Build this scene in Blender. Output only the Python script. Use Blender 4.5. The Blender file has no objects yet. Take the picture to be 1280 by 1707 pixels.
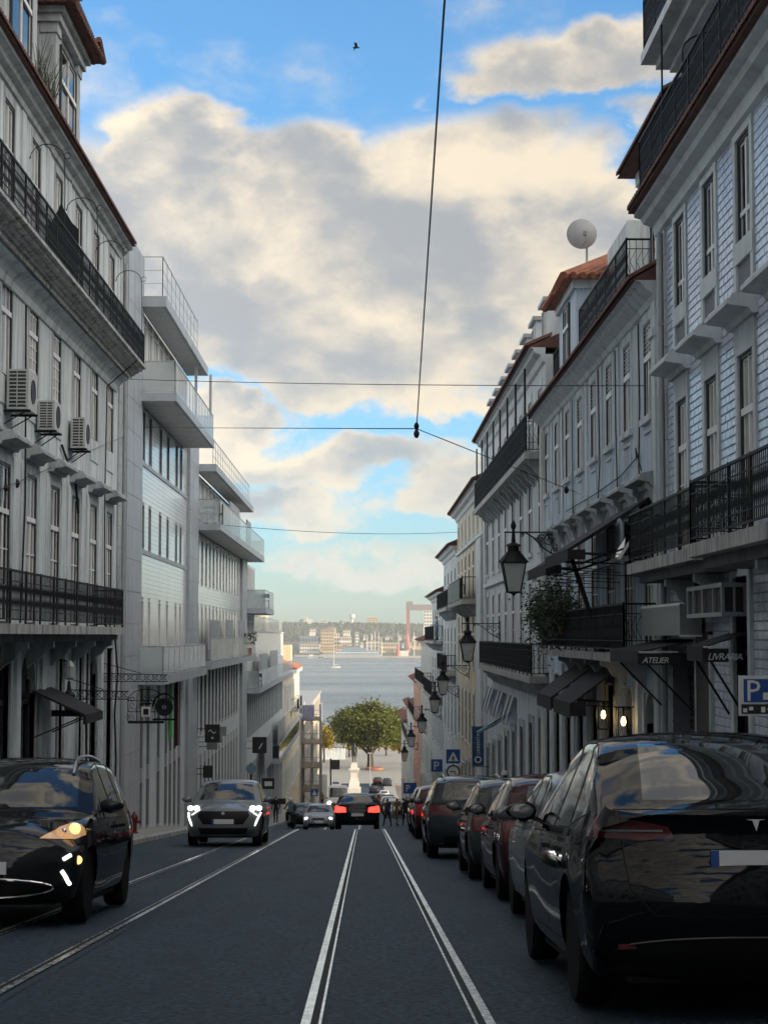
import bpy, bmesh, math, random
from mathutils import Vector, Matrix
R = math.radians
random.seed(7)
scene = bpy.context.scene
C = scene.collection

# ------------------------------------------------------------------ camera
# street axis = +Y (downhill, south), X to the right; the camera sits 1.23 m above the road at the origin
FPX = 3000.0
PITCH = math.atan((1060 - 853.5) / FPX)
YAW = math.atan(32 / FPX)
CAMZ = 1.234
cam = bpy.data.cameras.new('camera')
cam.sensor_fit = 'VERTICAL'; cam.sensor_height = 36.0; cam.sensor_width = 27.0
cam.lens = FPX / 1707 * 36.0
cam.clip_start = 0.1; cam.clip_end = 20000
camo = bpy.data.objects.new('camera', cam); C.objects.link(camo)
camo.location = (0, 0, CAMZ)
camo.rotation_euler = (math.pi / 2 + PITCH, 0, -YAW)
scene.camera = camo

# ------------------------------------------------------------------ light, sky, exposure
SUN_EL, SUN_AZ = 11.0, 112.0        # degrees; azimuth clockwise from +Y (the street axis), so right and a little behind
scene.view_settings.view_transform = 'Standard'
scene.view_settings.look = 'None'
scene.view_settings.gamma = 1
scene.view_settings.exposure = 0.55
scene.render.engine = 'CYCLES'
scene.cycles.use_denoising = True
scene.cycles.max_bounces = 8
scene.cycles.diffuse_bounces = 4
scene.cycles.glossy_bounces = 4
scene.cycles.transparent_max_bounces = 8
scene.cycles.caustics_reflective = False
scene.cycles.caustics_refractive = False

sun = bpy.data.lights.new('sun', 'SUN'); sun.energy = 5.0; sun.angle = R(0.53); sun.color = (1.0, 0.80, 0.55)
suno = bpy.data.objects.new('sun', sun); C.objects.link(suno)
sd = Vector((math.sin(R(SUN_AZ)) * math.cos(R(SUN_EL)), math.cos(R(SUN_AZ)) * math.cos(R(SUN_EL)), math.sin(R(SUN_EL))))
suno.rotation_euler = sd.to_track_quat('Z', 'Y').to_euler()
suno.location = (60, -40, 60)

def build_world():
    w = bpy.data.worlds.new('World'); scene.world = w; w.use_nodes = True
    nt = w.node_tree; N = nt.nodes; L = nt.links
    N.clear()
    def nd(t, **k):
        n = N.new(t)
        for a, b in k.items(): setattr(n, a, b)
        return n
    def math_(op, a, b=None, c=None, clamp=False):
        n = nd('ShaderNodeMath', operation=op, use_clamp=clamp)
        for i, v in enumerate((a, b, c)):
            if v is None: continue
            if isinstance(v, (int, float)): n.inputs[i].default_value = v
            else: L.new(v, n.inputs[i])
        return n.outputs[0]
    def vmath(op, a, b):
        n = nd('ShaderNodeVectorMath', operation=op)
        for i, v in enumerate((a, b)):
            if v is None: continue
            if isinstance(v, tuple): n.inputs[i].default_value = v
            else: L.new(v, n.inputs[i])
        return n
    def maprange(v, a, b, c=0.0, d=1.0, smooth=True):
        n = nd('ShaderNodeMapRange'); n.interpolation_type = 'SMOOTHSTEP' if smooth else 'LINEAR'
        L.new(v, n.inputs[0])
        for i, q in enumerate((a, b, c, d)): n.inputs[i + 1].default_value = q
        return n.outputs[0]
    def mixc(f, a, b, mode='MIX'):
        n = nd('ShaderNodeMix', data_type='RGBA', blend_type=mode)
        if isinstance(f, (int, float)): n.inputs[0].default_value = f
        else: L.new(f, n.inputs[0])
        for i, v in ((6, a), (7, b)):
            if isinstance(v, tuple): n.inputs[i].default_value = v
            else: L.new(v, n.inputs[i])
        return n.outputs[2]
    out = nd('ShaderNodeOutputWorld'); bg = nd('ShaderNodeBackground'); L.new(bg.outputs[0], out.inputs[0])
    sky = nd('ShaderNodeTexSky'); sky.sky_type = 'NISHITA'; sky.sun_disc = False
    sky.sun_elevation = R(SUN_EL); sky.sun_rotation = R(SUN_AZ)
    sky.altitude = 40; sky.air_density = 1.0; sky.dust_density = 0.6; sky.ozone_density = 2.0
    tc = nd('ShaderNodeTexCoord'); d = tc.outputs['Generated']
    sep = nd('ShaderNodeSeparateXYZ'); L.new(d, sep.inputs[0])
    az = math_('ARCTAN2', sep.outputs[0], sep.outputs[1])
    el = math_('ARCSINE', sep.outputs[2])
    comb = nd('ShaderNodeCombineXYZ'); L.new(az, comb.inputs[0]); L.new(el, comb.inputs[1])
    ae = comb.outputs[0]
    # noise in direction space: stretched flat like cloud decks
    sc = vmath('MULTIPLY', d, (1.0, 1.0, 1.55)).outputs[0]
    def fbm(vec, scale, detail, rough, dist=0.0):
        n = nd('ShaderNodeTexNoise'); n.noise_dimensions = '3D'
        L.new(vec, n.inputs['Vector']); n.inputs['Scale'].default_value = scale
        n.inputs['Detail'].default_value = detail; n.inputs['Roughness'].default_value = rough
        n.inputs['Distortion'].default_value = dist
        return n.outputs[0]
    f1 = fbm(sc, 11.0, 10.0, 0.56, 0.1)
    f2 = fbm(vmath('ADD', sc, (0.016, 0.0, 0.034)).outputs[0], 11.0, 10.0, 0.56, 0.1)
    flo = fbm(sc, 4.0, 3.0, 0.5)
    fwarp = fbm(sc, 22.0, 4.0, 0.55)
    # cloud banks in the part of the sky the street opens on: (azimuth, elevation, half sizes), radians
    def px(x, y): return ((x - 608) / 3000, (1060 - y) / 3000)
    banks = [(290, 235, 135, 95, 1.0), (520, 300, 170, 110, 1.0), (330, 350, 280, 150, 1.1), (720, 420, 340, 190, 1.1), (980, 130, 250, 85, 0.95),
             (600, 560, 380, 130, 1.1), (880, 620, 240, 105, .9), (430, 500, 280, 140, 1.1), (780, 300, 260, 110, .8), (930, 430, 230, 210, 1.0), (380, 700, 130, 48, .9), (560, 775, 230, 58, .8), (800, 820, 200, 75, .8),
             (480, 850, 180, 55, .7), (720, 950, 240, 40, .55), (560, 925, 120, 30, .5), (120, 420, 200, 200, 1.0), (1150, 250, 220, 60, .7)]
    w_ae = vmath('ADD', ae, None)
    off = nd('ShaderNodeCombineXYZ')
    L.new(math_('MULTIPLY', math_('SUBTRACT', fwarp, 0.5), 0.10), off.inputs[0])
    L.new(math_('MULTIPLY', math_('SUBTRACT', f1, 0.5), 0.10), off.inputs[1])
    L.new(off.outputs[0], w_ae.inputs[1])
    bank = None
    for x, y, rx, ry, amp in banks:
        a, e = px(x, y)
        s = vmath('SUBTRACT', w_ae.outputs[0], (a, e, 0)).outputs[0]
        m = vmath('MULTIPLY', s, (3000 / rx, 3000 / ry, 0)).outputs[0]
        ln = vmath('LENGTH', m, None).outputs['Value']
        g = maprange(ln, 1.25, 0.35, 0.0, amp)
        bank = g if bank is None else math_('MAXIMUM', bank, g)
    # away from the view the same broken cumulus goes on
    general = maprange(flo, 0.36, 0.56, 0.0, 1.0)
    seen = math_('MULTIPLY', maprange(math_('ABSOLUTE', az), 0.45, 0.28), maprange(el, 0.55, 0.38))
    body = math_('ADD', math_('MULTIPLY', bank, seen), math_('MULTIPLY', general, math_('SUBTRACT', 1.0, seen)))
    dens = math_('ADD', body, math_('MULTIPLY', math_('SUBTRACT', f1, 0.5), 1.5))
    cov = maprange(dens, 0.10, 0.62, 0.0, 0.96)
    shade = maprange(math_('SUBTRACT', math_('MULTIPLY', dens, 0.85), math_('MULTIPLY', math_('SUBTRACT', f1, f2), 3.4)), 0.12, 1.30)
    grey = mixc(maprange(el, 0.03, 0.20), (0.30, 0.36, 0.41, 1), (0.325, 0.335, 0.345, 1))
    cream = mixc(maprange(el, 0.0, 0.12), (0.52, 0.55, 0.52, 1), (0.74, 0.635, 0.485, 1))
    ccol = mixc(shade, cream, grey)
    K = 10.0                                    # the background node runs at 0.1
    # forward scatter of clouds near the sun, boosted to light the left facades
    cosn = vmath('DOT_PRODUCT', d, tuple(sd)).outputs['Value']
    # (and those opposite it are boosted to brighten the right facades)
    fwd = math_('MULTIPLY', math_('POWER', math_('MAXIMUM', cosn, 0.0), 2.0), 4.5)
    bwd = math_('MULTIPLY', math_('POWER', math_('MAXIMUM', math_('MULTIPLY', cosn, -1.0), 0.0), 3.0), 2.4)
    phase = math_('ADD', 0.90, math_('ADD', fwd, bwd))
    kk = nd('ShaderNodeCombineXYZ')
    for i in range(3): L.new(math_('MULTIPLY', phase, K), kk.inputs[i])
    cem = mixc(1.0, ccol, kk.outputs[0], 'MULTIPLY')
    # late daylight: the physical sky, tinted as the camera's white balance renders it
    tint = mixc(maprange(el, 0.0, 0.26), (0.98, 1.38, 2.0, 1), (1.0, 1.58, 2.02, 1))
    skyc = mixc(1.0, sky.outputs[0], tint, 'MULTIPLY')
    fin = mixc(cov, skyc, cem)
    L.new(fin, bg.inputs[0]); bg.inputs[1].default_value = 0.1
    w.cycles.sampling_method = 'MANUAL'; w.cycles.sample_map_resolution = 512
build_world()

# ------------------------------------------------------------------ materials
MATS = {}
def pmat(name, col, rough=0.7, metal=0.0, var=0.12, scale=3.0, bump=0.0, bscale=30.0, coat=0.0, spec=0.5,
         stain=None, stain_amt=0.0, stain_stretch=(1, 1, 0.15), emit=None, estr=0.0, rvar=0.0, streak=0.0):
    m = bpy.data.materials.new(name); m.use_nodes = True; MATS[name] = m
    nt = m.node_tree; N = nt.nodes; L = nt.links
    b = N['Principled BSDF']
    b.inputs['Roughness'].default_value = rough
    b.inputs['Metallic'].default_value = metal
    b.inputs['Coat Weight'].default_value = coat
    b.inputs['Coat Roughness'].default_value = 0.04
    b.inputs['Specular IOR Level'].default_value = spec
    geo = N.new('ShaderNodeNewGeometry')
    pos = geo.outputs['Position']
    def noise(vec, sc, det=5.0, ro=0.6):
        n = N.new('ShaderNodeTexNoise'); L.new(vec, n.inputs['Vector'])
        n.inputs['Scale'].default_value = sc; n.inputs['Detail'].default_value = det; n.inputs['Roughness'].default_value = ro
        return n.outputs[0]
    def mix(f, a, c, mode='MIX'):
        n = N.new('ShaderNodeMix'); n.data_type = 'RGBA'; n.blend_type = mode
        if isinstance(f, float): n.inputs[0].default_value = f
        else: L.new(f, n.inputs[0])
        for i, v in ((6, a), (7, c)):
            if isinstance(v, tuple): n.inputs[i].default_value = v
            else: L.new(v, n.inputs[i])
        return n.outputs[2]
    def rng(v, a, c, d=0.0, e=1.0):
        n = N.new('ShaderNodeMapRange'); L.new(v, n.inputs[0])
        for i, q in enumerate((a, c, d, e)): n.inputs[i + 1].default_value = q
        return n.outputs[0]
    c4 = (*col, 1.0)
    n1 = noise(pos, scale)
    if var > 0:
        lo = tuple(max(0, c * (1 - var)) for c in col) + (1.0,)
        hi = tuple(min(1, c * (1 + var)) for c in col) + (1.0,)
        cc = mix(rng(n1, 0.3, 0.7), lo, hi)
    else:
        cc = mix(0.0, c4, c4)
    if stain is not None:
        vm = N.new('ShaderNodeVectorMath'); vm.operation = 'MULTIPLY'; L.new(pos, vm.inputs[0]); vm.inputs[1].default_value = stain_stretch
        s = noise(vm.outputs[0], 1.7, 8.0, 0.68)
        cc = mix(rng(s, 0.47, 0.72, 0.0, stain_amt), cc, (*stain, 1.0))
    L.new(cc, b.inputs['Base Color'])
    if rvar > 0:
        L.new(rng(noise(pos, scale * 2.3), 0.3, 0.7, max(0.02, rough - rvar), min(1, rough + rvar)), b.inputs['Roughness'])
    if bump > 0:
        bn = N.new('ShaderNodeBump'); bn.inputs['Strength'].default_value = bump; bn.inputs['Distance'].default_value = 0.02
        L.new(noise(pos, bscale, 6.0, 0.65), bn.inputs['Height']); L.new(bn.outputs[0], b.inputs['Normal'])
    if emit is not None:
        b.inputs['Emission Color'].default_value = (*emit, 1); b.inputs['Emission Strength'].default_value = estr
    return m

pmat('asphalt', (0.033, 0.057, 0.085), 0.62, var=1.0, scale=22, bump=1.0, bscale=60, stain=(0.018, 0.031, 0.048), stain_amt=0.8, stain_stretch=(1.1, 0.14, 1), spec=0.22)
pmat('track_concrete', (0.031, 0.053, 0.079), 0.62, var=1.0, scale=22, bump=0.9, bscale=60, stain=(0.017, 0.029, 0.044), stain_amt=0.8, stain_stretch=(1.6, 0.2, 1), spec=0.22)
pmat('rail_steel', (0.74, 0.74, 0.72), 0.27, metal=1.0, var=0.25, scale=9, rvar=0.12, stain=(0.16, 0.14, 0.12), stain_amt=0.7, stain_stretch=(5, 0.45, 1))
pmat('rail_groove', (0.012, 0.012, 0.014), 0.8, var=0.2)
pmat('limestone', (0.46, 0.46, 0.45), 0.75, var=0.25, scale=2.5, bump=0.3, stain=(0.07, 0.075, 0.08), stain_amt=0.95, stain_stretch=(3, 3, 0.35))
pmat('cobble', (0.32, 0.32, 0.31), 0.7, var=0.3, scale=9, bump=0.5, bscale=14, stain=(0.14, 0.14, 0.14), stain_amt=0.6, stain_stretch=(1, 1, 1))
pmat('plaster_grey', (0.63, 0.7, 0.73), 0.85, var=0.10, scale=0.9, bump=0.15, stain=(0.13, 0.14, 0.145), stain_amt=0.75, stain_stretch=(2.0, 2.0, 0.16))
pmat('plaster_lilac', (0.55, 0.68, 0.81), 0.85, var=0.08, scale=0.8, bump=0.12, stain=(0.22, 0.22, 0.25), stain_amt=0.75, stain_stretch=(2.0, 2.0, 0.16))
pmat('plaster_white', (0.65, 0.72, 0.77), 0.85, var=0.08, scale=0.8, bump=0.12, stain=(0.24, 0.25, 0.25), stain_amt=0.75, stain_stretch=(2.0, 2.0, 0.16))
pmat('plaster_cream', (0.70, 0.63, 0.46), 0.85, var=0.10, scale=0.8, bump=0.12, stain=(0.26, 0.24, 0.19), stain_amt=0.45)
pmat('plaster_pink', (0.55, 0.30, 0.25), 0.85, var=0.10, scale=0.8, bump=0.12, stain=(0.22, 0.14, 0.12), stain_amt=0.4)
pmat('plaster_tan', (0.42, 0.38, 0.31), 0.88, var=0.12, scale=0.6, bump=0.12, stain=(0.2, 0.18, 0.15), stain_amt=0.5)
pmat('stained_stone', (0.50, 0.51, 0.50), 0.8, var=0.2, scale=3, bump=0.3, stain=(0.035, 0.04, 0.042), stain_amt=1.0, stain_stretch=(3.2, 3.2, 0.5))
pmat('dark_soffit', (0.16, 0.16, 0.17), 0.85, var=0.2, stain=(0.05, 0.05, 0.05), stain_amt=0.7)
pmat('stone_trim', (0.45, 0.49, 0.51), 0.7, var=0.14, scale=3, bump=0.2, stain=(0.11, 0.11, 0.11), stain_amt=0.8)
pmat('stone_pale', (0.63, 0.69, 0.72), 0.6, var=0.10, scale=2, bump=0.1, stain=(0.25, 0.25, 0.25), stain_amt=0.55)
pmat('stone_slab_grey', (0.42, 0.46, 0.51), 0.45, var=0.10, scale=2, bump=0.05, stain=(0.2, 0.21, 0.23), stain_amt=0.5)
pmat('white_panel', (0.78, 0.81, 0.82), 0.14, var=0.04, scale=1.2, spec=0.6, stain=(0.5, 0.5, 0.48), stain_amt=0.25)
pmat('panel_joint', (0.30, 0.31, 0.32), 0.8, var=0.1)
pmat('azulejo', (0.58, 0.66, 0.78), 0.22, var=0.20, scale=5, bump=0.25, bscale=9, spec=0.6, stain=(0.30, 0.29, 0.42), stain_amt=0.55)
pmat('azulejo_joint', (0.20, 0.21, 0.25), 0.8, var=0.1)
pmat('soffit_white', (0.70, 0.70, 0.70), 0.8, var=0.06, stain=(0.32, 0.32, 0.32), stain_amt=0.4)
pmat('frame_white', (0.80, 0.80, 0.79), 0.45, var=0.05)
pmat('frame_grey', (0.30, 0.32, 0.34), 0.45, var=0.05)
pmat('frame_dark', (0.03, 0.035, 0.04), 0.45, var=0.1)
pmat('shutter', (0.50, 0.51, 0.50), 0.6, var=0.1)
pmat('glass_dark', (0.016, 0.022, 0.026), 0.03, var=0.3, scale=0.6, spec=1.0)
pmat('glass_pale', (0.09, 0.11, 0.12), 0.04, var=0.35, scale=1.6, spec=1.0)
pmat('curtain_glass', (0.36, 0.38, 0.38), 0.06, var=0.25, scale=2.2, spec=1.0)
pmat('painted_reflection_glass', (0.58, 0.61, 0.62), 0.05, var=0.2, scale=1.4, spec=1.0)  # pale base colour stands in for bright sky reflected in the panes
pmat('lamp_amber', (0.45, 0.30, 0.18), 0.08, var=0.25, scale=25, spec=0.8, emit=(1.0, 0.5, 0.18), estr=0.22)
pmat('glass_black', (0.005, 0.006, 0.008), 0.06, var=0.2, spec=0.6)
pmat('iron', (0.007, 0.011, 0.014), 0.6, var=0.2, scale=6, spec=0.3)
pmat('black_metal', (0.012, 0.012, 0.014), 0.4, var=0.2)
pmat('lamp_glass', (0.52, 0.54, 0.54), 0.2, var=0.12, spec=0.5)
pmat('roof_tile', (0.13, 0.06, 0.048), 0.85, var=0.35, scale=4, bump=0.3, stain=(0.07, 0.05, 0.045), stain_amt=0.8, stain_stretch=(1, 1, 1))
pmat('roof_tile_orange', (0.36, 0.14, 0.085), 0.8, var=0.3, scale=5, bump=0.3, stain=(0.2, 0.1, 0.07), stain_amt=0.5, stain_stretch=(1, 1, 1))
pmat('zinc', (0.38, 0.40, 0.42), 0.5, metal=0.3, var=0.1)
pmat('steel', (0.55, 0.56, 0.57), 0.35, metal=0.8, var=0.06)
pmat('ac_white', (0.55, 0.56, 0.55), 0.5, var=0.06, stain=(0.3, 0.3, 0.29), stain_amt=0.5)
pmat('ac_dark', (0.03, 0.035, 0.04), 0.6, var=0.2)
pmat('awning_black', (0.014, 0.013, 0.016), 0.8, var=0.3)
pmat('wood_dark', (0.028, 0.018, 0.016), 0.6, var=0.3)
pmat('shutter_steel', (0.045, 0.042, 0.045), 0.5, var=0.2)
pmat('sign_blue', (0.012, 0.075, 0.30), 0.35, var=0.05)
pmat('banner_blue', (0.012, 0.06, 0.16), 0.6, var=0.08)
pmat('sign_white', (0.72, 0.73, 0.73), 0.4, var=0.03)
pmat('sign_grey', (0.22, 0.24, 0.25), 0.5, var=0.05)
pmat('sign_red', (0.55, 0.02, 0.02), 0.4, var=0.03)
pmat('cable', (0.012, 0.012, 0.014), 0.6, var=0.1)
pmat('rubber', (0.007, 0.007, 0.008), 0.8, var=0.2, spec=0.2)
pmat('alloy', (0.45, 0.46, 0.47), 0.3, metal=0.9, var=0.05)
pmat('alloy_dark', (0.05, 0.05, 0.055), 0.35, metal=0.7, var=0.05)
pmat('black_plastic', (0.005, 0.005, 0.006), 0.55, var=0.15, spec=0.25)
pmat('chrome', (0.75, 0.76, 0.77), 0.12, metal=1.0, var=0.02)
pmat('head_lamp', (0.9, 0.9, 0.9), 0.1, var=0.0, emit=(1.0, 0.97, 0.92), estr=6.0)
pmat('head_lamp_warm', (0.9, 0.8, 0.6), 0.1, var=0.0, emit=(1.0, 0.60, 0.20), estr=1.1)
pmat('drl', (0.9, 0.9, 0.9), 0.1, var=0.0, emit=(1.0, 0.96, 0.84), estr=1.8)
pmat('lamp_lens', (0.20, 0.22, 0.24), 0.05, var=0.2, scale=20, spec=0.8)
pmat('tail_lit', (0.6, 0.02, 0.02), 0.15, var=0.0, emit=(1.0, 0.03, 0.02), estr=3.5)
pmat('tail_red', (0.32, 0.015, 0.02), 0.08, var=0.1, spec=0.6)
pmat('tail_dark', (0.10, 0.012, 0.016), 0.08, var=0.1, spec=0.6)
pmat('plate_white', (0.70, 0.72, 0.74), 0.4, var=0.03)
pmat('bulb_warm', (1.0, 0.7, 0.3), 0.3, var=0.0, emit=(1.0, 0.62, 0.22), estr=6.0)
pmat('bark', (0.065, 0.05, 0.038), 0.9, var=0.3, scale=6, bump=0.6, bscale=20)
pmat('leaf', (0.13, 0.15, 0.024), 0.55, var=0.45, scale=0.55)
pmat('leaf_dark', (0.03, 0.05, 0.022), 0.6, var=0.4, scale=3.0)
pmat('leaf_yellow', (0.4, 0.3, 0.05), 0.6, var=0.35, scale=0.7)
pmat('skin', (0.38, 0.22, 0.15), 0.6, var=0.05)
pmat('hair', (0.02, 0.014, 0.01), 0.6, var=0.1)
pmat('cloth_black', (0.012, 0.012, 0.015), 0.85, var=0.2)
pmat('cloth_blue', (0.10, 0.16, 0.25), 0.85, var=0.12)
pmat('cloth_light_blue', (0.28, 0.42, 0.55), 0.85, var=0.1)
pmat('cloth_white', (0.65, 0.65, 0.63), 0.85, var=0.06)
pmat('cloth_olive', (0.16, 0.13, 0.05), 0.85, var=0.12)
pmat('cloth_mustard', (0.35, 0.23, 0.06), 0.85, var=0.12)
pmat('cloth_plum', (0.06, 0.045, 0.075), 0.85, var=0.12)
pmat('cloth_denim', (0.04, 0.06, 0.10), 0.85, var=0.12)
pmat('helmet_white', (0.72, 0.73, 0.73), 0.2, var=0.03)
pmat('red_paint', (0.11, 0.008, 0.01), 0.35, var=0.08)
pmat('green_light', (0.10, 0.55, 0.12), 0.5, var=0.05)
pmat('bronze', (0.03, 0.042, 0.035), 0.5, var=0.3)
pmat('marble', (0.66, 0.64, 0.60), 0.55, var=0.06, scale=1.0, stain=(0.4, 0.38, 0.35), stain_amt=0.4)
pmat('grass', (0.05, 0.075, 0.02), 0.9, var=0.4, scale=0.4)
pmat('earth', (0.16, 0.14, 0.12), 0.9, var=0.3, scale=0.2)
pmat('quay_stone', (0.36, 0.33, 0.29), 0.85, var=0.2, scale=0.05)
pmat('far_white', (0.68, 0.66, 0.60), 0.8, var=0.1, scale=0.02)
pmat('far_ochre', (0.55, 0.42, 0.26), 0.8, var=0.15, scale=0.02)
pmat('far_grey', (0.34, 0.35, 0.36), 0.8, var=0.15, scale=0.02)
pmat('far_red', (0.36, 0.13, 0.10), 0.6, var=0.1, scale=0.05)
pmat('far_crane', (0.20, 0.15, 0.14), 0.6, var=0.1, scale=0.05)
pmat('far_roof', (0.32, 0.17, 0.11), 0.8, var=0.15, scale=0.05)
pmat('far_window', (0.06, 0.07, 0.08), 0.3, var=0.2, scale=0.05)
pmat('far_blue', (0.16, 0.24, 0.33), 0.6, var=0.15, scale=0.05)
pmat('far_wood', (0.050, 0.062, 0.040), 0.95, var=0.5, scale=0.03, bump=0.0)
pmat('sail_white', (0.75, 0.75, 0.73), 0.5, var=0.04)
pmat('scaffold_steel', (0.30, 0.31, 0.32), 0.5, metal=0.5, var=0.2)
pmat('net_blue', (0.22, 0.23, 0.33), 0.9, var=0.15)
pmat('plank', (0.28, 0.22, 0.15), 0.8, var=0.3)
pmat('hoarding', (0.58, 0.60, 0.60), 0.6, var=0.06)
pmat('bird_black', (0.015, 0.015, 0.017), 0.7, var=0.1)
for nm, col in (('paint_black', (0.004, 0.005, 0.007)), ('paint_dark', (0.012, 0.014, 0.018)), ('paint_grey', (0.10, 0.115, 0.13)), ('paint_green_grey', (0.045, 0.055, 0.055)),
                ('paint_wine', (0.05, 0.012, 0.016)), ('paint_silver', (0.34, 0.36, 0.38)), ('paint_white', (0.66, 0.67, 0.67)), ('paint_slate', (0.030, 0.038, 0.046)), ('paint_steel', (0.19, 0.215, 0.235))):
    pmat(nm, col, 0.4, metal=0.0 if max(col) < 0.06 else 0.35, var=0.05, scale=30, coat=0.6, spec=0.0)

def translucent_leaf(nm):
    nt = MATS[nm].node_tree; N = nt.nodes; L = nt.links; b = N['Principled BSDF']; o = N['Material Output']
    t = N.new('ShaderNodeBsdfTranslucent'); mx = N.new('ShaderNodeMixShader'); mx.inputs[0].default_value = 0.45
    L.new(b.inputs['Base Color'].links[0].from_socket, t.inputs[0]); L.new(b.outputs[0], mx.inputs[1]); L.new(t.outputs[0], mx.inputs[2]); L.new(mx.outputs[0], o.inputs['Surface'])
for q in ('leaf', 'leaf_yellow'): translucent_leaf(q)
def water_material():
    m = bpy.data.materials.new('water'); m.use_nodes = True; MATS['water'] = m
    nt = m.node_tree; N = nt.nodes; L = nt.links; b = N['Principled BSDF']
    b.inputs['Base Color'].default_value = (0.10, 0.14, 0.175, 1); b.inputs['Roughness'].default_value = 0.16
    g = N.new('ShaderNodeNewGeometry'); v = N.new('ShaderNodeVectorMath'); v.operation = 'MULTIPLY'
    L.new(g.outputs['Position'], v.inputs[0]); v.inputs[1].default_value = (0.05, 0.11, 0.1)
    n = N.new('ShaderNodeTexNoise'); L.new(v.outputs[0], n.inputs[0]); n.inputs['Scale'].default_value = 1.0; n.inputs['Detail'].default_value = 9; n.inputs['Roughness'].default_value = 0.75
    bp = N.new('ShaderNodeBump'); bp.inputs['Strength'].default_value = 1.0; bp.inputs['Distance'].default_value = 3.5
    L.new(n.outputs[0], bp.inputs['Height']); L.new(bp.outputs[0], b.inputs['Normal'])
    n2 = N.new('ShaderNodeTexNoise'); L.new(v.outputs[0], n2.inputs[0]); n2.inputs['Scale'].default_value = 0.07; n2.inputs['Detail'].default_value = 4
    r = N.new('ShaderNodeMapRange'); L.new(n2.outputs[0], r.inputs[0])
    for i, q in enumerate((0.35, 0.65, 0.12, 0.34)): r.inputs[i + 1].default_value = q
    L.new(r.outputs[0], b.inputs['Roughness'])
water_material()

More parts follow.
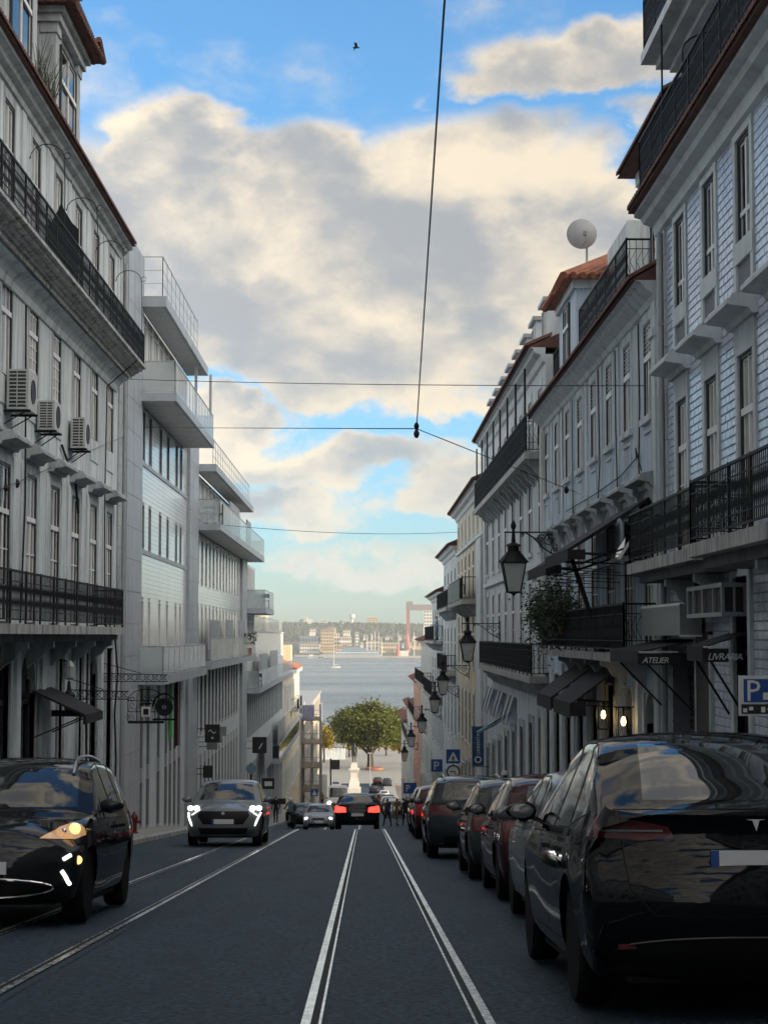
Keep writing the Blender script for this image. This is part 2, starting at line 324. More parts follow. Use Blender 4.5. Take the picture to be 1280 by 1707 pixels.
# ------------------------------------------------------------------ mesh building
class MB:
    def __init__(s): s.v = []; s.f = []; s.smooth = False
    def add(s, vs, fs):
        o = len(s.v); s.v.extend(vs); s.f.extend(tuple(i + o for i in f) for f in fs); return s
    def box(s, x0, x1, y0, y1, z0, z1):
        if x0 > x1: x0, x1 = x1, x0
        if y0 > y1: y0, y1 = y1, y0
        if z0 > z1: z0, z1 = z1, z0
        return s.add([(x0, y0, z0), (x1, y0, z0), (x1, y1, z0), (x0, y1, z0), (x0, y0, z1), (x1, y0, z1), (x1, y1, z1), (x0, y1, z1)],
                     [(0, 3, 2, 1), (4, 5, 6, 7), (0, 1, 5, 4), (1, 2, 6, 5), (2, 3, 7, 6), (3, 0, 4, 7)])
    def quad(s, a, b, c, d): return s.add([a, b, c, d], [(0, 1, 2, 3)])
    def bar(s, a, b, r=0.01, r2=None, n=4):
        a = Vector(a); b = Vector(b); d = b - a
        if d.length < 1e-6: return s
        q = d.normalized(); u = q.cross(Vector((0, 0, 1)))
        if u.length < 1e-3: u = Vector((1, 0, 0))
        u.normalize(); w = q.cross(u); r2 = r if r2 is None else r2
        vs = []
        for p, rr in ((a, r), (b, r2)):
            for k in range(n):
                t = 2 * math.pi * (k + 0.5) / n
                vs.append(tuple(p + u * math.cos(t) * rr + w * math.sin(t) * rr))
        fs = [(k, (k + 1) % n, n + (k + 1) % n, n + k) for k in range(n)] + [tuple(range(n))[::-1], tuple(range(n, 2 * n))]
        return s.add(vs, fs)
    def tube(s, pts, r, n=6):
        rs = r if isinstance(r, (list, tuple)) else [r] * len(pts)
        pts = [Vector(p) for p in pts]; vs = []; ref = None
        for i, p in enumerate(pts):
            t = (pts[min(i + 1, len(pts) - 1)] - pts[max(i - 1, 0)]).normalized()
            if ref is None:
                ref = t.cross(Vector((0, 0, 1)))
                if ref.length < 1e-2: ref = Vector((1, 0, 0))
            u = (ref - t * ref.dot(t)).normalized(); ref = u; w = t.cross(u)
            for k in range(n):
                a = 2 * math.pi * k / n; vs.append(tuple(p + (u * math.cos(a) + w * math.sin(a)) * rs[i]))
        fs = []
        for i in range(len(pts) - 1):
            for k in range(n): fs.append((i * n + k, i * n + (k + 1) % n, (i + 1) * n + (k + 1) % n, (i + 1) * n + k))
        fs += [tuple(range(n))[::-1], tuple(range((len(pts) - 1) * n, len(pts) * n))]
        return s.add(vs, fs)
    def lathe(s, prof, n=12, c=(0, 0, 0), axis='z', squash=1.0):
        vs = []
        for r, h in prof:
            for k in range(n):
                a = 2 * math.pi * k / n; x, y = r * math.cos(a), r * math.sin(a) * squash
                p = (x, y, h) if axis == 'z' else ((h, x, y) if axis == 'x' else (x, h, y))
                vs.append((p[0] + c[0], p[1] + c[1], p[2] + c[2]))
        fs = []
        for i in range(len(prof) - 1):
            for k in range(n): fs.append((i * n + k, i * n + (k + 1) % n, (i + 1) * n + (k + 1) % n, (i + 1) * n + k))
        fs += [tuple(range(n))[::-1], tuple(range((len(prof) - 1) * n, len(prof) * n))]
        return s.add(vs, fs)
    def prism(s, poly, axis, a, b):
        # poly: list of 2-D points; axis 'x': points are (y,z); 'y': (x,z); 'z': (x,y)
        def P(p, t): return (t, p[0], p[1]) if axis == 'x' else ((p[0], t, p[1]) if axis == 'y' else (p[0], p[1], t))
        n = len(poly); vs = [P(p, a) for p in poly] + [P(p, b) for p in poly]
        return s.add(vs, [tuple(range(n)), tuple(range(n, 2 * n))[::-1]] + [(k, n + k, n + (k + 1) % n, (k + 1) % n) for k in range(n)])
    def mesh(s, name, mat, shift=(0, 0, 0), fix=True, sharp=None):
        me = bpy.data.meshes.new(name)
        me.from_pydata([(v[0] - shift[0], v[1] - shift[1], v[2] - shift[2]) for v in s.v], [], s.f)
        if mat is not None: me.materials.append(MATS[mat])
        if fix:
            bm = bmesh.new(); bm.from_mesh(me); bmesh.ops.recalc_face_normals(bm, faces=bm.faces); bm.to_mesh(me); bm.free()
        if sharp is not None:
            me.polygons.foreach_set('use_smooth', [True] * len(me.polygons)); me.set_sharp_from_angle(angle=R(sharp))
        me.update(); return me
    def build(s, name, mat, parent=None, label=None, kind=None, sharp=None):
        """one mesh object; vertices are given in world space, the parent is an unrotated Empty (or a part of one)"""
        base = wloc(parent) if parent else (0, 0, 0)
        me = s.mesh(name, mat, base, sharp=sharp)
        o = bpy.data.objects.new(name, me); C.objects.link(o)
        if parent: o.parent = parent
        if label: o['label'] = label
        if kind: o['kind'] = kind
        return o

def wloc(o):
    v = Vector((0, 0, 0))
    while o is not None: v += Vector(o.location); o = o.parent
    return v
def thing(name, label, cat, loc=(0, 0, 0), rz=0.0, group=None, rot=None):
    o = bpy.data.objects.new(name, None); C.objects.link(o); o.empty_display_size = 0.3
    o.location = loc; o.rotation_euler = rot if rot else (0, 0, rz)
    o['label'] = label; o['category'] = cat
    if group: o['group'] = group
    return o
def tag(o, label, cat, group=None):
    o['label'] = label; o['category'] = cat
    if group: o['group'] = group
    return o
def place(name, me, parent, loc=(0, 0, 0), rot=(0, 0, 0), scale=None):
    o = bpy.data.objects.new(name, me); C.objects.link(o)
    if parent: o.parent = parent
    o.location = loc; o.rotation_euler = rot
    if scale: o.scale = scale
    return o
def copy_tree(o, parent=None):
    c = o.copy(); C.objects.link(c); c.parent = parent
    for ch in list(o.children): copy_tree(ch, c)
    return c
def text_part(s, size, mat, parent, loc, rot, name='lettering', ext=0.002, align='LEFT', shear=0.0, space=1.0):
    cu = bpy.data.curves.new('lettering', 'FONT'); cu.body = s; cu.size = size; cu.extrude = ext; cu.align_x = align; cu.shear = shear; cu.resolution_u = 2; cu.space_character = space
    t = bpy.data.objects.new('lettering', cu); C.objects.link(t)
    me = bpy.data.meshes.new_from_object(t.evaluated_get(bpy.context.evaluated_depsgraph_get()))
    bpy.data.objects.remove(t); me.materials.clear(); me.materials.append(MATS[mat])
    return place(name, me, parent, loc, rot)

# ------------------------------------------------------------------ street profile
PROF = [(-60, 5.178), (0, 0), (55, -4.7465), (62, -5.36), (80, -7.28), (100, -9.46), (140, -12.9), (190, -16.9), (250, -22.0), (290, -25.0), (320, -26.5), (345, -26.8), (560, -26.9)]
def rz_(y):
    if y <= PROF[0][0]: return PROF[0][1]
    for (a, za), (b, zb) in zip(PROF, PROF[1:]):
        if y <= b: return za + (zb - za) * (y - a) / (b - a)
    return PROF[-1][1]
def road_pitch(y): return math.atan2(rz_(y + 1.5) - rz_(y - 1.5), 3.0)

# ------------------------------------------------------------------ ground, road, pavements, water
XL, XR = -7.0, 5.2              # facade lines
KL, KR = -5.55, 3.35            # kerb lines
def strip(name, mat, x0, x1, ys, dz0, dz1=None, kind='structure', zf=None):
    zf = zf or rz_; dz1 = dz0 if dz1 is None else dz1
    m = MB(); n = len(ys)
    for y in ys: m.v += [(x0, y, zf(y) + dz0), (x1, y, zf(y) + dz1)]
    for i in range(n - 1): m.f.append((2 * i, 2 * i + 1, 2 * i + 3, 2 * i + 2))
    o = m.build(name, mat, sharp=60)
    if kind: o['kind'] = kind
    return o
YS = [-60, -30, 0, 20, 40, 50, 55, 58, 60, 62, 65, 70, 75, 80, 85, 90, 95, 100, 110, 120, 130, 140, 160, 190, 220, 250, 270, 290, 305, 320, 345, 360]
strip('road', 'asphalt', KL + 0.001, KR - 0.001, YS, 0.0)
# one sheet of ground under everything as far as the quay
gm = MB()
for i, y in enumerate([-400] + YS + [420, 480]):
    for x in (-700, -120, -40, XL - 2, 0, XR + 2, 40, 120, 700):
        z = rz_(y) - 0.35
        if x > 20: z += (x - 20) * 0.06 if y < 200 else 0
        gm.v.append((x, y, z))
nx = 9
for i in range(len(YS) + 2):
    for k in range(nx - 1): gm.f.append((i * nx + k, i * nx + k + 1, (i + 1) * nx + k + 1, (i + 1) * nx + k))
gm.build('ground', 'earth', kind='structure')
m = MB(); m.box(-420, 420, 345, 500, -31.8, -26.82)
m.build('quay', 'quay_stone', kind='structure')
m = MB(); m.box(-60, 60, 345.5, 440, -26.80, -26.79)
m.build('plaza', 'cobble', kind='structure')
# pavements with kerbs, paving stones left to the material except the kerb stones
for sd_, x0, x1 in (('left', XL - 0.4, KL - 0.16), ('right', KR + 0.16, XR + 0.4)):
    pv = strip('pavement_' + sd_, 'cobble', x0, x1, YS, 0.13)
    # the kerb: a row of dressed stones, the near ones one by one
    st = {}
    y = -8.0; k = 0
    while y < 62:
        ln = 0.95 + 0.25 * ((k * 7) % 5) / 4
        key = round(ln, 2)
        if key not in st:
            b = MB(); w = 0.16; h = 0.30
            b.prism([(0, -0.18), (w, -0.18), (w, 0.11), (w - 0.02, 0.128), (0, 0.128)], 'y', 0.006, ln - 0.006)
            st[key] = b.mesh('kerb_stone', 'limestone')
        if sd_ == 'left':
            place('kerb_stone', st[key], pv, (KL - 0.16, y, rz_(y)), (road_pitch(y + .5), 0, 0))
        else:
            place('kerb_stone', st[key], pv, (KR + 0.16, y + ln, rz_(y + ln)), (-road_pitch(y + .5), 0, math.pi))
        y += ln; k += 1
    b = MB()
    for a in range(62, 320, 4):
        xa, xb = (KL - 0.16, KL) if sd_ == 'left' else (KR, KR + 0.16)
        n0 = len(b.v)
        for yy in (a, a + 4):
            zz = rz_(yy); b.v += [(xa, yy, zz - 0.2), (xb, yy, zz - 0.2), (xb, yy, zz + 0.128), (xa, yy, zz + 0.128)]
        b.f += [(n0, n0 + 1, n0 + 5, n0 + 4), (n0 + 1, n0 + 2, n0 + 6, n0 + 5), (n0 + 2, n0 + 3, n0 + 7, n0 + 6), (n0 + 3, n0, n0 + 4, n0 + 7)]
    b.build('kerb', 'limestone', pv, kind='stuff')
# crossing at the brow: pale stone band and corner refuge on the left
m = MB(); ys = [57.0, 58.2]
for x0, x1 in ((-5.5, -3.6),):
    m.v += [(x0, y, rz_(y) + 0.008) for y in ys] + [(x1, y, rz_(y) + 0.008) for y in ys]; m.f.append((0, 2, 3, 1))
m.build('crossing_stripe', 'sign_white', kind='structure')
# tram rails: grooved girder rails, each with a running head, a groove and a keeper lip
YR = [-20, 0, 10, 20, 30, 40, 50, 55, 58, 60, 62, 65, 70, 75, 80, 85, 90, 95, 100, 110, 120, 140, 160, 190, 220, 250, 290, 320]
rails = [(-3.2, 'left', 'steel tram rail nearest the left pavement, running under the oncoming cars', -1), (-2.3, 'left', 'steel tram rail of the left track nearest the middle of the road', 1),
         (-0.27, 'right', 'left steel rail of the tram track in the middle of the road', -1), (0.63, 'right', 'steel tram rail nearest the row of parked cars', 1)]
for x, trk, lab, sg in rails:
    t = thing('tram_rail', lab, 'tram rail', (x, 0, 0), group='tram rails in the road')
    def ribbon(nm, mt, a, b, h):
        q = MB()
        for y in YR: q.v += [(x + a, y, rz_(y) + h), (x + b, y, rz_(y) + h)]
        q.f = [(2 * i, 2 * i + 1, 2 * i + 3, 2 * i + 2) for i in range(len(YR) - 1)]
        return q.build(nm, mt, t)
    ribbon('bedding', 'track_concrete', -0.15, 0.15, 0.004)
    ribbon('groove', 'rail_groove', -0.03, 0.03, 0.008)
    ribbon('rail_head', 'rail_steel', (0.018 if sg > 0 else -0.07), (0.07 if sg > 0 else -0.018), 0.014)
    ribbon('keeper_lip', 'rail_steel', (-0.04 if sg > 0 else 0.024), (-0.024 if sg > 0 else 0.04), 0.013)
# the river
m = MB(); m.box(-6000, 6000, 430, 9000, -60, -31.0)
m.build('river_water', 'water', kind='structure')

# ------------------------------------------------------------------ building kit
WCACHE = {}
def window_meshes(kind, w, h, frame, glass):
    key = (kind, round(w, 3), round(h, 3), frame, glass)
    if key in WCACHE: return WCACHE[key]
    dark = kind in ('french', 'multi', 'sash', 'louvre', 'casement') and frame == 'frame_white'
    f = MB(); panes = []; b = 0.05; hw = w / 2
    def vbar(y, z0, z1, t=0.035, d=0.03): f.box(-d, d, y - t / 2, y + t / 2, z0, z1)
    def hbar(z, y0, y1, t=0.035, d=0.028): f.box(-d, d, y0, y1, z - t / 2, z + t / 2)
    def pane(y0, y1, z0, z1): panes.append((y0, y1, z0, z1))
    g = MB() if dark else f
    g.box(-.045, .045, -hw, -hw + b, 0, h); g.box(-.045, .045, hw - b, hw, 0, h)
    g.box(-.043, .043, -hw + b, hw - b, 0, b); g.box(-.043, .043, -hw + b, hw - b, h - b, h)
    if dark:
        e = b + .035
        for y0, y1, z0, z1 in ((-hw + b, -hw + e, b, h - b), (hw - e, hw - b, b, h - b), (-hw + e, hw - e, b, e), (-hw + e, hw - e, h - e, h - b)): f.box(-.03, .012, y0, y1, z0, z1)
    if kind in ('french', 'multi', 'sash', 'louvre'):
        tz = h * (0.70 if kind == 'french' else 0.62)
        f.box(-.05, .05, -hw + b, hw - b, tz - .05, tz + .05)
        vbar(0, b, tz - .05, 0.085); vbar(0, tz + .05, h - b, 0.05)
        top = tz + .05
        if kind == 'louvre':
            n = max(5, int((h - b - top) / 0.075))
            for k in range(n):
                z = top + (h - b - top) * (k + .5) / n
                f.prism([(-.03, z + .03), (.035, z - .025), (.035, z - .012), (-.03, z + .042)], 'y', -hw + b, hw - b)
        for sg in (-1, 1):
            a, c = (-hw + b, -.04) if sg < 0 else (.04, hw - b)
            pane(a, c, b, tz - .05)
            if kind != 'louvre': pane(a, c, top, h - b)
            if kind == 'french':
                for q in (.33, .66): hbar(b + (tz - b) * q, a, c, .028)
            if kind == 'multi':
                vbar((a + c) / 2, b, h - b, .022)
                for q in (.2, .4, .6, .8): hbar(b + (tz - b) * q, a, c, .022)
                hbar((top + h) / 2, a, c, .022)
    elif kind == 'casement':
        vbar(0, b, h - b, .09); hbar(h * .28, -hw + b, hw - b, .07)
        for a, c in ((-hw + b, -.04), (.04, hw - b)): pane(a, c, b, h * .28); pane(a, c, h * .28, h - b)
    elif kind == 'slit':
        pane(-hw + b, hw - b, b, h - b)
    elif kind == 'two':
        vbar(0, b, h - b, .06)
        for a, c in ((-hw + b, -.03), (.03, hw - b)): pane(a, c, b, h - b)
    elif kind == 'door':
        tz = h * .74
        f.box(-.05, .05, -hw + b, hw - b, tz - .05, tz + .05); vbar(0, b, tz, .07, .06)
        f.box(-.04, .01, -hw + b, hw - b, b, h * .28)
        for a, c in ((-hw + b, -.035), (.035, hw - b)): pane(a, c, h * .28, tz - .05)
        pane(-hw + b, hw - b, tz + .05, h - b)
    fm = f.mesh('window', frame)
    pm = []
    for (y0, y1, z0, z1) in panes:
        q = MB(); q.box(-.012, .0, -(y1 - y0) / 2 - .004, (y1 - y0) / 2 + .004, -(z1 - z0) / 2 - .004, (z1 - z0) / 2 + .004)
        pm.append((q.mesh('pane', glass), (0, (y0 + y1) / 2, (z0 + z1) / 2)))
    if dark: pm.append((g.mesh('outer_frame', 'frame_dark'), (0, 0, 0)))
    WCACHE[key] = (fm, pm); return WCACHE[key]

class Facade:
    """front of a building on one side of the street: u = distance down the street, d = towards the road, z up"""
    def __init__(s, side, xw, bld): s.s = side; s.xw = xw; s.b = bld; s.open = []; s.base = Vector(bld.location)
    def X(s, d): return s.xw - s.s * d
    def box(s, mb, u0, u1, d0, d1, z0, z1): return mb.box(s.X(d0), s.X(d1), u0, u1, z0, z1)
    def part(s, name, mat, boxes, parent=None, kind=None, label=None):
        m = MB()
        for q in boxes: s.box(m, *q)
        return m.build(name, mat, parent or s.b, kind=kind, label=label)
    def profile(s, name, mat, poly, u0, u1, parent=None):
        m = MB(); m.prism([(s.X(d), z) for d, z in poly], 'y', u0, u1); return m.build(name, mat, parent or s.b)
    def window(s, u, z0, z1, w, kind='french', frame='frame_white', glass='glass_dark', depth=.2, arch=False):
        s.open.append((u - w / 2, u + w / 2, z0, z1))
        fm, pm = window_meshes(kind, w, z1 - z0, frame, glass)
        o = place('window', fm, s.b, Vector((s.X(-depth), u, z0)) - s.base, (0, 0, 0 if s.s < 0 else math.pi))
        for me, off in pm: place(me.name.split('.')[0], me, o, off)
        return o
    def surround(s, u, z0, z1, w, mat='stone_trim', t=.16, proud=.04, sill=True, lintel=.2, head_to=None, name='stone_surround'):
        b = [(u - w / 2 - t, u - w / 2, -.2, proud, z0, z1), (u + w / 2, u + w / 2 + t, -.2, proud, z0, z1), (u - w / 2 - t, u + w / 2 + t, -.2, proud + .004, z1, head_to or z1 + lintel)]
        if sill: b.append((u - w / 2 - t - .03, u + w / 2 + t + .03, -.2, proud + .06, z0 - .12, z0))
        return s.part(name, mat, b)
    def hood(s, u, z, w, mat='stone_trim', out=.34, h=.16):
        return s.profile('window_hood', mat, [(0.002, z - .10), (.10, z - .10), (.14, z - .03), (out - .05, z), (out, z + .02), (out, z + h * .55), (out - .03, z + h * .6), (out - .06, z + h), (0.002, z + h + .06)], u - w / 2, u + w / 2)
    def wall(s, u0, u1, z0, z1, mat, depth=11.0, name='wall', back_to=None):
        m = MB(); us = sorted({u0, u1, *[min(max(v, u0), u1) for o in s.open for v in o[:2]]}); zs = sorted({z0, z1, *[min(max(v, z0), z1) for o in s.open for v in o[2:]]})
        for za, zb in zip(zs, zs[1:]):
            run = None; zc = (za + zb) / 2
            for ua, ub in zip(us, us[1:]):
                uc = (ua + ub) / 2
                hole = any(o[0] < uc < o[1] and o[2] < zc < o[3] for o in s.open)
                if hole:
                    if run: s.box(m, run[0], run[1], -.36, 0, za, zb); run = None
                else: run = (run[0], ub) if run else (ua, ub)
            if run: s.box(m, run[0], run[1], -.36, 0, za, zb)
        s.box(m, u0, u1, -depth, -.361, z0, z1)
        return m.build(name, mat, s.b)
    def railing(s, path, z0, h=.95, parent=None, sp=.12, mat='iron', posts=1.3, scroll=True, thick=.0085, name='railing', solid=False):
        """iron railing along a polyline of (u, d)"""
        a = MB(); bal = MB(); P = lambda u, d, z: (s.X(d), u, z)
        for (ua, da), (ub, db) in zip(path, path[1:]):
            ln = math.hypot(ub - ua, db - da); n = max(1, round(ln / posts))
            a.bar(P(ua, da, z0 + h), P(ub, db, z0 + h), .026); a.bar(P(ua, da, z0 + .08), P(ub, db, z0 + .08), .018)
            if scroll: a.bar(P(ua, da, z0 + h * .80), P(ub, db, z0 + h * .80), .012); a.bar(P(ua, da, z0 + h * .26), P(ub, db, z0 + h * .26), .012)
            for k in range(n + 1):
                t = k / n; a.bar(P(ua + (ub - ua) * t, da + (db - da) * t, z0 - .02), P(ua + (ub - ua) * t, da + (db - da) * t, z0 + h + .03), .024)
            m = max(1, round(ln / sp))
            for k in range(m):
                t = (k + .5) / m; u = ua + (ub - ua) * t; d = da + (db - da) * t
                bal.bar(P(u, d, z0 + .08), P(u, d, z0 + h), thick)
                if scroll:
                    t2 = (k + 1.5) / m; u2 = ua + (ub - ua) * min(t2, 1); d2 = da + (db - da) * min(t2, 1)
                    zz = [z0 + h * q for q in (.28, .53, .78)]
                    bal.bar(P(u, d, zz[0]), P(u2, d2, zz[1]), .007); bal.bar(P(u2, d2, zz[1]), P(u, d, zz[2]), .007)
        r = a.build(name, mat, parent or s.b)
        bal.build('balusters', mat, parent or s.b, kind='stuff')
        return r
    def eave_tiles(s, u0, u1, d, z, mat='roof_tile', sp=.21, back=.6, rise=.3):
        m = MB(); n = int((u1 - u0) / sp)
        for k in range(n):
            u = u0 + (k + .5) * sp; vs = []
            for dd, zz in ((d, z), (d - back, z + rise)):
                for q in range(5):
                    t = math.pi * q / 4
                    vs.append((s.X(dd), u - math.cos(t) * sp * .46, zz + math.sin(t) * sp * .42))
            m.add(vs, [(q, q + 1, q + 6, q + 5) for q in range(4)] + [(0, 4, 3, 2, 1)])
        return m.build('eave_tiles', mat, s.b, kind='stuff')
    def cornice(s, name, mat, u0, u1, poly): return s.profile(name, mat, poly, u0, u1)
    def pipe(s, u, z0, z1, d=.07, r=.045, mat='zinc'):
        m = MB(); m.tube([(s.X(d), u, z0), (s.X(d), u, (z0 + z1) / 2), (s.X(d), u, z1)], r, 8)
        o = m.build('downpipe', mat, s.b, sharp=50)
        c = MB()
        for z in (z0 + (z1 - z0) * q for q in (.15, .5, .85)): c.box(s.X(0), s.X(d + .05), u - .06, u + .06, z - .02, z + .02)
        c.build('bracket', mat, o); return o
def bracket_profile(z, out, h): return [(0, z), (out, z), (out, z - h * .22), (out * .7, z - h * .34), (out * .55, z - h * .6), (out * .25, z - h * .78), (0, z - h)]
def pick(r, opts): return r.choices([o for o, _ in opts], [w for _, w in opts])[0]
def ac_unit(label, x, u, z, side, w=.85, h=.62, dp=.34):
    """air-conditioning condenser on wall brackets; its grille looks up the street, the fan faces the road"""
    t = thing('air_conditioner', label, 'air conditioner', (x, u, z), group='air conditioners on the left facade')
    s = -side
    B = MB(); B.box(x, x + s * dp, u, u + w, z, z + h); B.build('casing', 'ac_white', t)
    g = MB(); n = 9
    for k in range(n):
        zz = z + .06 + (h - .12) * (k + .5) / n; g.box(x + s * .04, x + s * (dp - .04), u - .016, u - .004, zz - .011, zz + .011)
    for q in (.04, .2, dp - .04): g.box(x + s * (q - .008), x + s * (q + .008), u - .017, u - .003, z + .05, z + h - .05)
    g.build('grille', 'ac_white', t)
    d = MB(); d.box(x + s * .03, x + s * (dp - .03), u - .003, u + .02, z + .04, z + h - .04); d.build('coil', 'ac_dark', t)
    f = MB(); f.lathe([(.0, 0), (.2, 0), (.22, .012), (.24, .012), (.24, -.01)], 18, (x + s * (dp + .003), u + w * .5, z + h * .5), 'x'); f.build('fan_guard', 'ac_dark', t)
    b = MB()
    for uu in (u + .1, u + w - .1): b.box(x - s * .12, x + s * (dp + .03), uu - .02, uu + .02, z - .05, z - .005); b.bar((x - s * .1, uu, z - .3), (x + s * dp * .8, uu, z - .04), .015)
    b.build('bracket', 'iron', t); return t

# ------------------------------------------------------------------ left side: old grey building with iron balconies
rnd = random.Random(3)
GL_OLD = [('glass_dark', 2), ('glass_pale', 3), ('curtain_glass', 6)]
def left_old():
    b = thing('old_building', 'old grey plaster building on the left with two long iron balconies and roof dormers', 'building', (XL, 40, rz_(40)))
    F = Facade(-1, XL, b)
    U0, U1 = 26.0, 50.8
    us = [49.3 - 2.87 * k for k in range(8)]
    for k, u in enumerate(us):
        # first floor french windows on the balcony, with brown stone heads and little cornices
        F.window(u, 1.47, 4.6, 1.12, 'french', 'frame_white', pick(rnd, GL_OLD), .05)
        F.surround(u, 1.47, 4.6, 1.12, 'stone_trim', .13, .012, False, .30)
        F.hood(u, 4.98, 1.75, 'stone_trim', .38, .16)
        # moulded pilaster strips between them
        F.profile('pilaster', 'stone_pale', [(.002, 1.45), (.028, 1.45), (.028, 4.55), (.02, 4.75), (.002, 4.82)], u + .80, u + 1.22)
        F.profile('pilaster', 'stone_pale', [(.002, 1.45), (.028, 1.45), (.028, 4.55), (.02, 4.75), (.002, 4.82)], u - 1.22, u - .80)
        # second floor
        F.window(u, 6.28, 8.36, 1.06, 'multi' if k in (3, 4) else 'sash', 'frame_white', pick(rnd, GL_OLD), .05)
        F.surround(u, 6.28, 8.36, 1.06, 'stone_trim', .14, .012, False, .24)
        F.part('apron_panel', 'stone_pale', [(u - .67, u + .67, 0, .028, 5.72, 6.28)])
        # attic
        F.window(u, 9.2, 11.72, .98, 'sash', 'frame_white', pick(rnd, GL_OLD), .05)
        F.surround(u, 9.2, 11.72, .98, 'stone_trim', .13, .012, False, .2)
        F.part('attic_pilaster', 'stone_pale', [(u + 1.2, u + 1.62, 0, .03, 8.8, 11.95)])
    # street floor doors
    doors = [(49.4, 1.15, 'door', False), (46.5, 1.3, 'door', True), (44.6, .95, 'two', False), (41.75, 1.0, 'two', False), (37.6, 1.75, 'door', True), (35.0, 1.3, 'door', False), (32.2, 1.3, 'door', False)]
    for u, w, kd, arch in doors:
        zb = rz_(u) + .15; top = .9
        F.window(u, zb, top, w, kd, 'frame_dark' if kd == 'door' else 'frame_grey', 'glass_black' if kd == 'door' else 'glass_dark', .14)
        F.surround(u, zb, top, w, 'stone_trim', .17, .05, False, .2)
        if arch:
            m = MB(); r = w / 2; n = 12
            for sg in (-1, 1):          # spandrels that turn the square head into an arch
                pts = [(u + sg * r, top - r - .0), (u + sg * r, top)] + [(u + sg * r * math.sin(math.pi / 2 * q / n), top - r + r * math.cos(math.pi / 2 * q / n)) for q in range(n + 1)]
                m.prism(pts if sg > 0 else pts[::-1], 'x', F.X(-.2), F.X(.02))
            m.build('arch_spandrel', 'stone_trim', b)
    F.wall(U0, U1, -7.0, 12.0, 'plaster_grey', 11)
    for u in [us[k] - 1.435 for k in range(7)]:
        F.part('street_pilaster', 'stone_pale', [(u - .22, u + .22, 0, .07, rz_(u) - .3, 1.1)])
    # first floor balcony
    sl = F.part('balcony_slab', 'stained_stone', [(U0, 46.8, .003, .80, 1.27, 1.45)])
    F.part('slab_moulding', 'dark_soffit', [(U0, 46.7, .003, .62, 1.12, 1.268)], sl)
    for u in [46.2 - 2.87 * k for k in range(7)]: F.profile('bracket', 'stone_trim', bracket_profile(1.118, .55, .55), u - .09, u + .09, sl)
    F.railing([(U0, .74), (46.7, .74), (46.7, .02)], 1.45, .95, sl, .115, posts=1.45)
    # the heavy cornice balcony under the attic
    cb = F.profile('cornice_balcony', 'stained_stone', [(.002, 8.40), (.08, 8.41), (.12, 8.49), (.38, 8.50), (.40, 8.44), (.44, 8.44), (.45, 8.535), (.52, 8.535), (.54, 8.59), (.62, 8.60), (.65, 8.655), (.74, 8.66), (.76, 8.72), (.84, 8.73), (.84, 8.80), (.002, 8.80)], U0, 50.4)
    F.profile('cove', 'plaster_grey', [(.002, 8.05), (.05, 8.06), (.09, 8.2), (.2, 8.34), (.36, 8.40), (.36, 8.495), (.002, 8.395)], U0, 50.3, cb)
    F.railing([(U0, .78), (50.3, .78), (50.3, .02)], 8.80, .88, cb, .115, posts=1.1)
    # wrought-iron party screens and curled stays on the balcony
    for u in (37.0, 41.6, 46.2, 50.0):
        st = MB(); q = [(F.X(.02), u, 11.2)]
        for k in range(8):
            t = math.pi * k / 7 * .95; q.append((F.X(.38 - .36 * math.cos(t)), u, 11.15 + .32 * math.sin(t)))
        q += [(F.X(.76), u, 10.6), (F.X(.76), u, 9.6)]; st.tube(q, .010, 5)
        for k in range(7):
            t = k / 6 * 5; st.bar((F.X(.8 + .07 * math.cos(t)), u, 11.22 + .07 * math.sin(t)), (F.X(.8 + .07 * math.cos(t + .8)), u, 11.22 + .07 * math.sin(t + .8)), .01)
        st.build('curled_stay', 'iron', cb)
    sc = MB(); sc.prism([(F.X(.02), 8.8), (F.X(.75), 8.8), (F.X(.75), 10.1), (F.X(.6), 10.25), (F.X(.42), 10.55), (F.X(.36), 10.7), (F.X(.3), 10.55), (F.X(.15), 10.25), (F.X(.02), 10.15)], 'y', 38.9, 38.94)
    sc.build('party_screen', 'iron', cb)
    # top cornice, gutter tiles, roof
    F.profile('cornice', 'stone_trim', [(.002, 11.95), (.06, 11.97), (.08, 12.08), (.20, 12.14), (.24, 12.22), (.36, 12.26), (.36, 12.34), (.002, 12.34)], U0, 51.0)
    rf = MB(); rf.prism([(F.X(.46), 12.342), (F.X(-5.5), 15.2), (F.X(-11), 12.36), (F.X(-11), 12.342)], 'y', U0, 50.9)
    rf.build('roof', 'roof_tile', b)
    F.eave_tiles(U0, 50.9, .50, 12.36, 'roof_tile', .21, .8, .41)
    # end pilaster of stone blocks and drain pipe
    z = -5.0; k = 0
    while z < 12:
        h = .62 if k % 2 else .55
        F.part('quoin_block', 'stone_trim', [(50.82, 51.55 - .06 * (k % 2), -.3, .045, z, z + h - .012)]); z += h; k += 1
    F.part('quoin_backing', 'plaster_grey', [(50.8, 52.0, -8, -.02, -7, 12.0)])
    F.pipe(51.75, -4.4, 12.0, .08, .055)
    # dormers
    for (ua, ub, ztop) in ((34.2, 37.6, 15.6), (39.95, 43.4, 15.2)):
        d = F.part('dormer', 'plaster_grey', [(ua, ub, -4.0, -.05, 12.4, ztop)])
        for ca in (ub - .45, ua - .02): F.part('dormer_corner', 'stone_trim', [(ca, ca + .47, -.3, .02, 12.3, ztop - .35)], d)
        for ca in (ub - .5, ua - .06): F.part('dormer_capital', 'stone_trim', [(ca, ca + .56, -.34, .06, ztop - .35, ztop - .12)], d)
        wf, wp = window_meshes('sash', ub - ua - 1.3, ztop - 13.0, 'frame_white', 'glass_dark')
        w = place('window', wf, b, Vector((F.X(.0), (ua + ub) / 2, 12.6)) - F.base)
